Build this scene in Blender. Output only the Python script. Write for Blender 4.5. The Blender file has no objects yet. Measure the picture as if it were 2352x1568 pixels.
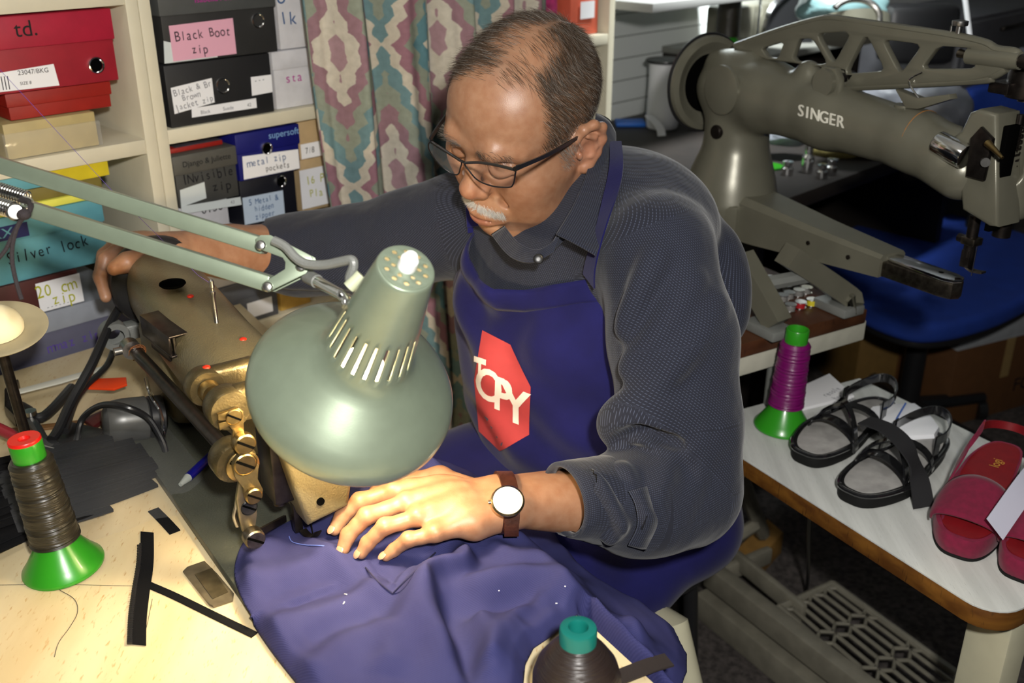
import bpy, bmesh, math, random
import numpy as np
from mathutils import Vector, Matrix
random.seed(7); np.random.seed(7)
SC = bpy.context.scene
COL = SC.collection
# ---------------------------------------------------------------- camera
F = 2350.0; TH = math.radians(24); H = 1.40
cT, sT = math.cos(TH), math.sin(TH)
cam = bpy.data.cameras.new('camera'); cam.sensor_width = 36; cam.lens = 36*F/2352
cam.clip_start = 0.02
camo = bpy.data.objects.new('camera', cam); COL.objects.link(camo)
camo.location = (0, 0, H); camo.rotation_euler = (math.pi/2-TH, 0, 0)
cam.dof.use_dof = True; cam.dof.focus_distance = 1.12; cam.dof.aperture_fstop = 6.3
SC.camera = camo
# ---------------------------------------------------------------- world, flash, exposure
SC.view_settings.view_transform = 'Standard'; SC.view_settings.look = 'None'
SC.view_settings.gamma = 1.0; SC.view_settings.exposure = 0.0
w = bpy.data.worlds.new('world'); SC.world = w; w.use_nodes = True
w.node_tree.nodes['Background'].inputs[0].default_value = (0.75, 0.85, 1.0, 1)
w.node_tree.nodes['Background'].inputs[1].default_value = 0.02
def area_light(name, loc, target, size, power, color, spread=180):
    l = bpy.data.lights.new(name, 'AREA'); l.shape = 'DISK'; l.size = size; l.energy = power; l.color = color
    o = bpy.data.objects.new(name, l); COL.objects.link(o); o.location = loc
    o.rotation_euler = (Vector(target)-Vector(loc)).to_track_quat('-Z', 'Y').to_euler(); l.spread = math.radians(spread); return o
area_light('camera_flash', (0.09, -0.06, 1.55), (0.0, 1.3, 0.95), 0.06, 21, (1.0, 0.97, 0.92))
area_light('overhead_fill', (-0.5, 0.5, 2.3), (-0.2, 1.3, 0.8), 0.6, 3, (1.0, 0.97, 0.90))  # added fill with no visible source, lifts the shadows from overhead
area_light('rear_wall_fill', (0.80, 2.30, 2.4), (0.42, 2.95, 1.1), 0.35, 26, (0.95, 1.0, 1.0), 62)  # unseen fill added to brighten the boarded wall
# ---------------------------------------------------------------- pixel <-> world measuring helpers
def pt(px, py, d):
    a = (px-1176)/F; b = (784-py)/F
    return np.array((d*a, d*(cT+b*sT), H+d*(-sT+b*cT)))
def onz(px, py, z):
    b = (784-py)/F
    return pt(px, py, (H-z)/(sT-b*cT))
def proj(p):
    x, y, z = p
    d = y*cT-(z-H)*sT; u = (y*sT+(z-H)*cT)/d
    return 1176+F*x/d, 784-F*u, d
def nrm(v):
    v = np.asarray(v, float); return v/np.linalg.norm(v)
A3 = lambda *a: np.array(a, float)
class Fr:                                   # a frame: origin + rotation (columns ex, ey, ez)
    def __init__(s, o=(0, 0, 0), ex=(1, 0, 0), ey=(0, 1, 0), ez=None):
        ex = np.asarray(ex, float); ey = np.asarray(ey, float)
        ez = np.cross(ex, ey) if ez is None else np.asarray(ez, float)
        s.o = np.asarray(o, float); s.R = np.stack([ex, ey, ez], 1)
    def __call__(s, p): return np.asarray(p, float) @ s.R.T + s.o
    def sub(s, o, ex=(1, 0, 0), ey=(0, 1, 0)):
        return Fr(s(np.asarray(o, float)), s.R @ np.asarray(ex, float), s.R @ np.asarray(ey, float))
    def inv(s, p): return (np.asarray(p, float)-s.o) @ s.R
def rotz(a): return Fr((0, 0, 0), (math.cos(a), math.sin(a), 0), (-math.sin(a), math.cos(a), 0))
WORLD = Fr()
def catmull(P, n=8, closed=False):
    P = [np.asarray(p, float) for p in P]
    out = []
    m = len(P)
    rng = range(m if closed else m-1)
    for i in rng:
        if closed: p0, p1, p2, p3 = P[i-1], P[i], P[(i+1) % m], P[(i+2) % m]
        else: p0, p1, p2, p3 = P[max(i-1, 0)], P[i], P[i+1], P[min(i+2, m-1)]
        for k in range(n):
            t = k/n
            out.append(.5*((2*p1)+(-p0+p2)*t+(2*p0-5*p1+4*p2-p3)*t*t+(-p0+3*p1-3*p2+p3)*t**3))
    if not closed: out.append(P[-1])
    return np.array(out)
_text_cache = {}
def text_geo(s, size, bold=0):
    key = (s, bold)
    if key not in _text_cache:
        c = bpy.data.curves.new('t', 'FONT'); c.body = s; c.size = 1; c.align_x = 'CENTER'; c.align_y = 'CENTER'; c.resolution_u = 4; c.offset = bold
        o = bpy.data.objects.new('t', c); COL.objects.link(o)
        dg = bpy.context.evaluated_depsgraph_get(); me = bpy.data.meshes.new_from_object(o.evaluated_get(dg))
        v = np.array([x.co[:] for x in me.vertices]); f = [list(p.vertices) for p in me.polygons]
        bpy.data.objects.remove(o); bpy.data.curves.remove(c); bpy.data.meshes.remove(me)
        _text_cache[key] = (v, f)
    v, f = _text_cache[key]; return v*size, f
class M:                                    # collects shapes and links them as ONE mesh object
    def __init__(s, fr=None): s.v = []; s.f = []; s.mi = []; s.n = 0; s.fr = fr; s.mat = 0; s.uv = None
    def add(s, v, f, fr=None):
        v = np.asarray(v, float)
        if fr is not None: v = fr(v)
        if s.fr is not None: v = s.fr(v)
        s.v.append(v); n = s.n
        for q in f: s.f.append([i+n for i in q])
        s.mi += [s.mat]*len(f); s.n += len(v); return s
    def box(s, lo, hi, bev=0.0, fr=None, seg=2):
        lo = np.asarray(lo, float); hi = np.asarray(hi, float)
        lo, hi = np.minimum(lo, hi), np.maximum(lo, hi)
        bm = bmesh.new(); bmesh.ops.create_cube(bm, size=1)
        for v in bm.verts: v.co = Vector(((lo+hi)/2+np.array(v.co)*(hi-lo)))
        if bev > 0: bmesh.ops.bevel(bm, geom=bm.edges[:], offset=bev, segments=seg, profile=.5, affect='EDGES')
        s.bm(bm, fr); return s
    def bm(s, bm, fr=None):
        bm.verts.index_update()
        v = [x.co[:] for x in bm.verts]; f = [[x.index for x in p.verts] for p in bm.faces]
        bm.free(); s.add(v, f, fr); return s
    def lathe(s, prof, o=(0, 0, 0), ax=(0, 0, 1), n=32, fr=None, close=True):
        # prof: list of (radius, height along axis)
        ax = nrm(ax); h = A3(1, 0, 0) if abs(ax[0]) < .9 else A3(0, 1, 0)
        e1 = nrm(np.cross(ax, h)); e2 = np.cross(ax, e1); o = np.asarray(o, float)
        v = []; f = []
        for (r, z) in prof:
            for k in range(n):
                a = 2*math.pi*k/n; v.append(o+ax*z+r*(math.cos(a)*e1+math.sin(a)*e2))
        for i in range(len(prof)-1):
            for k in range(n):
                f.append((i*n+k, i*n+(k+1) % n, (i+1)*n+(k+1) % n, (i+1)*n+k))
        if close:
            if prof[0][0] > 1e-6: f.append(tuple(range(n))[::-1])
            if prof[-1][0] > 1e-6: f.append(tuple((len(prof)-1)*n+k for k in range(n)))
        s.add(v, f, fr); return s
    def cyl(s, p0, p1, r0, r1=None, n=20, fr=None, bev=0):
        p0 = np.asarray(p0, float); p1 = np.asarray(p1, float); L = np.linalg.norm(p1-p0); r1 = r0 if r1 is None else r1
        pr = [(r0, 0), (r1, L)] if not bev else [(r0-bev, 0), (r0-.3*bev, .3*bev), (r0, bev), (r1, L-bev), (r1-.3*bev, L-.3*bev), (r1-bev, L)]
        return s.lathe(pr, p0, p1-p0, n, fr)
    def tube(s, P, r, n=8, fr=None, closed=False, caps=True, flat=None, up=None):
        P = np.asarray(P, float); m = len(P); r = np.broadcast_to(np.asarray(r, float), (m,))
        T = np.gradient(P, axis=0) if not closed else np.roll(P, -1, 0)-np.roll(P, 1, 0)
        T /= np.linalg.norm(T, axis=1)[:, None]+1e-12
        h = np.asarray(up, float) if up is not None else (A3(0, 0, 1) if abs(T[0][2]) < .9 else A3(1, 0, 0))
        e = nrm(np.cross(T[0], h)); v = []
        fl = 1 if flat is None else flat
        for i in range(m):
            if up is not None: e = nrm(np.cross(T[i], h))
            else: e = nrm(e-T[i]*np.dot(e, T[i]))
            g = np.cross(T[i], e)
            for k in range(n):
                a = 2*math.pi*k/n; v.append(P[i]+r[i]*(math.cos(a)*e+math.sin(a)*g*fl))
        f = []
        for i in range(m if closed else m-1):
            j = (i+1) % m
            for k in range(n): f.append((i*n+k, i*n+(k+1) % n, j*n+(k+1) % n, j*n+k))
        if caps and not closed: f.append(tuple(range(n))[::-1]); f.append(tuple((m-1)*n+k for k in range(n)))
        s.add(v, f, fr); return s
    def ribbon(s, P, W, th, fr=None):       # flat band: centreline P, half-width vectors W, thickness along the normal
        P = np.asarray(P, float); W = np.broadcast_to(np.asarray(W, float), P.shape); m = len(P)
        T = np.gradient(P, axis=0); N = np.cross(T, W); N /= np.linalg.norm(N, axis=1)[:, None]+1e-12
        v = np.concatenate([np.stack([P[i]-W[i]-N[i]*th/2, P[i]+W[i]-N[i]*th/2, P[i]+W[i]+N[i]*th/2, P[i]-W[i]+N[i]*th/2]) for i in range(m)])
        f = [(0, 3, 2, 1), tuple(4*(m-1)+k for k in range(4))]
        for i in range(m-1):
            for k in range(4): f.append((4*i+k, 4*i+(k+1) % 4, 4*i+4+(k+1) % 4, 4*i+4+k))
        s.add(v, f, fr); return s
    def sphere(s, c, r, n=20, fr=None, R=None):
        r = np.broadcast_to(np.asarray(r, float), (3,)); v = []; f = []; m = max(6, n//2)
        for i in range(1, m):
            a = math.pi*i/m
            for k in range(n):
                b = 2*math.pi*k/n; v.append((math.sin(a)*math.cos(b), math.sin(a)*math.sin(b), math.cos(a)))
        v.append((0, 0, 1)); v.append((0, 0, -1)); v = np.array(v)*r
        if R is not None: v = v @ np.asarray(R).T
        v = v+np.asarray(c, float); t = len(v)-2
        for i in range(m-2):
            for k in range(n): f.append((i*n+k, (i+1)*n+k, (i+1)*n+(k+1) % n, i*n+(k+1) % n))
        for k in range(n): f.append((t, k, (k+1) % n)); f.append((t+1, (m-2)*n+(k+1) % n, (m-2)*n+k))
        s.add(v, f, fr); return s
    def prism(s, poly, z0, z1, fr=None, bev=0, holes=(), seg=2):   # outline in the frame's xy, extruded along its z; holes allowed
        c = bpy.data.curves.new('c', 'CURVE'); c.dimensions = '2D'; c.fill_mode = 'BOTH'
        for P in [poly]+list(holes):
            sp = c.splines.new('POLY'); sp.points.add(len(P)-1); sp.use_cyclic_u = True
            for q, p in zip(sp.points, P): q.co = (p[0], p[1], 0, 1)
        c.extrude = abs(z1-z0)/2-bev; c.bevel_depth = bev; c.bevel_resolution = seg-1; c.offset = -bev
        o = bpy.data.objects.new('c', c); COL.objects.link(o)
        dg = bpy.context.evaluated_depsgraph_get(); me = bpy.data.meshes.new_from_object(o.evaluated_get(dg))
        bm = bmesh.new(); bm.from_mesh(me); bmesh.ops.remove_doubles(bm, verts=bm.verts[:], dist=1e-6)
        for v in bm.verts: v.co.z += (z0+z1)/2
        bpy.data.objects.remove(o); bpy.data.curves.remove(c); bpy.data.meshes.remove(me)
        return s.bm(bm, fr)
    def text(s, t, size, fr, sx=1.0):
        v, f = text_geo(t, size); v = v*np.array([sx, 1, 1]); s.add(v, f, fr); return s
    def hand(s, t, size, fr, seed=1, sx=1.0):                      # hand-lettered: each character set a little apart and askew
        rd = random.Random(seed); x = 0
        for line_i, line in enumerate(t.split('\n')):
            n = len(line); w_ = .58*size*sx
            for i, ch in enumerate(line):
                if ch == ' ': continue
                v, f = text_geo(ch, size*rd.uniform(.92, 1.12)); a = rd.uniform(-.12, .12)
                v = v*np.array([sx, 1, 1]); v = v @ np.array([[math.cos(a), math.sin(a), 0], [-math.sin(a), math.cos(a), 0], [0, 0, 1]])
                v = v+np.array([(i-(n-1)/2)*w_, -line_i*size*1.15+rd.uniform(-.06, .06)*size, 0]); s.add(v, f, fr)
        return s
    def build(s, name, mats, parent=None, label=None, cat=None, group=None, kind=None, ang=35, smooth=True, loc=None):
        V_ = np.concatenate(s.v) if s.v else np.zeros((0, 3))
        if parent is not None: o_ = np.array(parent['_o']); 
        elif loc is not None: o_ = np.asarray(loc, float)
        else: o_ = A3((V_[:, 0].min()+V_[:, 0].max())/2, (V_[:, 1].min()+V_[:, 1].max())/2, V_[:, 2].min())
        me = bpy.data.meshes.new(name); me.from_pydata((V_-o_).tolist(), [], s.f)
        mats = mats if isinstance(mats, (list, tuple)) else [mats]
        for m_ in mats: me.materials.append(m_)
        me.polygons.foreach_set('material_index', s.mi)
        me.polygons.foreach_set('use_smooth', [smooth]*len(s.f))
        bm = bmesh.new(); bm.from_mesh(me); bmesh.ops.recalc_face_normals(bm, faces=bm.faces[:]); bm.to_mesh(me); bm.free()
        if smooth: me.set_sharp_from_angle(angle=math.radians(ang))
        return link(name, me, o_, parent, label, cat, group, kind)
def link(name, me, o_, parent=None, label=None, cat=None, group=None, kind=None):
    ob = bpy.data.objects.new(name, me); COL.objects.link(ob)
    if parent is not None:
        ob.parent = parent; ob['_o'] = list(parent['_o'])
    else:
        ob.location = o_; ob['_o'] = [float(x) for x in o_]
    tag(ob, label, cat, group, kind); return ob
def tag(o, label=None, cat=None, group=None, kind=None):
    if label: o['label'] = label
    if cat: o['category'] = cat
    if group: o['group'] = group
    if kind: o['kind'] = kind
    return o
def thing(name, loc, label, cat, group=None):
    o = bpy.data.objects.new(name, None); COL.objects.link(o); o.location = loc; o.empty_display_size = .05
    o['_o'] = [float(x) for x in loc]; return tag(o, label, cat, group)
def copy_tree(o, parent=None):
    c = o.copy(); COL.objects.link(c)
    if parent is not None: c.parent = parent
    for ch in list(o.children): copy_tree(ch, c)
    return c
# ---------------------------------------------------------------- materials
def mat(name, col, rough=.5, metal=0., noise=0., nscale=40, bump=0., bscale=200, col2=None, coat=0., spec=.5, emit=None, estr=0, sss=0., ssc=None,
        coord='Object', alpha=1., trans=0., sheen=0., stretch=None, detail=3, aniso=None):
    m = bpy.data.materials.new(name); m.use_nodes = True; nt = m.node_tree; N = nt.nodes; b = N['Principled BSDF']
    b.inputs['Base Color'].default_value = (*col, 1); b.inputs['Roughness'].default_value = rough; b.inputs['Metallic'].default_value = metal
    b.inputs['Specular IOR Level'].default_value = spec; b.inputs['Coat Weight'].default_value = coat; b.inputs['Coat Roughness'].default_value = .1
    b.inputs['Alpha'].default_value = alpha; b.inputs['Transmission Weight'].default_value = trans; b.inputs['Sheen Weight'].default_value = sheen
    if emit: b.inputs['Emission Color'].default_value = (*emit, 1); b.inputs['Emission Strength'].default_value = estr
    if sss: b.inputs['Subsurface Weight'].default_value = sss; b.inputs['Subsurface Radius'].default_value = ssc or (.01, .004, .002); b.inputs['Subsurface Scale'].default_value = 1
    if noise or bump:
        tc = N.new('ShaderNodeTexCoord'); src = tc.outputs[coord]
        if stretch:
            mp = N.new('ShaderNodeMapping'); mp.inputs['Scale'].default_value = stretch; nt.links.new(src, mp.inputs[0]); src = mp.outputs[0]
        if noise or col2:
            n = N.new('ShaderNodeTexNoise'); n.inputs['Scale'].default_value = nscale; n.inputs['Detail'].default_value = detail; nt.links.new(src, n.inputs['Vector'])
            mx = N.new('ShaderNodeMix'); mx.data_type = 'RGBA'
            c2 = col2 or tuple(c*(1-noise) for c in col)
            mx.inputs[6].default_value = (*col, 1); mx.inputs[7].default_value = (*c2, 1)
            rp = N.new('ShaderNodeMapRange'); rp.inputs[1].default_value = .35; rp.inputs[2].default_value = .65
            nt.links.new(n.outputs[0], rp.inputs[0]); nt.links.new(rp.outputs[0], mx.inputs[0]); nt.links.new(mx.outputs[2], b.inputs['Base Color'])
        if bump:
            n2 = N.new('ShaderNodeTexNoise'); n2.inputs['Scale'].default_value = bscale; n2.inputs['Detail'].default_value = 2; nt.links.new(src, n2.inputs['Vector'])
            bp = N.new('ShaderNodeBump'); bp.inputs['Strength'].default_value = bump; bp.inputs['Distance'].default_value = .001
            nt.links.new(n2.outputs[0], bp.inputs['Height']); nt.links.new(bp.outputs[0], b.inputs['Normal'])
    return m
def lin(r, g, b):                            # sRGB 0-255 -> linear
    return tuple((c/255/12.92 if c/255 <= .04045 else ((c/255+.055)/1.055)**2.4) for c in (r, g, b))
MT = {}
MT['black'] = mat('black_plastic', (.012, .012, .013), .35)
MT['blackcloth'] = mat('black_fabric', (.012, .012, .014), .8, bump=.5, bscale=1500)
MT['hole'] = mat('hole_shade_black', (.002, .002, .002), 1, spec=0)  # flat black put in for the shade inside holes, slots and gaps
MT['chrome'] = mat('chrome', (.8, .8, .8), .12, 1)
MT['steel'] = mat('steel', (.45, .44, .42), .3, 1, noise=.3, nscale=80)
MT['oldsteel'] = mat('worn_steel', (.22, .19, .15), .35, 1, noise=.5, nscale=120)
MT['brass'] = mat('brass', (.36, .26, .11), .33, 1, noise=.35, nscale=90)
MT['darksteel'] = mat('dark_steel', (.06, .05, .045), .35, .9, noise=.4, nscale=90)
MT['white'] = mat('white_paper', lin(235, 235, 238), .7)
MT['ink'] = mat('black_ink', (.012, .012, .015), .8, spec=.1)
MT['greyink'] = mat('grey_ink', lin(120, 122, 130), .8, spec=.1)
MT['blueink'] = mat('blue_ink', lin(40, 80, 130), .8, spec=.1)
MT['purpleink'] = mat('purple_ink', lin(90, 70, 150), .8, spec=.1)
MT['yellowink'] = mat('yellow_ink', lin(175, 175, 30), .8, spec=.1)
MT['pinkink'] = mat('pink_ink', lin(170, 40, 140), .7, spec=.1)
def grid_obj(name, P, UV, mats, parent=None, label=None, cat=None, group=None, kind=None, solid=0, closed=False, mask=None):
    P = np.asarray(P, float); nu, nv = P.shape[:2]; v = P.reshape(-1, 3)
    if parent is not None: o_ = np.array(parent['_o'])
    else: o_ = A3((v[:, 0].min()+v[:, 0].max())/2, (v[:, 1].min()+v[:, 1].max())/2, v[:, 2].min())
    f = []
    for i in range(nu if closed else nu-1):
        for j in range(nv-1):
            if mask is not None and not mask[i, j]: continue
            i2 = (i+1) % nu; f.append((i*nv+j, i2*nv+j, i2*nv+j+1, i*nv+j+1))
    me = bpy.data.meshes.new(name); me.from_pydata((v-o_).tolist(), [], f)
    for m_ in (mats if isinstance(mats, (list, tuple)) else [mats]): me.materials.append(m_)
    me.polygons.foreach_set('use_smooth', [True]*len(f))
    if UV is not None:
        uv = np.asarray(UV, float).reshape(-1, 2); l = me.uv_layers.new(name='UVMap')
        idx = np.zeros(len(me.loops), int); me.loops.foreach_get('vertex_index', idx); l.data.foreach_set('uv', uv[idx].ravel())
    ob = link(name, me, o_, parent, label, cat, group, kind)
    if solid:
        md = ob.modifiers.new('s', 'SOLIDIFY'); md.thickness = solid; md.offset = -1
    return ob
def fnoise(x, y, s=1., seed=0):              # cheap smooth noise
    r = np.random.RandomState(seed); o = 0
    for k in range(6):
        a = r.uniform(0, 6.28); fq = s*r.uniform(.5, 1.6); o = o+np.sin((x*math.cos(a)+y*math.sin(a))*fq+r.uniform(0, 6.28))
    return o/6
# ================================================================ ROOM
MT['carpet'] = mat('carpet', (.085, .072, .067), .95, noise=.65, nscale=85, bump=.8, bscale=400, detail=5)
MT['wallwhite'] = mat('painted_boards', lin(228, 232, 230), .6)
nt = MT['wallwhite'].node_tree; N_ = nt.nodes; b_ = N_['Principled BSDF']
tc = N_.new('ShaderNodeTexCoord'); sx = N_.new('ShaderNodeSeparateXYZ'); nt.links.new(tc.outputs['Object'], sx.inputs[0])
m1 = N_.new('ShaderNodeMath'); m1.operation = 'MODULO'; m1.inputs[1].default_value = .06; nt.links.new(sx.outputs[2], m1.inputs[0])
m2 = N_.new('ShaderNodeMath'); m2.operation = 'LESS_THAN'; m2.inputs[1].default_value = .003; nt.links.new(m1.outputs[0], m2.inputs[0])
mx = N_.new('ShaderNodeMix'); mx.data_type = 'RGBA'; mx.inputs[6].default_value = (*lin(228, 232, 230), 1); mx.inputs[7].default_value = (*lin(120, 125, 120), 1)
nt.links.new(m2.outputs[0], mx.inputs[0]); nt.links.new(mx.outputs[2], b_.inputs['Base Color'])
MT['wallplain'] = mat('plain_wall', (.25, .25, .24), .8, noise=.1, nscale=4)
MT['ceil'] = mat('ceiling_paint', (.6, .6, .58), .9, noise=.05, nscale=3)
P0 = pt(516, 100, 1.6); s45 = math.sqrt(.5)
WF = Fr((P0[0], P0[1], 0), (s45, s45, 0), (-s45, s45, 0))          # shelf wall frame: x along, y into the wall, z up
M().box((-4, -2.5, -.1), (5.5, 7.2, 0)).build('floor', MT['carpet'], kind='structure')
M().box((-4, -2.5, 2.5), (5.5, 7.2, 2.6)).build('ceiling', MT['ceil'], kind='structure')
M(WF).box((-2.3, .36, 0), (5.2, .46, 2.5)).build('wall_left', MT['wallwhite'], kind='structure')
M(WF).box((5.2, -5.0, 0), (5.3, .46, 2.5)).build('wall_back', MT['wallplain'], kind='structure')
# ---------------------------------------------------------------- shelving unit
MT['laminate'] = mat('cream_laminate', lin(214, 207, 184), .45, noise=.04, nscale=30)
T_ = lambda px, py, off=0: (lambda p: (p[0], p[1]))(WF.inv(wallpt(px, py, off))[[0, 2]])
def wallpt(px, py, off=0):
    n = WF.R[:, 1]; q = WF(A3(0, off, 0)); r = pt(px, py, 1.)-A3(0, 0, H)
    return A3(0, 0, H)+r*(np.dot(q-A3(0, 0, H), n)/np.dot(r, n))
shelf = thing('shelving_unit', WF(A3(.2, .17, 0)), 'tall cream laminate open shelving unit packed with shoe boxes behind the curtain', 'shelving')
DEP = .35
for t0, t1 in ((-.533, -.515), (-.152, -.1335), (-.1325, -.114), (.205, .223), (.56, .578), (.934, .953)):
    M(WF).box((t0, 0, 0), (t1, DEP, 1.95), .0012).build('upright', MT['laminate'], shelf)
for t0, t1, zs in ((-.5149, -.1521, (.42, .72-.02, 1.048, 1.265, 1.6)), (-.1139, .2049, (.42, .70, 1.056, 1.34, 1.6)), (.2231, .5599, (.42, .7, 1.056, 1.34)), (.5781, .9339, (.42, .7, 1.105, 1.40))):
    for z in zs:
        M(WF).box((t0, .001, z-.022), (t1, DEP, z), .0012).build('shelf', MT['laminate'], shelf)
M(WF).box((-.533, DEP+.0005, 0), (.953, DEP+.006, 1.95)).build('back_panel', MT['laminate'], shelf)
# ---------------------------------------------------------------- shoe boxes
def cardb(name, rgb, rough=.55, noise=.12): return mat(name, lin(*rgb), rough, noise=noise, nscale=35)
def quad_label(parent, name, tz, m_, off, lines=(), th=.0006, seed=0):
    # a paper label on a box front: tz four (t,z) corners ll, lr, ur, ul; off = y of the face; lines = (text, size, u, v, material, hand?, sx)
    P = [A3(t, off-.0008, z) for t, z in tz]; n = A3(0, -th, 0)
    mb = M(WF); mb.add([*P, *[p+n for p in P]], [(0, 1, 2, 3), (7, 6, 5, 4), (0, 4, 5, 1), (1, 5, 6, 2), (2, 6, 7, 3), (3, 7, 4, 0)])
    o = mb.build(name, m_, parent, smooth=False)
    letter(o, P, off-.0008-th, lines, seed); return o
def letter(parent, P, y, lines, seed=0):
    P = [np.asarray(p, float) for p in P]
    ex = nrm(P[1]-P[0]); ez = nrm(np.cross(ex, A3(0, 1, 0))); ez = ez if ez[2] > 0 else -ez
    for k, (s, size, u, v, m_, hw, sx) in enumerate(lines):
        o = (P[0]*(1-u)+P[1]*u)*(1-v)+(P[3]*(1-u)+P[2]*u)*v; o[1] = y-.0004
        fr = WF.sub(o, ex, ez); mb = M()
        if hw: mb.hand(s, size, fr, seed+k, sx)
        else: mb.text(s, size, fr, sx)
        mb.build('lettering', m_, parent, smooth=False)
def shoe_box(name, label, t0, t1, z0, z1, body, lid=None, lid_h=.03, y0=.006, depth=.3, group='shoe boxes on the shelving', tilt=0, cat='box', lidm=None):
    root = thing(name, WF(A3((t0+t1)/2, y0+depth/2, z0)), label, cat, group)
    zb = z1-.002 if lid else z1
    M(WF).box((t0+.0025, y0+.0025, z0), (t1-.0025, y0+depth, zb), .0015).build('body', body, root)
    if lid: M(WF).box((t0, y0, z1-lid_h), (t1, y0+depth+.002, z1), .002).build('lid', lid, root)
    return root
def ring(parent, t, z, r, y=.008, name='finger_ring'):
    o = WF(A3(t, y, z)); ax = WF.R[:, 1]
    rg = M().lathe([(r*.72, -.0022), (r*.8, -.0034), (r*.92, -.003), (r, -.0012), (r, .001), (r*.72, .001)], o, ax, 32, close=False).build(name, MT['chrome'], parent)
    M().lathe([(0.0001, -.0006), (r*.74, -.0006), (r*.74, .0008), (.0001, .0008)], o, ax, 24).build('hole', MT['hole'], rg)
def zt(px, py): return T_(px, py)
C = {}
for k, v in dict(red=(150, 22, 40), redlid=(165, 20, 50), red2=(150, 25, 15), tan=(178, 160, 110), yellow=(205, 185, 20), teal=(95, 160, 172), navy=(14, 22, 90), brown=(78, 34, 30),
                 lilac=(92, 92, 112), lilaclid=(150, 155, 165), grey=(74, 76, 76), grey2=(44, 44, 44), black=(30, 30, 32), dgrey=(84, 82, 76), dgrey2=(66, 66, 64), blue=(8, 14, 105),
                 darknavy=(13, 14, 26), kraft=(186, 160, 120), offwhite=(205, 205, 210), olive=(120, 108, 50), wrap=(150, 125, 60), midgrey=(90, 92, 98)).items(): C[k] = cardb('card_'+k, v)
Wp, INK = MT['white'], MT['ink']
MT['pinkpaper'] = mat('pink_paper', lin(222, 165, 185), .7); MT['greypaper'] = mat('grey_paper', lin(205, 212, 212), .7)
# -- left column, upper shelf
a = shoe_box('shoe_box', 'crimson lidded shoe box with steel finger ring, top of the left stack', -.385, -.172, 1.139, 1.240, C['red'], C['redlid'], .043)
ring(a, *zt(226, 151), .0125)
quad_label(a, 'paper_label', [(-.345, 1.137+.006), (-.263, 1.142), (-.266, 1.172), (-.345, 1.168)], Wp, .0085, [('23047/BKG', .009, .62, .8, INK, 0, 1), ('SIZE 8', .006, .45, .3, INK, 0, 1), ('|||', .02, .12, .5, INK, 0, .8)])
letter(a.children[1], [A3(-.345, 0, 1.205), A3(-.25, 0, 1.205), A3(-.25, 0, 1.235), A3(-.345, 0, 1.235)], .0055, [('td.', .03, .52, .55, MT['black'], 0, 1)])
shoe_box('shoe_box', 'flat dark red box squeezed beneath the crimson shoe box', -.335, -.183, 1.0995, 1.1375, C['red2'], C['red2'], .02, y0=.02)
a = shoe_box('cardboard_box', 'tan cardboard box wrapped in clear film on the upper left shelf', -.352, -.216, 1.0492, 1.0985, C['tan'], None, y0=.008)
MT['film'] = mat('clear_film', (.9, .9, .85), .08, trans=0, alpha=.14, bump=.4, bscale=60)
M(WF).box((-.354, .006, 1.0495), (-.214, .2, 1.0855), .002).build('plastic_wrap', MT['film'], a)
shoe_box('cardboard_box', 'grey box end at the far left of the upper shelf', -.44, -.372, 1.0492, 1.12, C['midgrey'], None, y0=.004)
# -- left column, below the shelf (from the desk up)
zz = [.7005, .790, .853, .862]
a = shoe_box('shoe_box', 'lilac grey lidded box at the bottom of the left stack', -.455, -.213, .7005, .820, C['lilac'], C['lilaclid'], .032, y0=.0)
letter(a.children[0], [A3(-.36, 0, .73), A3(-.25, 0, .73), A3(-.25, 0, .79), A3(-.36, 0, .79)], .002, [('mmaz zip', .022, .45, .55, MT['purpleink'], 1, .8)])
quad_label(a, 'paper_label', [(-.335, .722), (-.262, .722), (-.262, .738), (-.335, .738)], Wp, .0025, [('STUTTGART', .010, .5, .5, MT['greyink'], 0, 1)])
a = shoe_box('shoe_box', 'dark maroon box with yellow writing on its white label', -.46, -.285, .8205, .874, C['brown'], None, y0=.0)
quad_label(a, 'paper_label', [(-.352, .823), (-.2865, .823), (-.2865, .868), (-.352, .868)], Wp, .000, [('20 cm', .026, .42, .68, MT['yellowink'], 1, .8), ('zip', .026, .55, .30, MT['yellowink'], 1, .8), ('- - - - - -', .01, .4, .12, MT['greyink'], 0, 1)])
a = shoe_box('shoe_box', 'teal blue box lettered silver lock in black marker', -.46, -.232, .8745, .972, C['teal'], C['teal'], .036, y0=.004)
letter(a.children[0], [A3(zt(15, 600)[0], 0, zt(110, 610)[1]), A3(zt(212, 570)[0], 0, zt(110, 610)[1]), A3(zt(212, 570)[0], 0, zt(110, 545)[1]), A3(zt(15, 600)[0], 0, zt(110, 545)[1])], .006, [('Silver lock', .024, .5, .5, INK, 1, .78)])
quad_label(a, 'navy_band', [(-.46, .940), (-.345, .940), (-.345, .9605), (-.46, .9605)], C['navy'], .0035, [('XXX', .02, .6, .5, C['teal'], 0, 1.2)])
M(WF).box((-.457, .006, .9725), (-.238, .29, .984), .002).build('yellow_tray', mat('yellow_card', lin(225, 222, 90), .6, noise=.05), a)
a = shoe_box('shoe_box', 'khaki film wrapped box beneath the yellow topped box', -.455, -.222, .9845, 1.003, C['olive'], None, y0=.008)
a = shoe_box('shoe_box', 'yellow and teal box just under the upper left shelf', -.457, -.212, 1.0035, 1.0255, C['teal'], None, y0=.008)
quad_label(a, 'yellow_print', [(-.29, 1.0037), (-.2125, 1.0037), (-.2125, 1.0252), (-.30, 1.0252)], C['yellow'], .0085)
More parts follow.
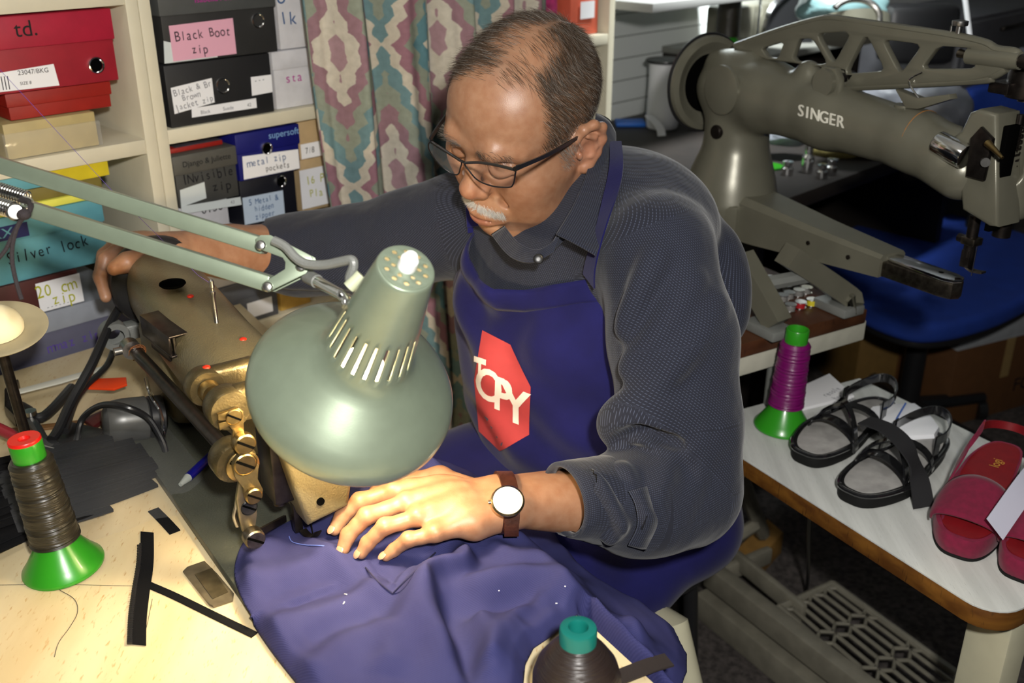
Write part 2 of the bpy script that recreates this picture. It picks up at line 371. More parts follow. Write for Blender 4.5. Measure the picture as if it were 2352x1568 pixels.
# -- right column, upper shelf
a = shoe_box('shoe_box', 'charcoal lidded shoe box bearing a pink note, on top of its stack', -.1, .102, 1.1525, 1.30, C['grey2'], C['grey'], .078, y0=.004)
ring(a, *zt(598, 48), .0125)
quad_label(a, 'paper_label', [zt(382, 147), zt(504, 132), zt(502, 120), zt(380, 95)], MT['greypaper'], .0066)
quad_label(a, 'pink_note', [zt(402, 142), zt(547, 124), zt(538, 42), zt(391, 60)], MT['pinkpaper'], .0058, [('Black Boot', .0195, .5, .66, INK, 1, .85), ('zip', .0195, .42, .25, INK, 1, .85)])
letter(a.children[1], [A3(-.05, 0, 1.232), A3(.06, 0, 1.232), A3(.06, 0, 1.25), A3(-.05, 0, 1.25)], .0035, [('Isabella Anselmi', .0125, .48, .55, MT['pinkink'], 0, 1.1)])
a = shoe_box('shoe_box', 'black shoe box with ring and handwritten white notes under the charcoal one', -.106, .085, 1.0565, 1.151, C['black'], None, y0=.004)
ring(a, *zt(517, 198), .0135)
quad_label(a, 'white_note', [zt(405, 263), zt(497, 236), zt(490, 180), zt(396, 203)], Wp, .0063, [('Black & Br', .0135, .5, .78, MT['greyink'], 1, .85), ('Brown', .0135, .45, .5, MT['greyink'], 1, .85), ('Jacket zip', .0135, .5, .2, MT['greyink'], 1, .85)])
quad_label(a, 'size_label', [zt(444, 271), zt(593, 248), zt(591, 226), zt(443, 250)], Wp, .0052, [('Black', .008, .2, .4, MT['greyink'], 0, 1), ('Suede', .008, .55, .4, MT['greyink'], 0, 1), ('42', .008, .88, .4, MT['greyink'], 0, 1)])
quad_label(a, 'paper_label', [zt(583, 221), zt(630, 212), zt(627, 172), zt(580, 178)], Wp, .0063, [('- - -', .012, .4, .8, MT['greyink'], 0, 1)])
a = shoe_box('shoe_box', 'upper white box wedged between the charcoal boxes and the curtain', .108, .2045, 1.1525, 1.30, C['offwhite'], None, y0=.012)
letter(a.children[0], [A3(.108, 0, 1.16), A3(.16, 0, 1.16), A3(.16, 0, 1.26), A3(.108, 0, 1.26)], .014, [('o', .03, .2, .75, MT['blueink'], 1, 1), ('lk', .03, .4, .4, MT['blueink'], 1, 1)])
a = shoe_box('shoe_box', 'lower white box wedged beside the black box with pink writing', .09, .2045, 1.0565, 1.151, C['offwhite'], C['offwhite'], .03, y0=.012)
letter(a.children[0], [A3(.09, 0, 1.06), A3(.17, 0, 1.06), A3(.17, 0, 1.12), A3(.09, 0, 1.12)], .014, [('sta', .02, .5, .75, MT['pinkink'], 1, 1)])
# -- right column, lower shelf
a = shoe_box('shoe_box', 'small white box under the grey invisible zip box', -.112, -.02, .868, .9295, C['offwhite'], None, y0=.006)
letter(a.children[0], [A3(-.11, 0, .868), A3(-.02, 0, .868), A3(-.02, 0, .93), A3(-.11, 0, .93)], .008, [('0130', .02, .65, .8, INK, 0, 1)])
a = shoe_box('shoe_box', 'warm grey lidded box lettered invisible zip', -.113, .0, .930, 1.014, C['dgrey2'], C['dgrey'], .031, y0=.0)
lb = a.children
letter(lb[0], [A3(-.11, 0, .935), A3(0, 0, .935), A3(0, 0, .985), A3(-.11, 0, .985)], .002, [('INvisible', .022, .5, .78, INK, 1, .8), ('zip', .022, .7, .35, INK, 1, .95)])
letter(lb[1], [A3(-.11, 0, .984), A3(0, 0, .984), A3(0, 0, 1.014), A3(-.11, 0, 1.014)], -.0005, [('Django & Juliette', .0125, .5, .5, INK, 0, 1)])
quad_label(a, 'paper_label', [zt(417, 476), zt(475, 455), zt(470, 418), zt(414, 437)], MT['greypaper'], .0022)
quad_label(a, 'size_label', [zt(418, 492), zt(555, 470), zt(552, 452), zt(416, 474)], MT['greypaper'], .0012, [('43', .008, .85, .5, MT['greyink'], 0, 1)])
bk = M(WF).box((-.105, .02, 1.0145), (-.012, .22, 1.022), .001).build('catalogue', C['red2'], None, 'thin red edged catalogue lying on top of the grey invisible zip box', 'book')
M(WF).box((-.095, .021, 1.0222), (-.013, .219, 1.0228)).build('cover_print', mat('grey_print', lin(95, 90, 105), .5, noise=.5, nscale=60), bk)
a = shoe_box('shoe_box', 'dark navy box with star eyelet under the royal blue box', .004, .118, .868, .951, C['darknavy'], None, y0=.012)
ring(a, *zt(655, 419), .011, .0135, 'eyelet'); 
quad_label(a, 'white_note', [zt(572, 520), zt(664, 500), zt(659, 440), zt(566, 458)], mat('bluish_paper', lin(190, 205, 222), .7), .0138, [('5 Metal &', .014, .5, .78, MT['blueink'], 1, .8), ('hidden', .014, .5, .5, MT['blueink'], 1, .8), ('zipper', .014, .5, .22, MT['blueink'], 1, .8)])
a = shoe_box('shoe_box', 'royal blue lidded box with metal zip note', .002, .126, .9515, 1.030, C['blue'], C['blue'], .034, y0=.004)
quad_label(a, 'white_note', [zt(562, 413), zt(690, 387), zt(686, 343), zt(558, 360)], Wp, .0032, [('metal zip', .017, .42, .68, MT['blueink'], 1, .85), ('pockets', .014, .6, .3, INK, 1, .85)])
letter(a.children[1], [A3(.05, 0, 1.0), A3(.126, 0, 1.0), A3(.126, 0, 1.03), A3(.05, 0, 1.03)], .0035, [('supersoft', .016, .58, .62, mat('pale_blue_print', lin(130, 170, 215), .6), 0, 1)])
ring(a, *zt(615, 341), .011, .0035, 'thumb_hole')
a = shoe_box('cardboard_box', 'upper kraft box with a paper note beside the curtain edge', .132, .2045, .962, 1.033, C['kraft'], None, y0=.02)
quad_label(a, 'white_note', [(.135, .964), (.18, .964), (.18, .99), (.135, .99)], Wp, .0195, [('7/8', .014, .4, .5, INK, 1, .8)])
a = shoe_box('cardboard_box', 'lower kraft box with yellow green lettering beside the curtain edge', .128, .2045, .868, .9615, C['kraft'], None, y0=.02)
quad_label(a, 'white_note', [(.128, .875), (.19, .875), (.19, .945), (.128, .945)], Wp, .0195, [('16 P', .02, .5, .7, MT['yellowink'], 1, .85), ('Pla', .02, .5, .35, MT['yellowink'], 1, .85)])
a = shoe_box('shoe_box', 'white box marked black brown under the reaching arm', -.112, .05, .7785, .8675, C['offwhite'], None, y0=.006)
letter(a.children[0], [A3(-.11, 0, .80), A3(.05, 0, .80), A3(.05, 0, .86), A3(-.11, 0, .86)], .008, [('black &', .018, .5, .8, INK, 1, .85), ('brown', .018, .55, .45, INK, 1, .85), ('sand', .018, .6, .1, INK, 1, .85)])
a = shoe_box('shoe_box', 'grey lidded box at the bottom of the middle stack', -.112, .055, .7005, .778, C['midgrey'], C['midgrey'], .03, y0=.004)
quad_label(a, 'paper_label', [(-.01, .71), (.04, .71), (.04, .738), (-.01, .738)], Wp, .006)
shoe_box('cardboard_box', 'brown kraft box behind the paper bag', .06, .2045, .7005, .8675, C['kraft'], None, y0=.07, depth=.25)
# paper bag standing on the shelf lip
bgm = mat('brown_paper', lin(196, 160, 78), .7, noise=.2, nscale=60, bump=.6, bscale=90)
bag = M(WF); bag.prism([(.062, .7008), (.125, .7008), (.128, .76), (.105, .822), (.086, .845), (.07, .80), (.06, .75)], .012, .062, Fr((0, 0, 0), (1, 0, 0), (0, 0, 1), (0, 1, 0)), .002)
bag = bag.build('paper_bag', bgm, None, 'crumpled ochre paper bag on the shelf behind the lamp shade', 'bag')
# far right compartment seen over the shoulder
a = shoe_box('shoe_box', 'orange red box with white label in the far right compartment', .83, .925, 1.106, 1.205, cardb('card_orange', (205, 95, 70)), None, y0=.02)
quad_label(a, 'paper_label', [(.86, 1.14), (.905, 1.14), (.905, 1.175), (.86, 1.175)], Wp, .0195)
pkm = mat('pink_plastic', lin(200, 60, 120), .4, noise=.5, nscale=50, bump=.8, bscale=60)
for k in range(4):
    t = .655+.062*k
    mb = M(WF); mb.prism([(t-.025, 1.206 if k > 2 else 1.1055), (t+.025, 1.206 if k > 2 else 1.1055), (t+.022, 1.235), (t+.005, 1.252), (t-.02, 1.24)], .03, .07, Fr((0, 0, 0), (1, 0, 0), (0, 0, 1), (0, 1, 0)), .006)
    mb.build('plastic_packet', pkm, None, ['pink packet nearest the curtain on the far right shelf', 'second pink packet on the far right shelf', 'third pink packet beside the orange red box', 'pink packet lying on top of the orange red box'][k], 'packet', 'pink packets on the far shelf')
a = shoe_box('cardboard_box', 'white tray with brown edge above the pink packets', .70, .90, 1.2535, 1.31, C['offwhite'], None, y0=.01)
M(WF).box((.66, .008, 1.2535), (.6985, .25, 1.305), .002).build('brown_side', C['kraft'], a)
# ---------------------------------------------------------------- curtain
def curtain_mat():
    m = bpy.data.materials.new('aztec_curtain_cloth'); m.use_nodes = True; nt = m.node_tree; N = nt.nodes; L = nt.links; b = N['Principled BSDF']; b.inputs['Roughness'].default_value = .9; b.inputs['Specular IOR Level'].default_value = .15
    uv = N.new('ShaderNodeUVMap'); s = N.new('ShaderNodeSeparateXYZ'); L.new(uv.outputs[0], s.inputs[0])
    nz = N.new('ShaderNodeTexNoise'); nz.inputs['Scale'].default_value = 30; nz.inputs['Detail'].default_value = 4; L.new(uv.outputs[0], nz.inputs['Vector'])
    def mth(op, a, b2=None, c=None):
        n = N.new('ShaderNodeMath'); n.operation = op
        for i, q in enumerate((a, b2, c)):
            if q is None: continue
            if isinstance(q, (int, float)): n.inputs[i].default_value = q
            else: L.new(q, n.inputs[i])
        return n.outputs[0]
    U, V = s.outputs[0], s.outputs[1]
    nn = mth('MULTIPLY', mth('SUBTRACT', nz.outputs[0], .5), .16)
    PW, PH = .19, .46
    xf = mth('FRACT', mth('DIVIDE', U, PW)); x = mth('MULTIPLY', mth('ABSOLUTE', mth('SUBTRACT', xf, .5)), 2)     # 0 centre .. 1 edge
    col_id = mth('FLOOR', mth('DIVIDE', U, PW)); 
    vv = mth('ADD', mth('DIVIDE', V, PH), mth('MULTIPLY', col_id, .5)); yf = mth('FRACT', vv); y = mth('MULTIPLY', mth('ABSOLUTE', mth('SUBTRACT', yf, .5)), 2)
    jag = mth('MULTIPLY', mth('ABSOLUTE', mth('SUBTRACT', mth('FRACT', mth('MULTIPLY', y, 7)), .5)), .15)         # sawtooth edge
    d = mth('ADD', mth('ADD', mth('MULTIPLY', x, .62), mth('MULTIPLY', y, .75)), mth('ADD', jag, nn))
    cr = N.new('ShaderNodeValToRGB'); cr.color_ramp.interpolation = 'CONSTANT'; e = cr.color_ramp.elements
    cols = [(0, (172, 140, 146)), (.11, (208, 200, 184)), (.24, (156, 122, 130)), (.34, (150, 156, 140)), (.45, (116, 146, 150)), (.55, (206, 196, 178)), (.64, (158, 116, 126)), (.74, (140, 146, 130)), (.83, (96, 134, 142)), (.95, (206, 196, 178))]
    while len(e) < len(cols): e.new(.5)
    for q, (p, c) in zip(e, cols): q.position = p; q.color = (*lin(*c), 1)
    L.new(mth('DIVIDE', d, 1.45), cr.inputs[0]); 
    n3 = N.new('ShaderNodeTexNoise'); n3.inputs['Scale'].default_value = 90; L.new(uv.outputs[0], n3.inputs['Vector'])
    mx = N.new('ShaderNodeMix'); mx.data_type = 'RGBA'; mx.blend_type = 'MULTIPLY'; mx.inputs[7].default_value = (.62, .62, .6, 1)
    L.new(cr.outputs[0], mx.inputs[6]); L.new(mth('SUBTRACT', n3.outputs[0], .2), mx.inputs[0]); L.new(mx.outputs[2], b.inputs['Base Color'])
    return m
nu, nv = 420, 60
uu = np.linspace(0, 1, nu)[:, None]; vz = np.linspace(1.72, .12, nv)[None, :]
tt = .115+uu*(.585)+.05*(1-uu)*np.clip((1.25-vz)/.5, -.4, 1.6)*.8
ph = uu*2*math.pi*5.2+.7*np.sin(uu*9)+.25*np.sin(vz*3+uu*4)
yo = -.060+.030*np.sin(ph)+.010*np.sin(2.3*ph+1)+.006*np.sin(vz*7+uu*20)
Pc = np.stack([WF.o[0]+WF.R[0, 0]*tt+WF.R[0, 1]*yo, WF.o[1]+WF.R[1, 0]*tt+WF.R[1, 1]*yo, np.broadcast_to(vz, tt.shape)], -1)
ds = np.sqrt(np.sum(np.diff(Pc[:, 20], axis=0)**2, 1)); ul = np.concatenate([[0], np.cumsum(ds)])
grid_obj('curtain', Pc, np.stack([np.broadcast_to(ul[:, None], tt.shape)+.02, np.broadcast_to(vz, tt.shape)], -1), curtain_mat(), None, 'faded pink and teal zigzag patterned curtain hanging behind the man', 'curtain', solid=.0015)
# ================================================================ DESK
def wood_mat(name, base, dark, fleck, scale=(40, 6, 40), rough=.45, ang=0):
    m = mat(name, base, rough, noise=.1, nscale=1, col2=dark, stretch=scale, detail=6); nt = m.node_tree; N = nt.nodes; b = N['Principled BSDF']
    src = b.inputs['Base Color'].links[0].from_socket
    tc = N.new('ShaderNodeTexCoord'); mp = N.new('ShaderNodeMapping'); mp.inputs['Scale'].default_value = (scale[0]*16, scale[1]*20, 50); mp.inputs['Rotation'].default_value = (0, 0, ang)
    nt.links.new(tc.outputs['Object'], mp.inputs[0]); n = N.new('ShaderNodeTexNoise'); n.inputs['Scale'].default_value = 1; n.inputs['Detail'].default_value = 1; nt.links.new(mp.outputs[0], n.inputs['Vector'])
    r = N.new('ShaderNodeMapRange'); r.inputs[1].default_value = .64; r.inputs[2].default_value = .80; nt.links.new(n.outputs[0], r.inputs[0])
    mx = N.new('ShaderNodeMix'); mx.data_type = 'RGBA'; nt.links.new(r.outputs[0], mx.inputs[0]); nt.links.new(src, mx.inputs[6]); mx.inputs[7].default_value = (*fleck, 1); nt.links.new(mx.outputs[2], b.inputs['Base Color'])
    for nd in N:
        if nd.type == 'MAPPING': nd.inputs['Rotation'].default_value = (0, 0, ang)
    return m
MT['beech'] = wood_mat('beech_laminate', lin(226, 208, 168), lin(212, 190, 146), lin(196, 158, 104), (22, 5, 20), .4, .9)
TZ = .75
dA = math.radians(33); AX = A3(-math.sin(dA), math.cos(dA), 0)          # along the desk edge, away to the left
e1 = onz(1330, 1410, TZ)
DN = A3(math.cos(dA), math.sin(dA), 0)                                  # outward from the right desk edge
def edge_dist(p): return float(np.dot(np.asarray(p)[:2]-e1[:2], DN[:2]))
wn = WF.R[:, 1]; k_ = (np.dot(WF(A3(0, -.012, 0))-e1, wn))/np.dot(AX, wn)
bR = e1+AX*k_; nR = e1-AX*.55; bL = WF(A3(-.95, -.012, 0)); nL = A3(-1.15, .30, 0)
desk = thing('work_desk', (bR+nL)/2*A3(1, 1, 0), 'light beech topped sewing desk with a chrome right hand edge', 'desk')
M().prism([bR[:2], bL[:2], nL[:2], nR[:2]], TZ-.03, TZ, None, .001).build('desktop', MT['beech'], desk)
M().box((-.55, .0005, TZ-.031), (k_, .0030, TZ+.0012), .0006, Fr(e1*A3(1, 1, 0), AX, DN)).build('chrome_edge', mat('satin_chrome', (.75, .75, .73), .35, .6), desk)
for c_ in (bR*.97+nL*.03, bL*.9+nR*.1, nL*.93+bR*.07, nR*.93+bL*.07):
    M().box((c_[0]-.02, c_[1]-.02, 0), (c_[0]+.02, c_[1]+.02, TZ-.031), .002).build('leg', MT['steel'], desk)
# ================================================================ SEWING MACHINE ON THE DESK
uA = math.radians(33.8)
Np = onz(690, 1235, .762)
MF = Fr((Np[0], Np[1], .762), (-math.sin(uA), math.cos(uA), 0), (-math.cos(uA), -math.sin(uA), 0))     # x along the arm, y to the lever side, z up
def onV(px, py, V):                          # machine-local point where the pixel ray meets the plane y = V
    n = MF.R[:, 1]; q = MF(A3(0, V, 0)); r = pt(px, py, 1.)-A3(0, 0, H)
    return MF.inv(A3(0, 0, H)+r*(np.dot(q-A3(0, 0, H), n)/np.dot(r, n)))
def onU(px, py, U):
    n = MF.R[:, 0]; q = MF(A3(U, 0, 0)); r = pt(px, py, 1.)-A3(0, 0, H)
    return MF.inv(A3(0, 0, H)+r*(np.dot(q-A3(0, 0, H), n)/np.dot(r, n)))
onZ = lambda px, py, Z: MF.inv(onz(px, py, .762+Z))
MT['hammer'] = mat('khaki_hammered_enamel', lin(118, 107, 78), .36, noise=.18, nscale=14, bump=.55, bscale=420, metal=.15)
MT['bedgrey'] = mat('green_grey_enamel', lin(70, 72, 62), .45, noise=.15, nscale=25, bump=.6, bscale=420)
MT['greyenamel'] = mat('grey_enamel', lin(120, 122, 118), .4, noise=.15, nscale=25, bump=.4, bscale=400)
MT['red'] = mat('red_plastic', lin(205, 40, 15), .4)
mach = thing('sewing_machine', MF.o, 'khaki enamelled industrial sewing machine standing on the beech desk', 'sewing machine')
M(MF).prism([(-.075, -.06), (.42, -.07), (.42, .085), (.40, .092), (-.06, .087), (-.09, .07), (-.09, -.04)], -.0115, 0, None, .0015).build('bed', MT['bedgrey'], mach)
# slide plate beside the bed edge
sp = [onz(*p, .7525)[:2] for p in ((420, 1312), (430, 1302), (470, 1288), (500, 1318), (537, 1362), (535, 1378), (490, 1393), (480, 1388))]
o = M().prism(sp, .7505, .7535, None, .001).build('slide_plate', mat('worn_plate', lin(118, 108, 88), .4, metal=.45, noise=.35, nscale=60), mach)
sp2 = [onz(*p, .7545)[:2] for p in ((447, 1318), (487, 1303), (524, 1358), (488, 1374))]
M().prism(sp2, .7535, .7545, None, .0004).build('inner_plate', mat('worn_inner_plate', lin(98, 88, 66), .35, metal=.5, noise=.4, nscale=80), o)
# arm: lofted rounded sections
secs = [(.455, -.005, .146, .036, .040), (.452, -.005, .146, .043, .047), (.44, -.005, .146, .047, .050), (.40, -.003, .145, .048, .050), (.32, 0, .140, .050, .049), (.22, 0, .132, .050, .048), (.12, -.005, .126, .049, .046), (.06, -.012, .122, .046, .045), (.0, -.02, .12, .042, .043), (-.03, -.024, .118, .038, .04), (-.036, -.024, .118, .028, .03)]
n_ = 40; v = []; f = []
for (U, Vc, Zc, rv, rz) in secs:
    for k in range(n_):
        a = 2*math.pi*k/n_; c, s = math.cos(a), math.sin(a); q = (abs(c)**2.6+abs(s)**2.6)**(-1/2.6)
        v.append((U, Vc+rv*c*q, Zc+rz*s*q))
for i in range(len(secs)-1):
    for k in range(n_): f.append((i*n_+k, i*n_+(k+1) % n_, (i+1)*n_+(k+1) % n_, (i+1)*n_+k))
f += [tuple(range(n_)), tuple((len(secs)-1)*n_+k for k in range(n_))]
arm = M(MF).add(v, f)
for p_, r_ in (((.215, .052), .02),):
    pass
arm.box((.30, -.042, .002), (.43, .042, .13), .02)                       # pillar under the arm
arm = arm.build('arm', MT['hammer'], mach, ang=50)
head = M(MF); YZ = Fr((0, 0, 0), (0, 1, 0), (0, 0, 1), (1, 0, 0))
head.prism([(.003, .036), (-.043, .044), (-.056, .10), (-.058, .14), (-.04, .162), (.0, .165), (.02, .15), (.022, .12), (.014, .08)], -.037, .045, YZ, .006, seg=3).build('head', MT['hammer'], mach, ang=50)
o = onU(737, 1152, -.0385); M(MF).cyl(o+A3(.003, 0, 0), o-A3(.0005, 0, 0), .0042).build('screw_hole', MT['hole'], mach)
for (px, py, Z) in ((437, 680, .190), (558, 779, .174)):
    o = onZ(px, py, Z); M(MF).sphere(o, (.0042, .0042, .0022)).build('oil_plug', MT['red'], mach)
o = onZ(396, 650, .1955); M(MF).lathe([(.0001, -.003), (.014, -.003), (.0145, .0006), (.0155, .0008), (.016, -.001)], o, n=24).build('cap_opening', MT['hole'], mach)
o = onZ(497, 738, .180); M(MF).lathe([(.0038, 0), (.0028, .004), (.0024, .005), (.0024, .038), (.0032, .040), (.0032, .043), (.0020, .044), (.0020, .047), (.0030, .048), (.0030, .056), (.001, .058)], o-A3(0, 0, .006), n=14).build('thread_pin', MT['steel'], mach)
# hand wheel behind the pillar end
M(MF).lathe([(.02, 0), (.056, .002), (.062, .006), (.064, .012), (.062, .02), (.055, .024), (.05, .016), (.02, .014)], (.458, -.005, .146), (1, 0, 0), 40).build('hand_wheel', MT['black'], mach)
# lever-side mechanism
o = onV(250, 765, .075)
b_ = M(MF); c = onV(262, 768, .062); b_.lathe([(.011, -.012), (.019, -.012), (.020, 0), (.019, .012), (.011, .012)], c, (1, 0, 0), 24, close=False)
b_.box(c+A3(-.012, -.04, -.009), c+A3(.012, -.014, .012), .003); b_.build('rear_bushing', MT['greyenamel'], mach)
c2 = onV(300, 800, .07); b_ = M(MF); b_.lathe([(.006, -.008), (.012, -.008), (.012, .008), (.006, .008)], c2, (1, 0, 0), 20); b_.cyl(c2+A3(0, .01, 0), c2+A3(0, .02, 0), .005); b_.build('clamp_collar', MT['steel'], mach)
pA, pB = onV(305, 800, .066), onV(528, 1042, .066)
M(MF).cyl(pA, pB, .0078, n=18).build('presser_shaft', MT['darksteel'], mach)
hair_ = M(MF); 
for k in range(14):
    a = k*.45; hair_.tube(catmull([pA+A3(.002*k-.02, .010*math.cos(a), .010*math.sin(a)), pA+A3(.002*k-.022, .013*math.cos(a+1), .011*math.sin(a+1)), pA+A3(.002*k-.026, .010*math.cos(a+2), .012*math.sin(a+2))], 4), .0006, 4)
hair_.build('wound_thread', mat('rust_thread', lin(120, 70, 30), .8), mach)
# black slotted tension box on the arm
q = onV(318, 722, .050); bz = q[2]
def onZl(px, py): return onZ(px, py, .172)
tb = [onZl(*p) for p in ((318, 724), (374, 708), (440, 752), (386, 776))]
ex = nrm(tb[3]-tb[0]); ey = nrm(tb[1]-tb[0]); ez = A3(0, 0, 1)
Lb = np.linalg.norm(tb[3]-tb[0]); Wb = np.linalg.norm(tb[1]-tb[0])
bfr = Fr(tb[0]*.5+tb[1]*.5, ex, np.cross(ez, ex), ez)
bx = M(MF); hw = Wb*.46
bx.box((0, -hw, -.003), (Lb, hw, 0), .0012, bfr); bx.box((0, -hw, -.027), (Lb, hw, -.024), .0012, bfr); bx.box((0, hw-.003, -.0245), (Lb*.97, hw, -.002), .0005, bfr); bx.box((0, -hw, -.0245), (Lb*.97, -hw+.003, -.002), .0005, bfr)
bx.box((.012, -hw+.004, -.040), (Lb-.02, hw-.012, -.027), .002, bfr); bx = bx.build('tension_box', MT['darksteel'], mach)
t2 = M(MF)
for y_ in (-.006, .004): t2.cyl(bfr(A3(Lb-.008, y_, -.0245)), bfr(A3(Lb-.008, y_, -.002)), .0025)
t2.build('tension_posts', MT['oldsteel'], bx)
def boss(px, py, V, r, L0, L1, name, m_, hole=True, ro=None, lug=True):
    c = onV(px, py, V); b = M(MF)
    b.lathe([(r*.55, -L0), (r*.9, -L0), (r, -L0+.003), (r, L1-.003), (r*.9, L1), (r*.55, L1)], c, (1, 0, 0), 28)
    if lug: b.box(c+A3(-L0+.001, -.055, -r*.8), c+A3(L1-.001, -.004, r*.95), .006)
    o = b.build(name, m_, mach, ang=45); return c, o
GB = mat('gilt_enamel', lin(104, 92, 64), .36, noise=.45, nscale=40, bump=.4, bscale=420, metal=.7)
c, o = boss(470, 885, .068, .0195, .010, .010, 'front_bushing', GB)
M(MF).lathe([(.006, -.026), (.0105, -.026), (.011, -.012), (.006, -.012)], c, (1, 0, 0), 22).build('bushing_sleeve', MT['brass'], o)
M(MF).cyl(c-A3(.05, 0, 0), c-A3(.004, 0, 0), .0055, n=16).build('rock_shaft', MT['steel'], o)
cp = c+A3(0, -.004, .019); M(MF).sphere(cp, (.004, .004, .002)).build('oil_plug', MT['red'], o)
c, o = boss(522, 935, .066, .021, .010, .012, 'second_bushing', GB)
cp = onV(510, 901, .064); M(MF).sphere(cp, (.004, .004, .0022)).build('oil_plug', MT['red'], o)
# brass crank plate with slot and screw
U0 = c[0]-.013
pl = [onU(px, py, U0)[1:] for px, py in ((497, 948), (545, 933), (556, 942), (558, 1000), (570, 1008), (566, 1030), (545, 1032), (530, 1018), (532, 985), (523, 975), (502, 985), (499, 968), (525, 962), (499, 962))]
M(MF).prism(pl, U0-.004, U0, YZ, .0008).build('crank_plate', MT['brass'], mach)
def screw(px, py, U, r, L, name='screw', m_='brass'):
    c = onU(px, py, U); b = M(MF)
    b.lathe([(r*.96, 0), (r, -.001), (r, -L+.0012), (r*.85, -L)], c, (1, 0, 0), 22)
    sl = Fr(c-A3(L, 0, 0), (0, .8, .6), (0, -.6, .8), (1, 0, 0))
    o = b.build(name, MT[m_], mach); M(MF).box((-r*.9, -r*.12, -.0004), (r*.9, r*.12, .0006), 0, sl).build('slot', MT['hole'], o); return c
screw(537, 957, U0-.004, .0082, .0015, 'pivot_disc'); screw(556, 1012, U0-.004, .0105, .010)
# lower big boss, link and lever
c, o = boss(535, 1055, .066, .0215, .010, .014, 'lower_bushing', GB, lug=False)
screw(556, 1068, c[0]-.012, .0165, .004, 'end_disc'); 
U1 = c[0]-.016
lk = [onU(px, py, U1)[1:] for px, py in ((530, 1062), (545, 1040), (575, 1043), (590, 1062), (588, 1095), (600, 1118), (597, 1142), (578, 1150), (560, 1140), (556, 1118), (535, 1090))]
M(MF).prism(lk, U1-.006, U1+.002, YZ, .0015).build('crank_link', GB, mach)
screw(563, 1066, U1-.006, .0115, .0015, 'pivot_disc'); screw(580, 1135, U1-.006, .0085, .006)
lv = [onU(px, py, U1)[1:] for px, py in ((552, 1105), (562, 1100), (575, 1140), (592, 1150), (594, 1185), (590, 1212), (600, 1230), (578, 1243), (560, 1225), (552, 1195), (545, 1150))]
M(MF).prism(lv, U1+.003, U1+.008, YZ, .0015).build('lift_lever', mat('gilt_steel', (.26, .22, .14), .36, .9, noise=.3, nscale=70), mach)
screw(572, 1165, U1+.003, .0085, .001, 'dark_button', 'black'); screw(577, 1227, U1+.004, .0105, .013, 'roller_screw', 'oldsteel')
hk = [onU(px, py, U1+.01) for px, py in ((548, 1120), (543, 1160), (538, 1185), (546, 1208))]
M(MF).tube(catmull(hk, 6), .0022, 8).build('wire_spring', MT['steel'], mach)
p0, p1 = onU(588, 1226, U1+.002), onV(655, 1190, .006)
M(MF).ribbon([p0, p0*.5+p1*.5, p1], A3(0, 0, .004), .003).build('presser_link', MT['darksteel'], mach)
mb = M(MF); mb.box((-.02, .006, .06), (.02, .03, .14), .004); mb.cyl((.0, .018, .05), (0.0, .018, .09), .007); mb.build('needle_gear_block', MT['darksteel'], mach)
mb = M(MF); mb.box((-.004, -.003, .010), (.005, .006, .045), .001); mb.cyl((-.001, -.012, .02), (-.001, -.012, .06), .0018); mb.build('presser_bar', MT['darksteel'], mach)
mb = M(MF); mb.ribbon(catmull([(-.004, -.002, .012), (-.012, -.004, .009), (-.02, -.008, .010), (-.022, -.012, .016)], 5), A3(0, .004, 0), .0018); mb.cyl((-.006, -.012, .004), (-.001, -.012, .045), .0007); mb.build('presser_foot', MT['darksteel'], mach)
# ================================================================ THINGS ON THE DESK
def spool_big(name, base_px, zb, thread, plast, capm, label, sc=1., group=None, hollow=True, lean=(0, 0)):
    o = onz(*base_px, zb); t = thing(name, o, label, 'thread spool', group)
    ax = nrm(A3(lean[0], lean[1], 1))
    S = lambda L: [(r*sc, z*sc) for r, z in L]
    b = M(); b.lathe(S([(.0405, .0), (.041, .002), (.0405, .004), (.034, .012), (.025, .026), (.0205, .034), (.019, .037), (.012, .037), (.012, .03), (.036, .004), (.038, 0)]), o, ax, 48, close=False); b.build('base_flange', plast, t)
    pr = [(.0195, .033)]; 
    for k in range(46):
        z = .034+k*(.098/45); pr.append((.0245-.004*k/45+.0006*math.sin(k*2.4)+.0005*(k % 2)-.003*(k in (0, 45)), z))
    pr.append((.016, .1325)); M().lathe(S(pr), o, ax, 48).build('wound_thread', thread, t)
    tp = M().lathe(S([(.0155, .130), (.0158, .132), (.0158, .151), (.0152, .152), (.0135, .152), (.013, .150), (.012, .12)]), o, ax, 40, close=False).build('spool_top', plast, t)
    if capm: M().lathe(S([(.0157, .1515), (.0157, .154), (.015, .155), (.006, .1545), (.0045, .150), (.0, .150)]), o, ax, 40).build('end_cap', capm, tp)
    return t
def thread_mat(name, col, sheen_c, scale=900):
    m = mat(name, col, .32, bump=.0, spec=.6); nt = m.node_tree; N = nt.nodes; b = N['Principled BSDF']
    tc = N.new('ShaderNodeTexCoord'); mp = N.new('ShaderNodeMapping'); mp.inputs['Scale'].default_value = (30, 30, scale); nt.links.new(tc.outputs['Object'], mp.inputs[0])
    n = N.new('ShaderNodeTexNoise'); n.inputs['Scale'].default_value = 1; nt.links.new(mp.outputs[0], n.inputs['Vector'])
    bp = N.new('ShaderNodeBump'); bp.inputs['Strength'].default_value = .9; bp.inputs['Distance'].default_value = .0012; nt.links.new(n.outputs[0], bp.inputs['Height']); nt.links.new(bp.outputs[0], b.inputs['Normal'])
    mx = N.new('ShaderNodeMix'); mx.data_type = 'RGBA'; mx.inputs[6].default_value = (*col, 1); mx.inputs[7].default_value = (*sheen_c, 1); nt.links.new(n.outputs[0], mx.inputs[0]); nt.links.new(mx.outputs[2], b.inputs['Base Color']); return m
MT['green'] = mat('green_plastic', lin(46, 142, 30), .3, coat=.2)
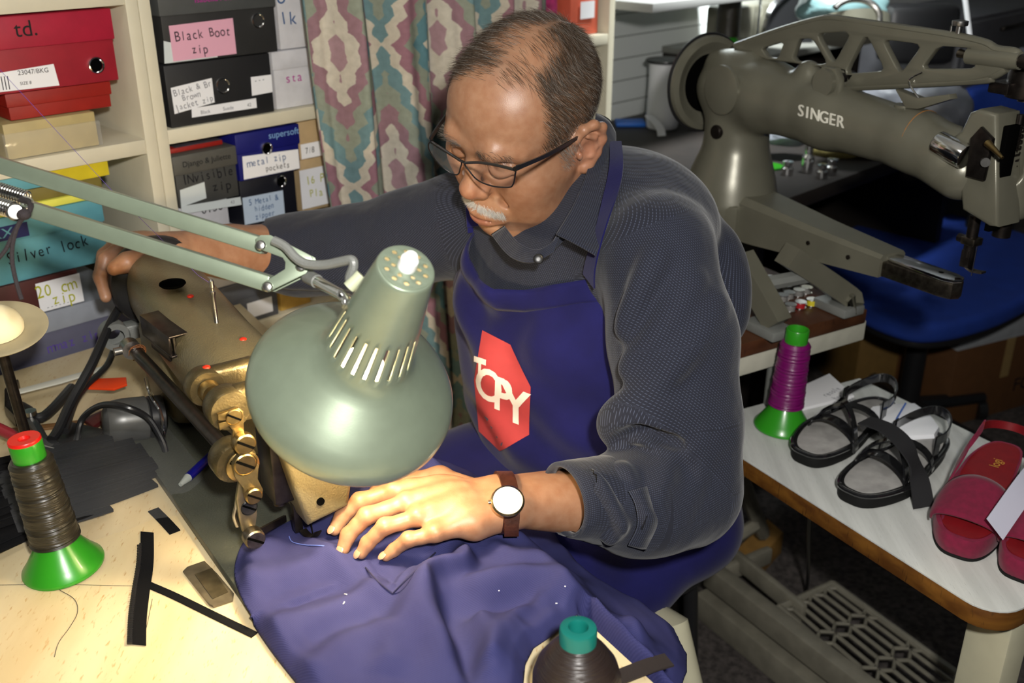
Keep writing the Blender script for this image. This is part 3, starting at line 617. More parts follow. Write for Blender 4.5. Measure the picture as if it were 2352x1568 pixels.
MT['thblack'] = thread_mat('black_thread', (.010, .009, .008), (.035, .028, .014))
MT['thpurple'] = thread_mat('purple_thread', lin(88, 6, 74), lin(128, 14, 104))
MT['thbrown'] = thread_mat('brown_black_thread', (.016, .010, .009), (.03, .02, .017), 1200)
spool_big('thread_spool', (147, 1300), TZ+.001, MT['thblack'], MT['green'], mat('red_cap', lin(215, 28, 20), .35), 'green based spool of black thread with a red cap, front left of the desk', 1., 'cone spools of thread', lean=(-.07, -.02))
# dark cone with teal tube end (bottom of the picture)
o = onz(1322, 1634, TZ+.001); t = thing('thread_cone', o, 'fat dark brown thread cone with a teal tube end at the desk edge', 'thread spool', 'cone spools of thread')
M().lathe([(.030, 0), (.037, .004), (.038, .02), (.0375, .040), (.034, .052), (.026, .064), (.019, .073), (.0155, .076)], o, n=56).build('wound_thread', MT['thbrown'], t)
M().lathe([(.0155, .070), (.0158, .088), (.0150, .0905), (.012, .0915), (.0085, .0915), (.0075, .089), (.0075, .06)], o, n=40, close=False).build('tube_end', mat('teal_plastic', lin(16, 108, 98), .35), t)
# zip half
MT['zipcloth'] = mat('black_zip_tape', (.006, .006, .007), .9, bump=.7, bscale=1800, spec=.12)
P = [onz(*p, TZ+.0015) for p in ((338, 1222), (337, 1290), (327, 1360), (320, 1420), (318, 1480))]; Pc = catmull(P, 6)
W = A3(.0075, -.001, 0); t = thing('zip_tape', P[2], 'black zip half with chunky teeth lying upright in view on the bare desk', 'zip')
M().ribbon(Pc, W, .001).build('tape', MT['zipcloth'], t)
tt_ = M()
for i in range(44):
    s_ = i/43*.86+.14; k = s_*(len(Pc)-1); a = int(min(k, len(Pc)-2)); q = Pc[a]*(1-(k-a))+Pc[a+1]*(k-a)
    tt_.box(q-W*1.24+A3(-.0016, -.0009, -.0003), q-W*1.0+A3(.0018, .0009, .0022), .0003)
tt_.build('teeth', MT['black'], t); M().ribbon([q2-W*.98+A3(0, 0, .0012) for q2 in Pc[3:]], A3(.0012, 0, 0), .0016).build('cord', MT['black'], t)
def strap(pxs, z, hw, label, name='strap', m_='zipcloth', cat='strap', th=.0012, n=6, zs=None, group=None):
    P = [onz(*p, (zs[i] if zs else z)) for i, p in enumerate(pxs)]; Pc = catmull(P, n)
    T = np.gradient(Pc, axis=0); T = T*A3(1, 1, 0); T = T/np.linalg.norm(T, axis=1)[:, None]; T = (T+T.mean(0))/2; Wd = np.cross(T, A3(0, 0, 1)); Wd = Wd/np.linalg.norm(Wd, axis=1)[:, None]*hw
    return M().ribbon(Pc, Wd, th).build(name, MT[m_] if isinstance(m_, str) else m_, None, label, cat, group)
strap([(340, 1342), (400, 1368), (490, 1412), (585, 1458)], TZ+.0008, .0042, 'narrow black strap running from the zip half under the blue cloth')
strap([(352, 1170), (378, 1196), (402, 1222)], TZ+.0008, .0062, 'short black tape scrap against the corner of the machine bed')
P = [onz(1400, 1562, TZ+.004), onz(1460, 1538, TZ+.005), onz(1490, 1526, TZ+.005), onz(1537, 1512, TZ+.006)]
strap([(1395, 1566), (1460, 1540), (1495, 1527), (1537, 1515)], .756, .0085, 'dark brown stitched strap end poking past the chrome desk edge', m_=mat('brown_black_strap', (.022, .015, .013), .7, bump=.5, bscale=1500), th=.002)
def thread(pxs, z, label, col='ink', r=.00025):
    return M().tube(catmull([onz(*p, z) for p in pxs], 8), r, 5).build('loose_thread', MT[col], None, label, 'thread')
thread([(85, 1285), (95, 1320), (130, 1350), (170, 1375), (178, 1405), (160, 1440), (135, 1475), (125, 1508)], TZ+.0006, 'dark thread tail trailing from the green based spool', r=.00028)
thread([(350, 1375), (345, 1400), (340, 1425), (336, 1442)], TZ+.0006, 'short brown thread scrap right of the zip half', mat and 'ink', .0002)
thread([(0, 1343), (150, 1342), (330, 1346)], TZ+.0006, 'long straight dark thread crossing the desk to the zip half', r=.0002)
# bundle of black zips (front to back, stacked)
bz_ = []
rows = [((-30, 1240), (90, 1195), (230, 1150), (352, 1105)), ((-30, 1205), (90, 1165), (240, 1118), (358, 1078)), ((-30, 1178), (80, 1140), (230, 1098), (356, 1062)), ((-30, 1150), (80, 1116), (220, 1078), (340, 1045)),
        ((-30, 1122), (90, 1090), (210, 1060), (330, 1030)), ((-30, 1262), (60, 1222), (150, 1190), (250, 1160)), ((-30, 1095), (90, 1066), (200, 1044), (310, 1018)), ((-30, 1072), (60, 1052), (160, 1030), (260, 1008))]
nm = ['nearest', 'second', 'third', 'fourth', 'fifth', 'short front', 'sixth', 'rearmost']
for k, r in enumerate(rows):
    z0 = TZ+.004+.004*(k % 3)+.003*k*(k != 5); dz = .002*math.sin(k)
    o = strap(r, 0, .0135, '%s black zip of the flat bundle behind the green based spool' % nm[k], 'zip_tape', 'zipcloth', 'zip', .0035, 6, [z0, z0+dz, z0-dz, z0-.001], 'bundled black zips')
    Pz = catmull([onz(*p, zq+.0025) for p, zq in zip(r, [z0, z0+dz, z0-dz, z0-.001])], 6); M().tube(Pz, .0012, 6).build('teeth', MT['zipcloth'], o)
# crumpled clear bag over the bundle
gx, gy = 40, 26; A_ = onz(-10, 1110, TZ); B_ = onz(395, 1005, TZ); C_ = onz(60, 1275, TZ); 
ii, jj = np.meshgrid(np.linspace(0, 1, gx), np.linspace(-.35, 1.1, gy), indexing='ij')
Pb = A_+ii[..., None]*(B_-A_)+jj[..., None]*(C_-A_)
Pb[..., 2] = TZ+.006+.03*np.exp(-((ii-.45)/.5)**4-((jj-.3)/.55)**4)+.004*fnoise(ii*1, jj*1, 22, 3)*np.exp(-((ii-.45)/.6)**4)
MT['bagfilm'] = mat('clear_bag_film', (.75, .76, .78), .12, alpha=.045, bump=.5, bscale=50)
grid_obj('plastic_bag', Pb, None, MT['bagfilm'], None, 'crumpled clear plastic bag lying over the bundle of black zips', 'bag')
# pliers, hand tools and stationery behind the bundle
def flat_poly(pxs, z0, z1, bev=.001): return M().prism([onz(*p, (z0+z1)/2)[:2] for p in pxs], z0, z1, None, bev)
t = thing('pliers', onz(110, 950, TZ), 'black hole punch pliers lying open on the left of the desk', 'pliers')
flat_poly([(12, 945), (12, 905), (30, 885), (45, 882), (40, 898), (28, 912), (30, 925), (60, 935), (78, 945), (75, 965), (35, 968)], TZ+.004, TZ+.022, .003).build('jaw', MT['darksteel'], t)
M().tube(catmull([onz(*p, TZ+.013) for p in ((60, 950), (90, 960), (120, 940), (165, 890))], 6), .007, 10).build('handle', MT['black'], t)
M().tube(catmull([onz(*p, TZ+.013) for p in ((62, 955), (85, 985), (100, 1010), (130, 1028))], 6), .007, 10).build('handle', MT['black'], t)
c = onz(70, 952, TZ+.02); M().cyl(c, c+A3(0, 0, .006), .008).build('pivot', MT['steel'], t)
t = thing('screwdriver', onz(40, 1005, TZ), 'red handled tool with a pale tip at the left edge of the desk', 'hand tool')
M().tube([onz(-20, 975, TZ+.03), onz(20, 995, TZ+.03), onz(62, 1016, TZ+.03)], [.007, .0075, .005], 12).build('handle', mat('red_handle', lin(150, 15, 35), .4), t)
M().tube([onz(62, 1016, TZ+.03), onz(125, 1030, TZ+.03)], [.003, .0012], 8).build('blade', MT['steel'], t)
t = thing('pen', onz(450, 1080, TZ), 'blue pen with clear tip lying against the machine bed', 'pen')
pA, pB = onz(497, 1036, TZ+.02), onz(432, 1096, TZ+.0185)
M().cyl(pA, pB, .0058, .0055, 12).build('barrel', mat('blue_plastic', lin(10, 12, 105), .35), t); M().cyl(pB, onz(414, 1113, TZ+.018), .0053, .0025, 12).build('tip', mat('pale_grip', lin(150, 155, 150), .3), t)
flat_poly([(185, 892), (205, 872), (290, 868), (292, 884), (262, 895)], TZ+.0305, TZ+.034).build('card_packet', mat('orange_card', lin(222, 62, 10), .5), None, 'bright orange card packet on the desk behind the cables', 'packet')
t = flat_poly([(40, 905), (40, 895), (140, 868), (235, 842), (238, 850), (140, 880)], TZ+.0185, TZ+.021).build('ruler', mat('white_plastic', lin(200, 198, 185), .4), None, 'off white plastic strip lying along the foot of the box shelves', 'ruler')
flat_poly([(-20, 1000), (-20, 990), (250, 958), (255, 968)], TZ+.0005, TZ+.004).build('ruler', mat('wood_ruler', lin(120, 84, 45), .6, noise=.3, nscale=60), None, 'brown wooden strip lying across the desk behind the pliers', 'ruler')
flat_poly([(120, 1000), (150, 970), (240, 990), (225, 1030), (150, 1035)], TZ+.012, TZ+.020, .002).build('tool_handle', MT['darksteel'], None, 'dark steel tool handle lying between the pliers and the zip bundle', 'hand tool')
flat_poly([(190, 965), (250, 940), (262, 950), (215, 985)], TZ+.0045, TZ+.0115, .002).build('pocket_knife', mat('maroon', lin(70, 20, 22), .4), None, 'small maroon handled knife in front of the grey motor dome', 'hand tool')
# grey motor dome
c = onz(312, 962, TZ+.034); ax = nrm(A3(-.80, -.45, .12)); 
t = thing('motor_housing', c-A3(0, 0, .0335), 'silver grey domed motor housing on the desk left of the machine', 'motor')
M().lathe([(.001, .040), (.015, .039), (.0225, .035), (.0265, .027), (.028, .015), (.028, -.012), (.026, -.014)], c, ax, 40).build('dome', mat('dark_silver_enamel', lin(84, 84, 82), .35, metal=.3, noise=.15, nscale=25), t)
mb = M(); mb.lathe([(.025, -.014), (.0275, -.016), (.0275, -.032), (.018, -.036)], c, ax, 32); mb.build('rear_case', MT['black'], t)
M().tube(catmull([onz(335, 868, .83), onz(345, 905, .82), onz(368, 945, .80), onz(376, 990, .78), onz(380, 1030, .757)], 6), .0022, 8).build('lever_rod', MT['chrome'], t)
def cable(pts, r, label, m_='black', name='power_cable', cat='cable'): return M().tube(catmull(pts, 8), r, 10).build(name, MT[m_], None, label, cat)
cable([onz(*p) for p in ((318, 640, .90), (285, 690, .88), (252, 745, .86), (212, 835, .83), (165, 920, .80), (135, 985, .782), (118, 1010, .778))], .0062, 'thick black cable hanging from the machine end down across the tools')
cable([onz(*p) for p in ((262, 800, .80), (245, 840, .79), (200, 885, .785), (172, 925, .780), (150, 990, .778))], .0045, 'thinner black cable curving behind the thick cable')
cable([onz(*p) for p in ((176, 1012, .768), (190, 960, .79), (235, 930, .815), (290, 935, .82), (340, 960, .80), (372, 1010, .775), (382, 1045, .757))], .0040, 'black cable looping over the grey motor dome')
# cream reel disc on a stand at the left edge
c = pt(-8, 762, 1.12); ax = nrm(A3(.10, -.22, 1))
t = thing('reel_stand', A3(c[0], c[1]+.02, TZ+.001), 'beige disc with cream dome on a stand at the left edge', 'stand')
M().lathe([(.002, -.003), (.048, .0005), (.0525, .003), (.0535, .0045), (.052, .005), (.045, .003), (.002, .001)], c, ax, 56).build('disc', mat('beige_enamel', lin(176, 164, 132), .5, noise=.12, nscale=30), t)
M().lathe([(.0285, .003), (.029, .008), (.026, .016), (.020, .024), (.010, .030), (.001, .031)], c, ax, 40).build('dome', mat('cream_plaster', lin(240, 228, 190), .7, noise=.06, nscale=20), t)
M().cyl(A3(c[0], c[1]+.02, TZ+.001), c-ax*.003, .006).build('stem', MT['darksteel'], t); M().cyl(A3(c[0], c[1]+.02, TZ+.001), A3(c[0], c[1]+.02, TZ+.012), .05, n=32).build('foot', MT['darksteel'], t)
# ================================================================ DESK LAMP
MT['lampgreen'] = mat('sage_metallic_enamel', lin(142, 155, 135), .40, .45, noise=.06, nscale=60, coat=.35, bump=.03, bscale=900)
MT['lampin'] = mat('white_reflector', (.85, .82, .72), .6)
LD = .945
LR = pt(806, 903, LD)                                                   # rim centre
LA = nrm(A3(.355, -.45, .83))
lamp = thing('desk_lamp', A3(-.80, .95, TZ+.001), 'sage green jointed desk lamp with wide shade over the machine', 'lamp')
k = 1.0
prof = [(.0945, -.004), (.0960, .000), (.0960, .008), (.0945, .014), (.0900, .021), (.082, .029), (.071, .038), (.061, .046), (.052, .053), (.0455, .0585), (.0415, .064), (.0392, .070)]
h0 = .070; rows_ = [.070, .078, .086, .094, .102, .110, .118, .126, .14, .155, .17, .182]
rn = lambda z: .0392-(z-.070)*(.0152/.115)
for z in rows_[1:]: prof.append((rn(z), z))
prof += [(rn(.182)-.0006, .1845), (rn(.182)-.002, .1862)]
n_ = 88; e1_ = nrm(np.cross(LA, A3(0, 0, 1))); e2_ = np.cross(LA, e1_)
v = []; f = []
for (r, z) in prof:
    for j in range(n_): a = 2*math.pi*j/n_; v.append(LR+LA*z+r*(math.cos(a)*e1_+math.sin(a)*e2_))
zs_ = [z for _, z in prof]
for i in range(len(prof)-1):
    for j in range(n_):
        if j % 4 == 0 and .077 < zs_[i] and zs_[i+1] < .1185: continue        # vent slots
        f.append((i*n_+j, i*n_+(j+1) % n_, (i+1)*n_+(j+1) % n_, (i+1)*n_+j))
mb = M(); mb.add(v, f); shade = mb.build('shade', [MT['lampgreen'], MT['lampin']], lamp, ang=70)
md = shade.modifiers.new('s', 'SOLIDIFY'); md.thickness = .0012; md.offset = -1; md.material_offset = 1; md.material_offset_rim = 0
def circ(cx, cy, r, n=16): return [(cx+r*math.cos(2*math.pi*i/n), cy+r*math.sin(2*math.pi*i/n)) for i in range(n)]
rc = rn(.182)-.0022
camd = nrm(A3(0, 0, H)-LR); capx = nrm(camd-LA*np.dot(camd, LA)); capfr = Fr(LR+LA*.1862, np.cross(capx, LA), capx, LA)
holes = [circ(.0165*math.cos(a), .0165*math.sin(a), .0022) for a in np.arange(10)*2*math.pi/10]+[circ(.0105*math.cos(a+.3), .0105*math.sin(a+.3), .0020) for a in np.arange(6)*2*math.pi/6]
M().prism(circ(0, 0, rc, 44), -.0012, .0006, capfr, .0003, holes).build('top_cap', MT['lampgreen'], shade)
M(capfr).lathe([(.0075, .0007), (.0078, .003), (.0072, .010), (.0058, .0115), (.0050, .0118), (.0046, .0155), (.001, .016)], n=28).build('switch_knob', mat('white_switch', lin(245, 245, 245), .4), lamp)
# bulb and its light
bc = LR+LA*.040
bm_ = bpy.data.materials.new('lit_bulb'); bm_.use_nodes = True; bb = bm_.node_tree.nodes['Principled BSDF']; bb.inputs['Base Color'].default_value = (1, .9, .7, 1); bb.inputs['Emission Color'].default_value = (1, .78, .45, 1); bb.inputs['Emission Strength'].default_value = 30
M().sphere(bc, .021).build('bulb', bm_, lamp); M().cyl(bc+LA*.018, LR+LA*.12, .013).build('lamp_holder', MT['white'], lamp)
pl_ = bpy.data.lights.new('bulb_light', 'POINT'); pl_.energy = 4.0; pl_.color = (1, .80, .50); pl_.shadow_soft_size = .02
po = bpy.data.objects.new('bulb_light', pl_); COL.objects.link(po); po.location = LR+LA*.012
# jointed arms
AD = .90
def sq_bar(pA, pB, w_, name):
    d = nrm(pB-pA); upv = nrm(A3(0, .35, 1)-d*np.dot(A3(0, .35, 1), d)); fr = Fr(pA, d, np.cross(upv, d), upv)
    return M().box((0, -w_/2, -w_/2), (np.linalg.norm(pB-pA), w_/2, w_/2), .0014, fr).build(name, MT['lampgreen'], lamp)
uA0, uA1 = pt(-160, 330, AD+.05), pt(612, 566, AD+.008); lA0, lA1 = pt(-160, 408, AD+.05), pt(622, 652, AD+.008)
sq_bar(uA0, uA1, .0145, 'upper_arm'); sq_bar(lA0, lA1, .0145, 'lower_arm')
IF = Fr(pt(1176, 784, AD-.004), (1, 0, 0), (0, sT, cT))               # plate plane of the knuckle bracket
ip = lambda px, py: ((px-1176)*(AD-.004)/F, (784-py)*(AD-.004)/F)
pl = [ip(*p) for p in ((588, 548), (600, 540), (622, 540), (716, 588), (720, 600), (704, 628), (622, 668), (606, 668), (604, 650), (655, 618), (656, 602), (650, 592), (590, 570))]
br = M(); br.prism(pl, -.0005, .0015, IF, .0005); br.prism(pl, -.0175, -.0155, IF, .0005); br.build('knuckle_bracket', MT['lampgreen'], lamp)
rv = [(600, 564), (616, 659), (692, 612)]
for (px, py) in rv:
    x, y = ip(px, py); M(IF).lathe([(.0046, .0015), (.0046, .003), (.0035, .0045), (.001, .005)], (x, y, 0), n=20).build('rivet', MT['steel'], lamp)
    M(IF).cyl((x, y, -.019), (x, y, .0015), .003).build('pin', MT['steel'], lamp)
s0 = pt(706, 634, AD+.004); nj = LR+LA*.115+capx*0-e1_*0
s1 = pt(783, 676, AD-.035)
M().tube([s0, s0*.7+s1*.3], .0062, 14).build('grey_socket', MT['greyenamel'], lamp)
mb = M(); mb.tube([s0*.72+s1*.28, s1], [.0052, .0046], 16); s2 = pt(793, 705, AD-.045); mb.tube(catmull([s0*.1+s1*.9, s1, s2*.5+s1*.5+A3(.002, 0, 0), s2], 5), [.0046]*8+[.0040]*5+[.0030]*3, 12)
s3 = pt(815, 690, AD-.03); mb.tube([s1, s3], [.004, .003], 10); mb.build('chrome_stem', MT['chrome'], lamp)
cb = [pt(*p) for p in ((628, 552, AD-.012), (655, 566, AD-.014), (680, 592, AD-.016), (705, 606, AD-.018), (745, 608, AD-.022), (785, 600, AD-.03), (808, 597, AD-.035), (812, 612, AD-.035), (803, 640, AD-.032), (812, 660, AD-.028))]
M().tube(catmull(cb, 7), .0042, 10).build('lamp_cord', MT['greyenamel'], lamp)
g = pt(808, 650, AD-.035); M().cyl(g-A3(.003, 0, .004), g+A3(.008, .004, .006), .0055, n=14).build('cord_grommet', mat('pale_grommet', lin(190, 195, 165), .5), lamp)
def spring(p0, p1, R, turns, r, name):
    p0 = np.asarray(p0); p1 = np.asarray(p1); d = nrm(p1-p0); e = nrm(np.cross(d, A3(0, 0, 1))); g = np.cross(d, e); n = turns*14
    return M().tube([p0+(p1-p0)*i/n+R*(math.cos(2*math.pi*i/14)*e+math.sin(2*math.pi*i/14)*g) for i in range(n+1)], r, 6).build(name, MT['chrome'], lamp)
spring(pt(-120, 402, AD+.03), pt(62, 457, AD+.02), .0068, 30, .0011, 'spring'); spring(pt(-120, 437, AD+.01), pt(30, 482, AD-.01), .0068, 26, .0011, 'spring')
c = pt(36, 487, AD-.012); M().lathe([(.0075, 0), (.0078, .002), (.006, .0045), (.001, .005)], c, nrm(A3(0, 0, H)-c), 24).build('screw', MT['steel'], lamp)
M().tube(catmull([pt(55, 452, AD+.01), pt(72, 458, AD+.004), pt(74, 470, AD-.004), pt(60, 478, AD-.006)], 6), .0012, 8).build('hook', MT['chrome'], lamp)
# arm support off to the left
pb = A3(-.80, .95, TZ+.001); pk = (uA0+lA0)/2
mb = M(); mb.cyl(pb, A3(pb[0], pb[1], TZ+.02), .07, n=40, bev=.004); mb.cyl(A3(pb[0], pb[1], TZ+.02), A3(pb[0], pb[1], pk[2]), .012); mb.tube([A3(pb[0], pb[1], pk[2]), pk], .012, 12); mb.build('stand', MT['lampgreen'], lamp)
# shoelace tied round the lower arm
lc = mat('brown_lace', (.030, .022, .024), .8, bump=.9, bscale=900)
t = thing('shoelace', pt(50, 500, AD), 'dark brown shoelace tied round the lower lamp arm and hanging down', 'shoelace')
M().tube(catmull([pt(50, 455, AD+.012), pt(68, 466, AD-.006), pt(66, 486, AD-.014), pt(52, 502, AD-.012), pt(40, 520, AD-.010), pt(25, 548, AD-.01), pt(12, 575, AD-.01), pt(-15, 605, AD-.01)], 8), .0019, 8).build('lace_end', lc, t)
M().tube(catmull([pt(46, 460, AD+.012), pt(72, 470, AD-.006), pt(64, 492, AD-.016), pt(44, 512, AD-.014), pt(30, 555, AD-.012), pt(28, 600, AD-.01), pt(38, 650, AD-.01), pt(50, 688, AD-.01)], 8), .0019, 8).build('lace_end', lc, t)
M().sphere(pt(55, 492, AD-.016), (.006, .006, .005)).build('knot', lc, t)
# thread running to the machine's pin
M().tube([pt(-5, 155, .93), pt(250, 430, 1.0), pt(455, 632, 1.14), MF(onZ(497, 738, .180))+A3(0, 0, .046)], .00022, 5).build('loose_thread', MT['purpleink'], None, 'taut violet thread running down to the machine thread pin', 'thread')
# ================================================================ SMOOTH BODY MODELLING (distance field -> one continuous mesh)
class SDF:
    def __init__(s, lo, hi, h):
        s.lo = np.asarray(lo, float); s.h = h; s.n = np.ceil((np.asarray(hi)-s.lo)/h).astype(int)+1
        s.D = np.full(s.n, 9., np.float32); s.ax = [s.lo[i]+h*np.arange(s.n[i]) for i in range(3)]
    def sl(s, lo, hi):
        a = np.clip(np.floor((np.asarray(lo)-s.lo)/s.h).astype(int), 0, s.n-1); b = np.clip(np.ceil((np.asarray(hi)-s.lo)/s.h).astype(int)+1, 1, s.n)
        S = tuple(slice(a[i], max(b[i], a[i]+1)) for i in range(3))
        return S, s.ax[0][S[0]][:, None, None], s.ax[1][S[1]][None, :, None], s.ax[2][S[2]][None, None, :]
    def put(s, S, d, k, sub=False):
        D = s.D[S]
        if sub:
            d = -d; hh = np.maximum(k-np.abs(D-d), 0)/k if k else 0; s.D[S] = np.maximum(D, d)+(hh*hh*k*.25 if k else 0)
        else:
            hh = np.maximum(k-np.abs(D-d), 0)/k if k else 0; s.D[S] = np.minimum(D, d)-(hh*hh*k*.25 if k else 0)
    def cone(s, p0, p1, r0, r1=None, k=.01, sub=False):
        p0 = np.asarray(p0, float); p1 = np.asarray(p1, float); r1 = r0 if r1 is None else r1; m = max(r0, r1)+max(k, .004)*1.5+2*s.h
        S, X, Y, Z = s.sl(np.minimum(p0, p1)-m, np.maximum(p0, p1)+m); d = p1-p0; L2 = float(d@d)+1e-12
        t = np.clip(((X-p0[0])*d[0]+(Y-p0[1])*d[1]+(Z-p0[2])*d[2])/L2, 0, 1)
        q = np.sqrt((X-p0[0]-t*d[0])**2+(Y-p0[1]-t*d[1])**2+(Z-p0[2]-t*d[2])**2)-(r0+(r1-r0)*t); s.put(S, q.astype(np.float32), k, sub); return s
    def chain(s, P, r, k=.01, sub=False):
        for i in range(len(P)-1): s.cone(P[i], P[i+1], r[i] if np.ndim(r) else r, r[i+1] if np.ndim(r) else r, k, sub)
        return s
    def ell(s, c, r, R=None, k=.01, sub=False):
        c = np.asarray(c, float); r = np.asarray(r, float); m = max(r)+max(k, .004)*1.5+2*s.h
        S, X, Y, Z = s.sl(c-m, c+m); x, y, z = X-c[0], Y-c[1], Z-c[2]
        if R is not None: x, y, z = (x*R[0, 0]+y*R[1, 0]+z*R[2, 0], x*R[0, 1]+y*R[1, 1]+z*R[2, 1], x*R[0, 2]+y*R[1, 2]+z*R[2, 2])
        k0 = np.sqrt((x/r[0])**2+(y/r[1])**2+(z/r[2])**2)+1e-9; k1 = np.sqrt((x/r[0]**2)**2+(y/r[1]**2)**2+(z/r[2]**2)**2)+1e-9
        s.put(S, (k0*(k0-1)/k1).astype(np.float32), k, sub); return s
    def mesh(s):                             # naive surface nets
        D = s.D; B = D < 0; n = s.n-1
        cnt = np.zeros(n, np.int8)
        for i in (0, 1):
            for j in (0, 1):
                for k in (0, 1): cnt += B[i:n[0]+i, j:n[1]+j, k:n[2]+k]
        act = np.argwhere((cnt > 0) & (cnt < 8)); idm = np.full(n, -1, np.int32); idm[tuple(act.T)] = np.arange(len(act))
        cs = [(i, j, k) for i in (0, 1) for j in (0, 1) for k in (0, 1)]
        val = np.stack([D[act[:, 0]+i, act[:, 1]+j, act[:, 2]+k] for i, j, k in cs], 1)
        acc = np.zeros((len(act), 3)); c = np.zeros(len(act))
        for a in range(8):
            for b in range(a+1, 8):
                if sum(abs(np.subtract(cs[a], cs[b]))) != 1: continue
                va, vb = val[:, a], val[:, b]; m = (va < 0) != (vb < 0); t = np.where(m, va/(va-vb+1e-20), 0)[:, None]
                acc += m[:, None]*(np.array(cs[a])*(1-t)+np.array(cs[b])*t); c += m
        V_ = s.lo+s.h*(act+acc/c[:, None]); Fs = []
        for ax in range(3):
            o = [0, 0, 0]; o[ax] = 1; u, w_ = [(1, 2), (2, 0), (0, 1)][ax]
            sl0 = [slice(1, n[i]) for i in range(3)]; sl0[ax] = slice(0, n[ax]); sl1 = list(sl0); sl1[ax] = slice(1, n[ax]+1)
            b0, b1 = B[tuple(sl0)], B[tuple(sl1)]; E_ = np.argwhere(b0 != b1); fl = b0[tuple(E_.T)]
            base = E_.copy()
            for i in range(3):
                if i != ax: base[:, i] += 1
            q = []
            for du, dw in ((-1, -1), (0, -1), (0, 0), (-1, 0)):
                z = base.copy(); z[:, u] += du; z[:, w_] += dw; q.append(idm[tuple(z.T)])
            q = np.stack(q, 1); q[~fl] = q[~fl][:, ::-1]; Fs.append(q)
        return V_, np.concatenate(Fs)
def relax(V_, Fq, it=2, lam=.5):
    e = np.concatenate([Fq[:, [i, (i+1) % 4]] for i in range(4)]); n = len(V_)
    for _ in range(it):
        a = np.zeros((n, 3)); c = np.zeros(n)
        for d in range(3): a[:, d] = np.bincount(e[:, 0], V_[e[:, 1], d], n)+np.bincount(e[:, 1], V_[e[:, 0], d], n)
        c = np.bincount(e[:, 0], minlength=n)+np.bincount(e[:, 1], minlength=n); V_ = V_+lam*(a/np.maximum(c, 1)[:, None]-V_)
    return V_
def vnormals(V_, Fq):
    n = np.cross(V_[Fq[:, 2]]-V_[Fq[:, 0]], V_[Fq[:, 3]]-V_[Fq[:, 1]]); o = np.zeros_like(V_)
    for i in range(4):
        for d in range(3): o[:, d] += np.bincount(Fq[:, i], n[:, d], len(V_))
    return o/(np.linalg.norm(o, axis=1)[:, None]+1e-12)
def big_mesh(name, V_, Fq, mats, parent, col=None, uv=None, label=None, kind=None):
    me = bpy.data.meshes.new(name); o_ = np.array(parent['_o']); W_ = (V_-o_).astype(np.float32); nf = len(Fq); kk = Fq.shape[1]
    me.vertices.add(len(W_)); me.vertices.foreach_set('co', W_.ravel()); me.loops.add(nf*kk); me.loops.foreach_set('vertex_index', Fq.ravel().astype(np.int32))
    me.polygons.add(nf); me.polygons.foreach_set('loop_start', np.arange(0, nf*kk, kk, dtype=np.int32)); me.polygons.foreach_set('use_smooth', np.ones(nf, bool))
    for m_ in (mats if isinstance(mats, (list, tuple)) else [mats]): me.materials.append(m_)
    if col is not None:
        a = me.color_attributes.new('Col', 'FLOAT_COLOR', 'POINT'); a.data.foreach_set('color', np.concatenate([col, np.ones((len(col), 1))], 1).astype(np.float32).ravel())
    if uv is not None:
        l = me.uv_layers.new(name='UVMap'); l.data.foreach_set('uv', uv[Fq.ravel()].astype(np.float32).ravel())
    me.update(); me.validate(); return link(name, me, o_, parent, label, None, None, kind)
# ================================================================ PERSON
HO = A3(.0214, 1.2738, 1.1246)
def eul(rx, ry, rz):
    cx, sx = math.cos(rx), math.sin(rx); cy, sy = math.cos(ry), math.sin(ry); cz, sz = math.cos(rz), math.sin(rz)
    X = np.array([[1, 0, 0], [0, cx, -sx], [0, sx, cx]]); Y = np.array([[cy, 0, sy], [0, 1, 0], [-sy, 0, cy]]); Z = np.array([[cz, -sz, 0], [sz, cz, 0], [0, 0, 1]]); return Z@X@Y
HR = eul(math.radians(-27.7), math.radians(-16.4), math.radians(134.4))
HF = Fr(HO, HR[:, 0], HR[:, 1], HR[:, 2])                               # x = his right, y = forward, z = up through the crown
LV = nrm(A3(.60, -.80, 0)); FV = nrm(A3(-.80, -.60, 0))                  # his left, his front
PF = np.stack([LV, FV, A3(0, 0, 1)], 1)
man = thing('person', A3(.15, 1.35, .0), 'grey haired man in glasses, dark striped shirt and blue apron bent over his sewing', 'person')
# ---- head and neck in head space
h = SDF((-.105, -.125, -.20), (.105, .150, .165), .0015)
h.ell((0, -.008, .052), (.079, .097, .087), k=.01)
h.ell((0, .040, .060), (.066, .057, .062), k=.03)
h.ell((0, .042, -.020), (.060, .052, .075), k=.03)
for s_ in (-1, 1):
    h.cone((s_*.056, .0, -.045), (s_*.022, .074, -.092), .021, .021, k=.03)
    h.ell((s_*.041, .060, -.020), (.029, .028, .030), k=.03)
    h.ell((s_*.044, .046, -.055), (.027, .032, .034), k=.035)
    h.cone((s_*.062, .02, -.008), (s_*.054, .062, -.004), .013, .013, k=.035)
h.ell((0, .082, -.094), (.021, .020, .019), k=.02)
h.ell((0, .040, -.108), (.042, .042, .024), k=.025)
h.ell((0, .086, -.054), (.034, .022, .028), k=.015)
for s_ in (-1, 1):
    h.chain([(s_*.010, .094, .049), (s_*.03, .0945, .053), (s_*.052, .074, .046)], [.0085, .0095, .008], k=.014)
    h.ell((s_*.033, .104, .029), (.021, .017, .0125), k=.012, sub=True)
h.chain([(0, .092, .044), (0, .1025, .020), (0, .1135, -.002)], [.0095, .0085, .0105], k=.010)
h.ell((0, .115, -.0085), (.0135, .0125, .0115), k=.010)
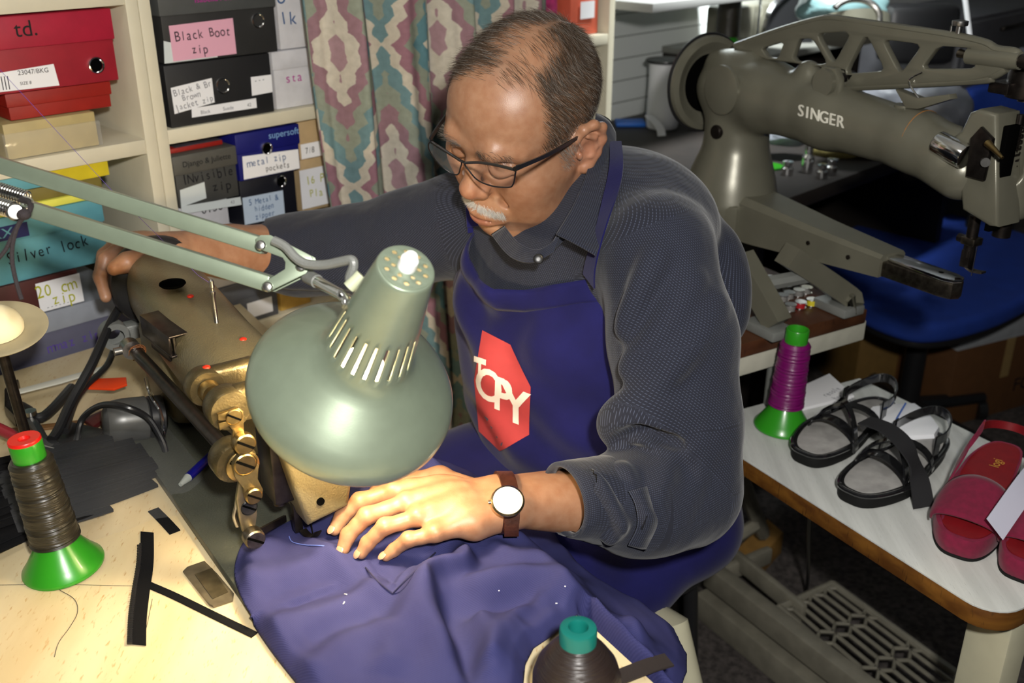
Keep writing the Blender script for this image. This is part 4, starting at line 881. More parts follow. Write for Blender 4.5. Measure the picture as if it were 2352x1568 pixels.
for s_ in (-1, 1):
    h.ell((s_*.0135, .104, -.013), (.0085, .0115, .0095), k=.006)
    h.ell((s_*.0072, .112, -.0215), (.0040, .0062, .005), k=.003, sub=True)
    h.chain([(s_*.021, .1005, -.014), (s_*.031, .0925, -.034), (s_*.036, .084, -.052)], .0016, k=.009, sub=True)           # cheek fold
for s_ in (-1, 1):
    h.ell((s_*.032, .0805, .0275), (.0150, .0145, .0140), k=.006)                                # eyeball under the lowered lid
    h.chain(catmull([(s_*.019, .0925, .0240), (s_*.027, .0955, .0195), (s_*.037, .0935, .0190), (s_*.045, .0855, .0220)], 5), .0016, k=.005)   # lower lid
    h.chain(catmull([(s_*.018, .0930, .0370), (s_*.028, .0945, .0400), (s_*.040, .0905, .0395), (s_*.047, .0840, .0350)], 5), .0010, k=.005, sub=True)   # lid crease
    h.chain(catmull([(s_*.020, .094, .011), (s_*.032, .0930, .0065), (s_*.046, .084, .010)], 5), .0012, k=.010, sub=True)                       # bag under the eye
h.ell((0, .091, -.050), (.026, .018, .017), k=.015)
h.chain(catmull([(-.026, .0925, -.0625), (-.013, .1065, -.0555), (0, .1095, -.0560), (.013, .1065, -.0555), (.026, .0925, -.0625)], 4), .0045, k=.006)
h.chain(catmull([(-.023, .0925, -.0660), (-.011, .1050, -.0662), (0, .1080, -.0665), (.011, .1050, -.0662), (.023, .0925, -.0660)], 4), .0058, k=.006)
h.chain(catmull([(-.027, .0960, -.0645), (-.013, .1105, -.0602), (0, .1145, -.0605), (.013, .1105, -.0602), (.027, .0960, -.0645)], 4), .0010, k=.003, sub=True)
h.cone((-.018, .100, -.080), (.018, .100, -.080), .003, k=.012, sub=True)
h.chain([(-.006, .1005, .040), (-.007, .0995, .056)], .0008, k=.005, sub=True)
neck_dn = HF.inv(A3(.085, 1.345, .985))
h.cone((0, -.022, -.045), tuple(neck_dn), .056, .062, k=.03)
for s_ in (-1, 1): h.cone((s_*.05, -.02, -.05), (s_*.015, .03, -.14), .010, .010, k=.02)
# ears
for s_ in (-1, 1):
    R_ = np.array([[math.cos(s_*.35), -math.sin(s_*.35), 0], [math.sin(s_*.35), math.cos(s_*.35), 0], [0, 0, 1]])
    h.ell((s_*.081, -.012, .003), (.0055, .0185, .031), R_, k=.006)
    e_ = [(.076, .008, .010), (.081, .006, .026), (.086, -.004, .0365), (.090, -.018, .036), (.0925, -.030, .024), (.0915, -.030, .004), (.0875, -.022, -.014), (.082, -.010, -.030)]
    h.chain([(s_*a, b, c) for a, b, c in e_], [.0038, .0042, .0046, .0048, .0048, .0045, .0045, .0072], k=.007)
    h.chain([(s_*.0875, -.008, .024), (s_*.0895, -.018, .016), (s_*.0885, -.019, .0), (s_*.086, -.012, -.012)], .0033, k=.004)
    h.ell((s_*.0895, -.006, .0015), (.0085, .0095, .0125), k=.004, sub=True)
    h.ell((s_*.0835, .005, .0), (.004, .004, .006), k=.003)
    h.ell((s_*.081, -.006, -.030), (.0055, .008, .0075), k=.005)
hv, hf = h.mesh(); hv = relax(hv, hf, 2, .4); del h
def gw(d, r): return np.exp(-(d/r)**2)
def dseg(P, pts):
    o = np.full(len(P), 9.)
    for a, b in zip(pts[:-1], pts[1:]):
        a = np.asarray(a, float); b = np.asarray(b, float); t = np.clip((P-a)@(b-a)/((b-a)@(b-a)), 0, 1)[:, None]; o = np.minimum(o, np.linalg.norm(P-a-t*(b-a), axis=1))
    return o
SK = np.array([.385, .205, .118])
def skin_base(P, s=60, seed=1):
    r = np.random.RandomState(seed); n = 0
    for k in range(8):
        d = r.normal(size=3); d *= s*r.uniform(.5, 2)/np.linalg.norm(d); n = n+np.sin(P@d+r.uniform(0, 6))
    return np.outer(1+.05*n/2.8, SK)
def mixc(c, m, col): return c*(1-m[:, None])+np.outer(m, np.array(col))
x, y, z = hv.T; hc = skin_base(hv)
hc = mixc(hc, .45*gw(np.linalg.norm(hv-[0, .118, -.01], axis=1), .018), (.50, .20, .13))
for s_ in (-1, 1):
    hc = mixc(hc, .28*gw(np.linalg.norm(hv-[s_*.045, .08, -.015], axis=1), .022), (.46, .19, .11))
    hc = mixc(hc, .45*gw(np.linalg.norm(hv-[s_*.087, -.01, .0], axis=1), .03), (.55, .24, .16))
    hc = mixc(hc, .30*gw(np.linalg.norm(hv-[s_*.034, .09, .022], axis=1), .016), (.26, .12, .075))
    hc = mixc(hc, .8*gw(dseg(hv, catmull([(s_*.019, .0935, .0255), (s_*.027, .0965, .0213), (s_*.037, .0945, .0207), (s_*.045, .0865, .0235)], 4)), .0010), (.06, .035, .025))
hc = mixc(hc, .75*gw(dseg(hv, [(-.022, .097, -.0610), (-.012, .1100, -.0570), (0, .114, -.0575), (.012, .1100, -.0570), (.022, .097, -.0610)]), .0042), (.26, .075, .065))
hc = mixc(hc, .85*gw(dseg(hv, [(-.021, .0975, -.0650), (-.011, .1095, -.0658), (0, .1135, -.0662), (.011, .1095, -.0658), (.021, .0975, -.0650)]), .0062), (.27, .075, .066))
hn = vnormals(hv, hf)
def smooth(a, b, v): t = np.clip((v-a)/(b-a), 0, 1); return t*t*(3-2*t)
lx = -hv[:, 0]; fy, uz = hv[:, 1], hv[:, 2]                              # his left, forward, up
notear = (np.abs(lx) < .0805)
# hairline: sides and back dense; crown thin; forelock in the middle front, bare temples
side = smooth(.026, .036, uz-.010*smooth(-.04, .02, fy))*smooth(.062, .042, fy+.32*np.maximum(uz-.045, 0)*(np.abs(lx) > .02))*smooth(.032, .052, np.abs(lx)+.5*np.maximum(-fy-.02, 0))
back = smooth(-.045, -.02, uz)*smooth(-.015, -.045, fy)
top = smooth(.095, .115, uz)*smooth(.052, .03, fy-.25*(.02-np.abs(lx-.0)))
bald = gw(np.linalg.norm(np.stack([(lx-.030)/.9, (fy-.012)/1.5, (uz-.13)/1.], 1), axis=1), .017)
dens = np.clip(np.maximum(np.maximum(side, back), .34*top), 0, 1)*notear*(1-.93*bald)
fore = smooth(.10, .12, uz)*gw(lx+.012, .032)*gw(fy-.035, .018); dens = np.maximum(dens, .9*fore*notear)
rt = smooth(.01, .03, -lx)*smooth(.05, .07, uz)*smooth(.072, .05, fy); dens = np.maximum(dens, .8*rt*notear)
spb = smooth(.060, .066, lx)*gw(fy-.022, .010)*smooth(-.008, .0, uz)*smooth(.05, .04, uz); dens = np.maximum(dens, .9*spb)
hc = mixc(hc, .62*dens, (.105, .070, .046))
stub = gw(np.linalg.norm((hv-[0, .075, -.085])*[1, 1, 1.3], axis=1), .05); hc = mixc(hc, .22*stub, (.33, .22, .16))
for q, r_ in (((-.02, .097, .093), .0016), ((-.062, .045, -.01), .0022), ((-.055, .058, -.022), .0018), ((-.06, .05, -.035), .0016), ((.02, .10, .08), .0014), ((-.066, .03, .01), .002)):
    hc = mixc(hc, .5*gw(np.linalg.norm(hv-q, axis=1), r_), (.16, .08, .05))
# ---- hands and forearms (world space)
def build_arm(lo, hi, segs, res=.0016):
    s = SDF(lo, hi, res)
    for P, r, k in segs: s.chain(P, r, k)
    return s
Wl = onz(1160, 1151, .803); EL = pt(1572, 1150, 1.225)
mcp = [onz(903, 1126, .811), onz(934, 1152, .814), onz(960, 1186, .810), onz(1000, 1224, .802)]
pip = [onz(826, 1150, .806), onz(842, 1184, .809), onz(884, 1208, .806), onz(938, 1238, .797)]
dip = [onz(786, 1187, .789), onz(800, 1228, .790), onz(845, 1246, .788), onz(905, 1262, .783)]
tip = [onz(769, 1215, .779), onz(788, 1260, .778), onz(830, 1270, .778), onz(887, 1277, .777)]
s = SDF(np.min(tip+[EL, Wl], 0)-.08, np.max(mcp+[EL, Wl], 0)+.08, .0016)
wdir = nrm(Wl-EL); wside = nrm(np.cross(A3(0, 0, 1), wdir))               # wside points to the little finger side
if np.dot(wside, mcp[3]-mcp[0]) < 0: wside = -wside
for t_ in (-.5, .5): s.chain([EL, EL*.45+Wl*.55+wside*.012*t_, Wl+wside*.020*t_], [.043, .036, .0225], k=.015)
wr = [Wl+wside*(-.017), Wl+wside*(-.006), Wl+wside*.006, Wl+wside*.016]
kn = [.0112, .0112, .0106, .0098]
for i in range(4):
    s.chain([wr[i], (wr[i]*.45+mcp[i]*.55)+A3(0, 0, .002), mcp[i]], [.0165, .0135, kn[i]], k=.014)
    s.chain([mcp[i], (mcp[i]+pip[i])/2-A3(0, 0, .001), pip[i], (pip[i]+dip[i])/2, dip[i], tip[i]], [kn[i]-.001, kn[i]-.0026, kn[i]-.0017, kn[i]-.0033, kn[i]-.0030, kn[i]-.0042], k=.0035)
    s.ell(mcp[i]+A3(0, 0, .004), (.008, .008, .0065), k=.006)
    # tendon ridge on the back of the hand
    if i < 3: s.chain([wr[i]*.6+mcp[i]*.4+A3(0, 0, .0135), mcp[i]*.85+wr[i]*.15+A3(0, 0, .0080)], .0020, k=.014)
s.chain([wr[3]*.5+mcp[3]*.5+wside*.003-A3(0, 0, .006), wr[3]+A3(0, 0, -.004)], [.0135, .013], k=.012)       # heel of the hand
s.chain([wr[0]-A3(0, 0, .006), onz(1010, 1098, .788), onz(925, 1106, .783), onz(862, 1130, .776)], [.0135, .0125, .0102, .0078], k=.010)   # thumb
lv, lf = s.mesh(); lv = relax(lv, lf, 2, .4); del s
def hand_col(V_, tips, dirs, knk):
    c = skin_base(V_, 90, 3)
    for p in knk: c = mixc(c, .28*gw(np.linalg.norm(V_-p, axis=1), .009), (.40, .17, .095))
    return c
lc_ = hand_col(lv, tip, None, pip+mcp)
nails = [(tip[i], nrm(tip[i]-dip[i])) for i in range(4)]
# right arm over the hand wheel
SRt = pt(1045, 520, 1.49); ER = pt(655, 578, 1.555); Wr = pt(392, 578, 1.415)
m2 = [pt(292, 560, 1.392), pt(284, 552, 1.412), pt(280, 550, 1.432), pt(284, 556, 1.450)]
p2 = [pt(243, 594, 1.372), pt(240, 586, 1.398), pt(240, 586, 1.424), pt(246, 592, 1.448)]
d2 = [pt(231, 638, 1.366), pt(229, 634, 1.393), pt(230, 634, 1.42), pt(236, 636, 1.445)]
t2_ = [pt(243, 682, 1.362), pt(240, 672, 1.392), pt(240, 668, 1.42), pt(244, 660, 1.445)]
s = SDF(np.min(t2_+d2+[ER, Wr], 0)-.09, np.max(m2+[ER, Wr], 0)+.09, .0018)
s.chain([ER, ER*.5+Wr*.5+A3(0, 0, .003), Wr], [.040, .033, .0255], k=.015); s.chain([ER, ER*.5+Wr*.5-A3(0, 0, .004), Wr-A3(0, .008, .002)], [.038, .030, .0225], k=.02)
w2 = [Wr+(m2[i]-(m2[1]+m2[2])/2)*.5 for i in range(4)]
for i in range(4):
    s.chain([w2[i], (w2[i]+m2[i])/2, m2[i]], [.019, .0155, .0122], k=.014)
    s.chain([m2[i], p2[i], d2[i], t2_[i]], [.0115, .0098, .0086, .0076], k=.004)
s.chain([w2[0]-A3(0, .004, .006), pt(335, 590, 1.368), pt(292, 602, 1.348), pt(262, 616, 1.342)], [.016, .014, .0118, .0098], k=.010)
rv_, rf_ = s.mesh(); rv_ = relax(rv_, rf_, 2, .4); del s
rc_ = hand_col(rv_, t2_, None, p2+m2); rc_ = mixc(rc_, .35*gw(np.linalg.norm(rv_-pt(262, 616, 1.335), axis=1), .016), (.45, .16, .03))
# ---- hidden trunk under the clothes keeps the body one figure
SLt = pt(1545, 590, 1.20)
s = SDF((-.25, .95, .42), (.42, 1.62, 1.07), .006)
cen = [A3(.075, 1.315, .93), A3(.12, 1.34, .80), A3(.175, 1.375, .62)]
for c_, r_ in zip(cen, ((.145, .095, .14), (.145, .10, .15), (.15, .11, .15))): s.ell(c_, r_, PF, k=.06)
s.cone(cen[0]+A3(0, 0, .06), A3(.085, 1.345, .985), .06, .06, k=.04)
s.cone(cen[0]+A3(0, 0, .06), SLt, .05, .045, k=.04); s.cone(cen[0]+A3(0, 0, .06), SRt, .05, .045, k=.04); s.cone(SLt, EL, .043, .038, k=.03); s.cone(SRt, ER, .043, .036, k=.03)
bv, bf = s.mesh(); del s
vs, fs, cs_ = [], [], []; n0 = 0
for V_, F_, c_ in ((HF(hv), hf, hc), (lv, lf, lc_), (rv_, rf_, rc_), (bv, bf, skin_base(bv))):
    vs.append(V_); fs.append(F_+n0); cs_.append(c_); n0 += len(V_)
def skin_mat():
    m = mat('skin', (.5, .28, .16), .40, sss=.10, ssc=(.006, .0025, .0012), bump=.16, bscale=1300, spec=.5); nt = m.node_tree
    a = nt.nodes.new('ShaderNodeVertexColor'); a.layer_name = 'Col'; 
    tc = nt.nodes.new('ShaderNodeTexCoord'); n_ = nt.nodes.new('ShaderNodeTexNoise'); n_.inputs['Scale'].default_value = 95; n_.inputs['Detail'].default_value = 5; nt.links.new(tc.outputs['Object'], n_.inputs['Vector'])
    mr = nt.nodes.new('ShaderNodeMapRange'); mr.inputs[1].default_value = .3; mr.inputs[2].default_value = .7; nt.links.new(n_.outputs[0], mr.inputs[0])
    mx = nt.nodes.new('ShaderNodeMix'); mx.data_type = 'RGBA'; mx.blend_type = 'MULTIPLY'; mx.inputs[7].default_value = (.84, .74, .68, 1); nt.links.new(mr.outputs[0], mx.inputs[0]); nt.links.new(a.outputs[0], mx.inputs[6])
    nt.links.new(mx.outputs[2], nt.nodes['Principled BSDF'].inputs['Base Color']); return m
big_mesh('body', np.concatenate(vs), np.concatenate(fs), skin_mat(), man, np.concatenate(cs_))
MT['nail'] = mat('fingernail', (.42, .24, .16), .3)
nl = []
for i in range(4):
    d_ = nrm(tip[i]-dip[i]); up_ = nrm(A3(0, -.15, 1)-d_*np.dot(A3(0, -.15, 1), d_)); sd = np.cross(d_, up_); r_ = kn[i]-.0042
    R_ = np.stack([sd, d_, up_], 1); mb = M(); mb.sphere(tip[i]+up_*(r_-.0012)+d_*.0018, (.0044, .0056, .0016), 14, R=R_); nl.append(mb)
for mb in nl: mb.build('fingernail', MT['nail'], man)
# ---- hair strands
MT['hair'] = mat('greying_hair', (.065, .043, .026), .45, spec=.4); nt = MT['hair'].node_tree; a = nt.nodes.new('ShaderNodeVertexColor'); a.layer_name = 'Col'; nt.links.new(a.outputs[0], nt.nodes['Principled BSDF'].inputs['Base Color'])
hn = vnormals(hv, hf)
def strands(name, roots, dirs, lens, cols, rad, bend, parent, seg=4, curl=.2, frame=HF):
    N_ = len(roots); P = [roots]; d = dirs/np.linalg.norm(dirs, axis=1)[:, None]
    for k in range(seg):
        d = d+bend/seg+np.random.normal(size=(N_, 3))*curl/seg; d /= np.linalg.norm(d, axis=1)[:, None]; P.append(P[-1]+d*(lens/seg)[:, None])
    P = np.stack(P, 1); a = nrm(A3(.3, .5, .8)); e1q = np.cross(d, a); e1q /= np.linalg.norm(e1q, axis=1)[:, None]+1e-9; e2q = np.cross(d, e1q)
    V_ = []; 
    for k in range(seg+1):
        r_ = rad*(1-.75*(k/seg)**2)
        for j in range(3): V_.append(P[:, k]+r_*(math.cos(2.0944*j)*e1q+math.sin(2.0944*j)*e2q))
    V_ = np.stack(V_, 1).reshape(-1, 3); F_ = []
    base = (np.arange(N_)*(seg+1)*3)[:, None]
    for k in range(seg):
        for j in range(3): F_.append(base+np.array([[k*3+j, k*3+(j+1) % 3, k*3+3+(j+1) % 3, k*3+3+j]]))
    F_ = np.stack(F_, 1).reshape(-1, 4); C_ = np.repeat(cols, (seg+1)*3, 0)
    return big_mesh(name, frame(V_), F_, MT['hair'], parent, C_)
pr_ = dens*(np.linalg.norm(hn, axis=1) > 0); pr_[dens < .06] = 0
NH = 26000; ix = np.random.choice(len(hv), NH, p=pr_/pr_.sum()); rt_ = hv[ix]+np.random.normal(size=(NH, 3))*.0007
nn_ = hn[ix]; flow = np.stack([np.zeros(NH), -.42+0*rt_[:, 1], -.95+0*rt_[:, 1]], 1)
fl2 = np.stack([.9*np.sign(rt_[:, 0]+.012), .25*np.ones(NH), .15*np.ones(NH)], 1); tm = (smooth(.095, .118, rt_[:, 2]))[:, None]; flow = flow*(1-tm)+fl2*tm
flow = flow-nn_*np.sum(flow*nn_, 1)[:, None]
dirs = .26*nn_+flow+np.random.normal(size=(NH, 3))*.10
ln = .011+.011*np.random.rand(NH)*(.6+tm[:, 0]); ln = ln*(1-.55*smooth(.03, .005, rt_[:, 2]))
g_ = np.random.rand(NH); gm = np.clip(.18+.5*smooth(.055, .02, rt_[:, 2])+.85*(smooth(.045, .025, rt_[:, 2])*smooth(-.01, .02, rt_[:, 1])), 0, .92); gm = np.maximum(gm, .97*smooth(.062, .068, np.abs(rt_[:, 0]))*smooth(.040, .030, rt_[:, 2])*smooth(-.005, .005, rt_[:, 1]))
cl_ = np.where((g_ < gm)[:, None], np.array([[.38, .35, .31]])*(.6+.6*np.random.rand(NH, 1)), np.array([[.085, .056, .036]])*(.55+.9*np.random.rand(NH, 1)))
strands('hair', rt_, dirs, ln, cl_, .00011, -nn_*.32, man)
# brows and moustache
def patch(n, pts, wdt, out, ln_, cols_, dirf):
    pts = np.array(pts); t = np.random.rand(n)*(len(pts)-1); i = np.minimum(t.astype(int), len(pts)-2); q = pts[i]+(pts[i+1]-pts[i])*(t-i)[:, None]+np.random.normal(size=(n, 3))*wdt
    d = ((hv[None, ::1]-q[:40, None])**2).sum(2) if False else None
    o = np.empty_like(q); nr = np.empty_like(q)
    for k in range(0, n, 64):
        dd = ((hv[near][None]-q[k:k+64, None])**2).sum(2).argmin(1); o[k:k+64] = hv[near][dd]; nr[k:k+64] = hn[near][dd]
    return o, nr, t
near = np.where(fy > .06)[0]
for s_ in (-1, 1):
    o, nr, t = patch(150, [(s_*.012, .104, .050), (s_*.03, .103, .056), (s_*.05, .086, .050)], (.0012, .001, .0022), None, None, None, None)
    cc = np.where((np.random.rand(150) < .4)[:, None], .30, .09)*np.array([[1, .85, .7]])
    strands('eyebrow', o, nr*.5+np.stack([s_*np.ones(150), np.zeros(150), .35-.5*t/2], 1)+np.random.normal(size=(150, 3))*.2, .007+.005*np.random.rand(150), cc, .00012, np.zeros((150, 3)), man, 3)
o, nr, t = patch(1500, [(-.028, .094, -.0500), (-.013, .108, -.0440), (0, .111, -.0425), (.013, .108, -.0440), (.028, .094, -.0500)], (.001, .001, .0026), None, None, None, None)
sx_ = np.sign(o[:, 0])
strands('moustache', o, nr*.62+np.stack([sx_*.45, np.zeros(1500), -1.0*np.ones(1500)], 1)+np.random.normal(size=(1500, 3))*.22, .0048+.003*np.random.rand(1500), (.34+.5*np.random.rand(1500, 1))*np.array([[1, .97, .92]]), .00016, -nr*.3, man, 3)
# ================================================================ CLOTHES
from mathutils.bvhtree import BVHTree
def shirt_mat(name, base, stripe, per=.0024):
    m = mat(name, base, .85, sheen=.15, spec=.2); nt = m.node_tree; N = nt.nodes; L = nt.links; b = N['Principled BSDF']
    uv = N.new('ShaderNodeUVMap'); s = N.new('ShaderNodeSeparateXYZ'); L.new(uv.outputs[0], s.inputs[0])
    def mth(op, a, b2=0., c=0.):
        n = N.new('ShaderNodeMath'); n.operation = op
        for i, q in enumerate((a, b2, c)):
            if isinstance(q, (int, float)): n.inputs[i].default_value = q
            else: L.new(q, n.inputs[i])
        return n.outputs[0]
    st = mth('LESS_THAN', mth('FRACT', mth('DIVIDE', s.outputs[0], per)), .25)
    dash = mth('LESS_THAN', mth('FRACT', mth('DIVIDE', s.outputs[1], .0022)), .62)
    f = mth('MULTIPLY', mth('MULTIPLY', st, dash), .95)
    mx = N.new('ShaderNodeMix'); mx.data_type = 'RGBA'; mx.inputs[6].default_value = (*base, 1); mx.inputs[7].default_value = (*stripe, 1); L.new(f, mx.inputs[0]); L.new(mx.outputs[2], b.inputs['Base Color'])
    tc = N.new('ShaderNodeTexCoord'); n2 = N.new('ShaderNodeTexNoise'); n2.inputs['Scale'].default_value = 22; n2.inputs['Detail'].default_value = 2; L.new(tc.outputs['Object'], n2.inputs['Vector'])
    bp = N.new('ShaderNodeBump'); bp.inputs['Strength'].default_value = .35; bp.inputs['Distance'].default_value = .012; L.new(n2.outputs[0], bp.inputs['Height']); L.new(bp.outputs[0], b.inputs['Normal'])
    return m
MT['shirt'] = shirt_mat('striped_shirt_cloth', lin(34, 36, 47), lin(70, 76, 94))
SL0 = pt(1510, 592, 1.20)
ELs = pt(1565, 1120, 1.215)
EFs = onz(1420, 1165, .80)*.35+pt(1430, 1170, 1.15)*.65
CFs = onz(1292, 1148, .802)
up_chain = [SL0, pt(1545, 780, 1.205), pt(1560, 970, 1.21), ELs]
fo_chain = [ELs, pt(1450, 1150, 1.155), CFs]
r_chain = [pt(1060, 515, 1.47), pt(940, 545, 1.50), pt(800, 575, 1.53), pt(690, 585, 1.55), pt(604, 583, 1.548)]
s = SDF((-.42, .88, .50), (.44, 1.66, 1.15), .0028)
TORSO = ((A3(.085, 1.315, .915), (.160, .120, .150)), (A3(.105, 1.318, .79), (.172, .155, .19)), (A3(.155, 1.350, .64), (.18, .160, .18)), (A3(.155, 1.35, .93), (.148, .122, .14)))
for c_, r_ in TORSO: s.ell(c_, r_, PF, k=.07)
s.ell(pt(1468, 492, 1.31), (.108, .082, .068), PF, k=.06)                                    # rounded upper back and shoulder
s.cone(A3(.075, 1.325, .975), SL0+A3(0, .02, .0), .070, .060, k=.045); s.cone(A3(.075, 1.325, .97), pt(1060, 515, 1.47), .075, .066, k=.05)
s.chain(up_chain, [.064, .070, .067, .066], k=.035)
s.chain(fo_chain, [.064, .053, .0375], k=.03)
s.ell(pt(1500, 1190, 1.17), (.055, .045, .034), k=.03)
s.chain(r_chain, [.066, .062, .058, .055, .049], k=.04)
# folds: thin smooth ridges and creases
def ridge(pts, r, k=.016, sub=False): s.chain(catmull([pt(*p) for p in pts], 4), r, k=k, sub=sub)
ridge([(1405, 985, 1.15), (1450, 960, 1.135), (1520, 985, 1.14), (1600, 1040, 1.16)], .012, .022)
ridge([(1420, 1010, 1.13), (1470, 985, 1.125), (1560, 1020, 1.135)], .004, .014, True)
ridge([(1410, 960, 1.145), (1480, 920, 1.135), (1600, 940, 1.15), (1660, 1000, 1.18)], .010, .02)
ridge([(1440, 850, 1.145), (1520, 760, 1.135), (1590, 640, 1.15)], .008, .022)
ridge([(1475, 900, 1.14), (1560, 820, 1.13), (1640, 700, 1.16)], .008, .022)
ridge([(1430, 760, 1.15), (1470, 660, 1.14), (1510, 580, 1.14)], .006, .02)
ridge([(1430, 1075, 1.105), (1440, 1150, 1.095), (1400, 1240, 1.09)], .005, .014)
ridge([(1530, 1060, 1.14), (1500, 1130, 1.115), (1490, 1200, 1.12)], .006, .018)
ridge([(1600, 1070, 1.155), (1570, 1150, 1.14), (1520, 1220, 1.13)], .005, .018)
ridge([(1650, 560, 1.33), (1670, 660, 1.33), (1660, 760, 1.32)], .012, .04)
ridge([(1350, 1085, 1.07), (1390, 1130, 1.07), (1430, 1215, 1.08)], .004, .012)
ridge([(620, 640, 1.50), (750, 645, 1.49), (900, 640, 1.46)], .007, .02); ridge([(640, 560, 1.505), (780, 520, 1.49), (900, 500, 1.46)], .006, .02)
ridge([(930, 640, 1.45), (1010, 560, 1.43), (1060, 470, 1.42)], .007, .02); ridge([(700, 610, 1.49), (820, 580, 1.475), (960, 560, 1.44)], .005, .018)
s.cone(A3(.020, 1.274, 1.06), A3(.07, 1.33, .99), .045, .052, k=.012, sub=True)              # neck opening
sv, sf = s.mesh(); del s
sv = relax(sv, sf, 3, .5)
# open the cuffs
def cut(V_, Fq, p, d, r):
    q = V_-p; along = q@d; rad = np.linalg.norm(q-np.outer(along, d), axis=1); bad = (along > 0) & (rad < r)
    V_ = V_.copy(); rim = bad & (along < .05); V_[rim] -= np.outer(along[rim]-.0, d)*0
    return Fq[~bad[Fq].any(1)]
cdir = nrm(CFs-fo_chain[1]); rdir = nrm(r_chain[-1]-r_chain[-2])
sf = cut(sv, sf, CFs-cdir*.004, cdir, .07); sf = cut(sv, sf, r_chain[-1]-rdir*.004, rdir, .09)
# neck hole: drop faces inside the neck
nq = sv-A3(.045, 1.302, 1.025); inner = np.linalg.norm(nq, axis=1) < .05
sf = sf[~inner[sf].all(1)]
# cloth coordinates for the stripes
def seg_uv(V_, P):
    best = np.full(len(V_), 9.); uu_ = np.zeros(len(V_)); vv_ = np.zeros(len(V_)); acc = 0; ref = None
    for a, b in zip(P[:-1], P[1:]):
        a = np.asarray(a); b = np.asarray(b); d = b-a; L_ = np.linalg.norm(d); d = d/L_
        if ref is None: ref = nrm(np.cross(d, A3(.3, .2, 1)))
        e1q = nrm(ref-d*np.dot(ref, d)); e2q = np.cross(d, e1q); ref = e1q
        t = np.clip((V_-a)@d, 0, L_); q = V_-a-np.outer(t, d); dist = np.linalg.norm(q, axis=1); m = dist < best
        best[m] = dist[m]; uu_[m] = np.arctan2(q[m]@e2q, q[m]@e1q)*.062; vv_[m] = acc+t[m]; acc += L_
    return best, uu_, vv_
b1, u1, v1 = seg_uv(sv, [SL0+A3(-.01, .03, .13)]+up_chain[1:]); b2, u2, v2 = seg_uv(sv, fo_chain); b3, u3, v3 = seg_uv(sv, r_chain)
ang_ = np.arctan2((sv-A3(.12, 1.33, 0))@FV, (sv-A3(.12, 1.33, 0))@LV)
u0, v0 = ang_*.16, sv[:, 2]*1.0
u1 = u1*.7+v1*.6; v1 = v1*.8; u2 = u2+.25*v2
m1 = ((sv-(SL0+A3(0, 0, .035)))@nrm(LV*.62+A3(0, 0, -.78)) > 0) & (b1 < .125) & (np.abs((sv-A3(.12, 1.33, 0))@LV) > .10)
m2 = b2 < b1; m3 = (sv-pt(1050, 515, 1.47))@nrm(r_chain[2]-r_chain[0]) > 0
cid = np.where(m3, 2, np.where(m2 & (b2 < .11), 1, np.where(m1, 0, 3)))
UVs = np.stack([np.choose(cid, [u1, u2+.013, u3*.9+.4*v3, u0*.9+.35*v0]), np.choose(cid, [v1, v2, v3, v0])], 1)
big_mesh('shirt', sv, sf, MT['shirt'], man, uv=UVs)
SB = BVHTree.FromPolygons(sv.tolist(), sf.tolist())
CAMP = Vector((0, 0, H))
def on_shirt(px, py, off=.004, tree=None):
    d = Vector(pt(px, py, 1.)-A3(0, 0, H)).normalized(); r = (tree or SB).ray_cast(CAMP, d)
    return (np.array(r[0])+np.array(r[1])*off) if r[0] is not None else None
# collar
def loft(name, rows, mats, parent, n=6, th=.0016, uvs=1., label=None):
    R_ = [catmull(r, n) for r in rows]; P = np.stack(R_, 0)
    if len(rows) > 2:
        P = np.stack([catmull(P[:, j], n) for j in range(P.shape[1])], 1)
    L1 = np.linalg.norm(np.diff(P, axis=1), axis=2).mean(0).cumsum(); L2 = np.linalg.norm(np.diff(P, axis=0), axis=2).mean(1).cumsum()
    UV = np.stack(np.meshgrid(np.r_[0, L2], np.r_[0, L1], indexing='ij'), -1)*uvs
    return grid_obj(name, P, UV, mats, parent, label, solid=th)
cl = 1.0
fold = [pt(1368, 262, 1.335), pt(1352, 380, 1.268), pt(1318, 470, 1.222), pt(1278, 540, 1.190)]
mid = [pt(1396, 275, 1.345), pt(1384, 400, 1.262), pt(1360, 490, 1.212), pt(1322, 562, 1.172)]
outr = [pt(1412, 300, 1.350), pt(1412, 430, 1.258), pt(1394, 520, 1.206), pt(1368, 588, 1.160)]
col_ = loft('collar', [fold, mid, outr], MT['shirt'], man, 7, .0022)
inr = [pt(1372, 262, 1.345), pt(1350, 390, 1.285), pt(1312, 480, 1.235), pt(1268, 556, 1.196)]
low = [pt(1380, 320, 1.365), pt(1362, 430, 1.29), pt(1322, 520, 1.236), pt(1262, 580, 1.194)]
loft('collar_band', [inr, [(a*.5+b*.5) for a, b in zip(inr, low)], low], MT['shirt'], man, 6, .002)
f2 = [pt(1285, 545, 1.196), pt(1240, 575, 1.196), pt(1195, 560, 1.222), pt(1160, 520, 1.27)]
g2 = [pt(1272, 580, 1.188), pt(1222, 604, 1.188), pt(1172, 590, 1.222), pt(1130, 540, 1.28)]
loft('collar', [f2, [(a*.5+b*.5) for a, b in zip(f2, g2)], g2], MT['shirt'], man, 6, .002)
p = on_shirt(1238, 593, .004); p = p if p is not None else pt(1238, 593, 1.18)
p = pt(1237, 594, min(np.dot(p-A3(0, 0, H), A3(0, cT, -sT)), 1.182)); nb = nrm(A3(0, 0, H)-p)
M().lathe([(.0058, -.002), (.0060, .0004), (.005, .0012), (.0035, .0006), (.001, .0006)], p, nb, 20).build('button', MT['black'], man)
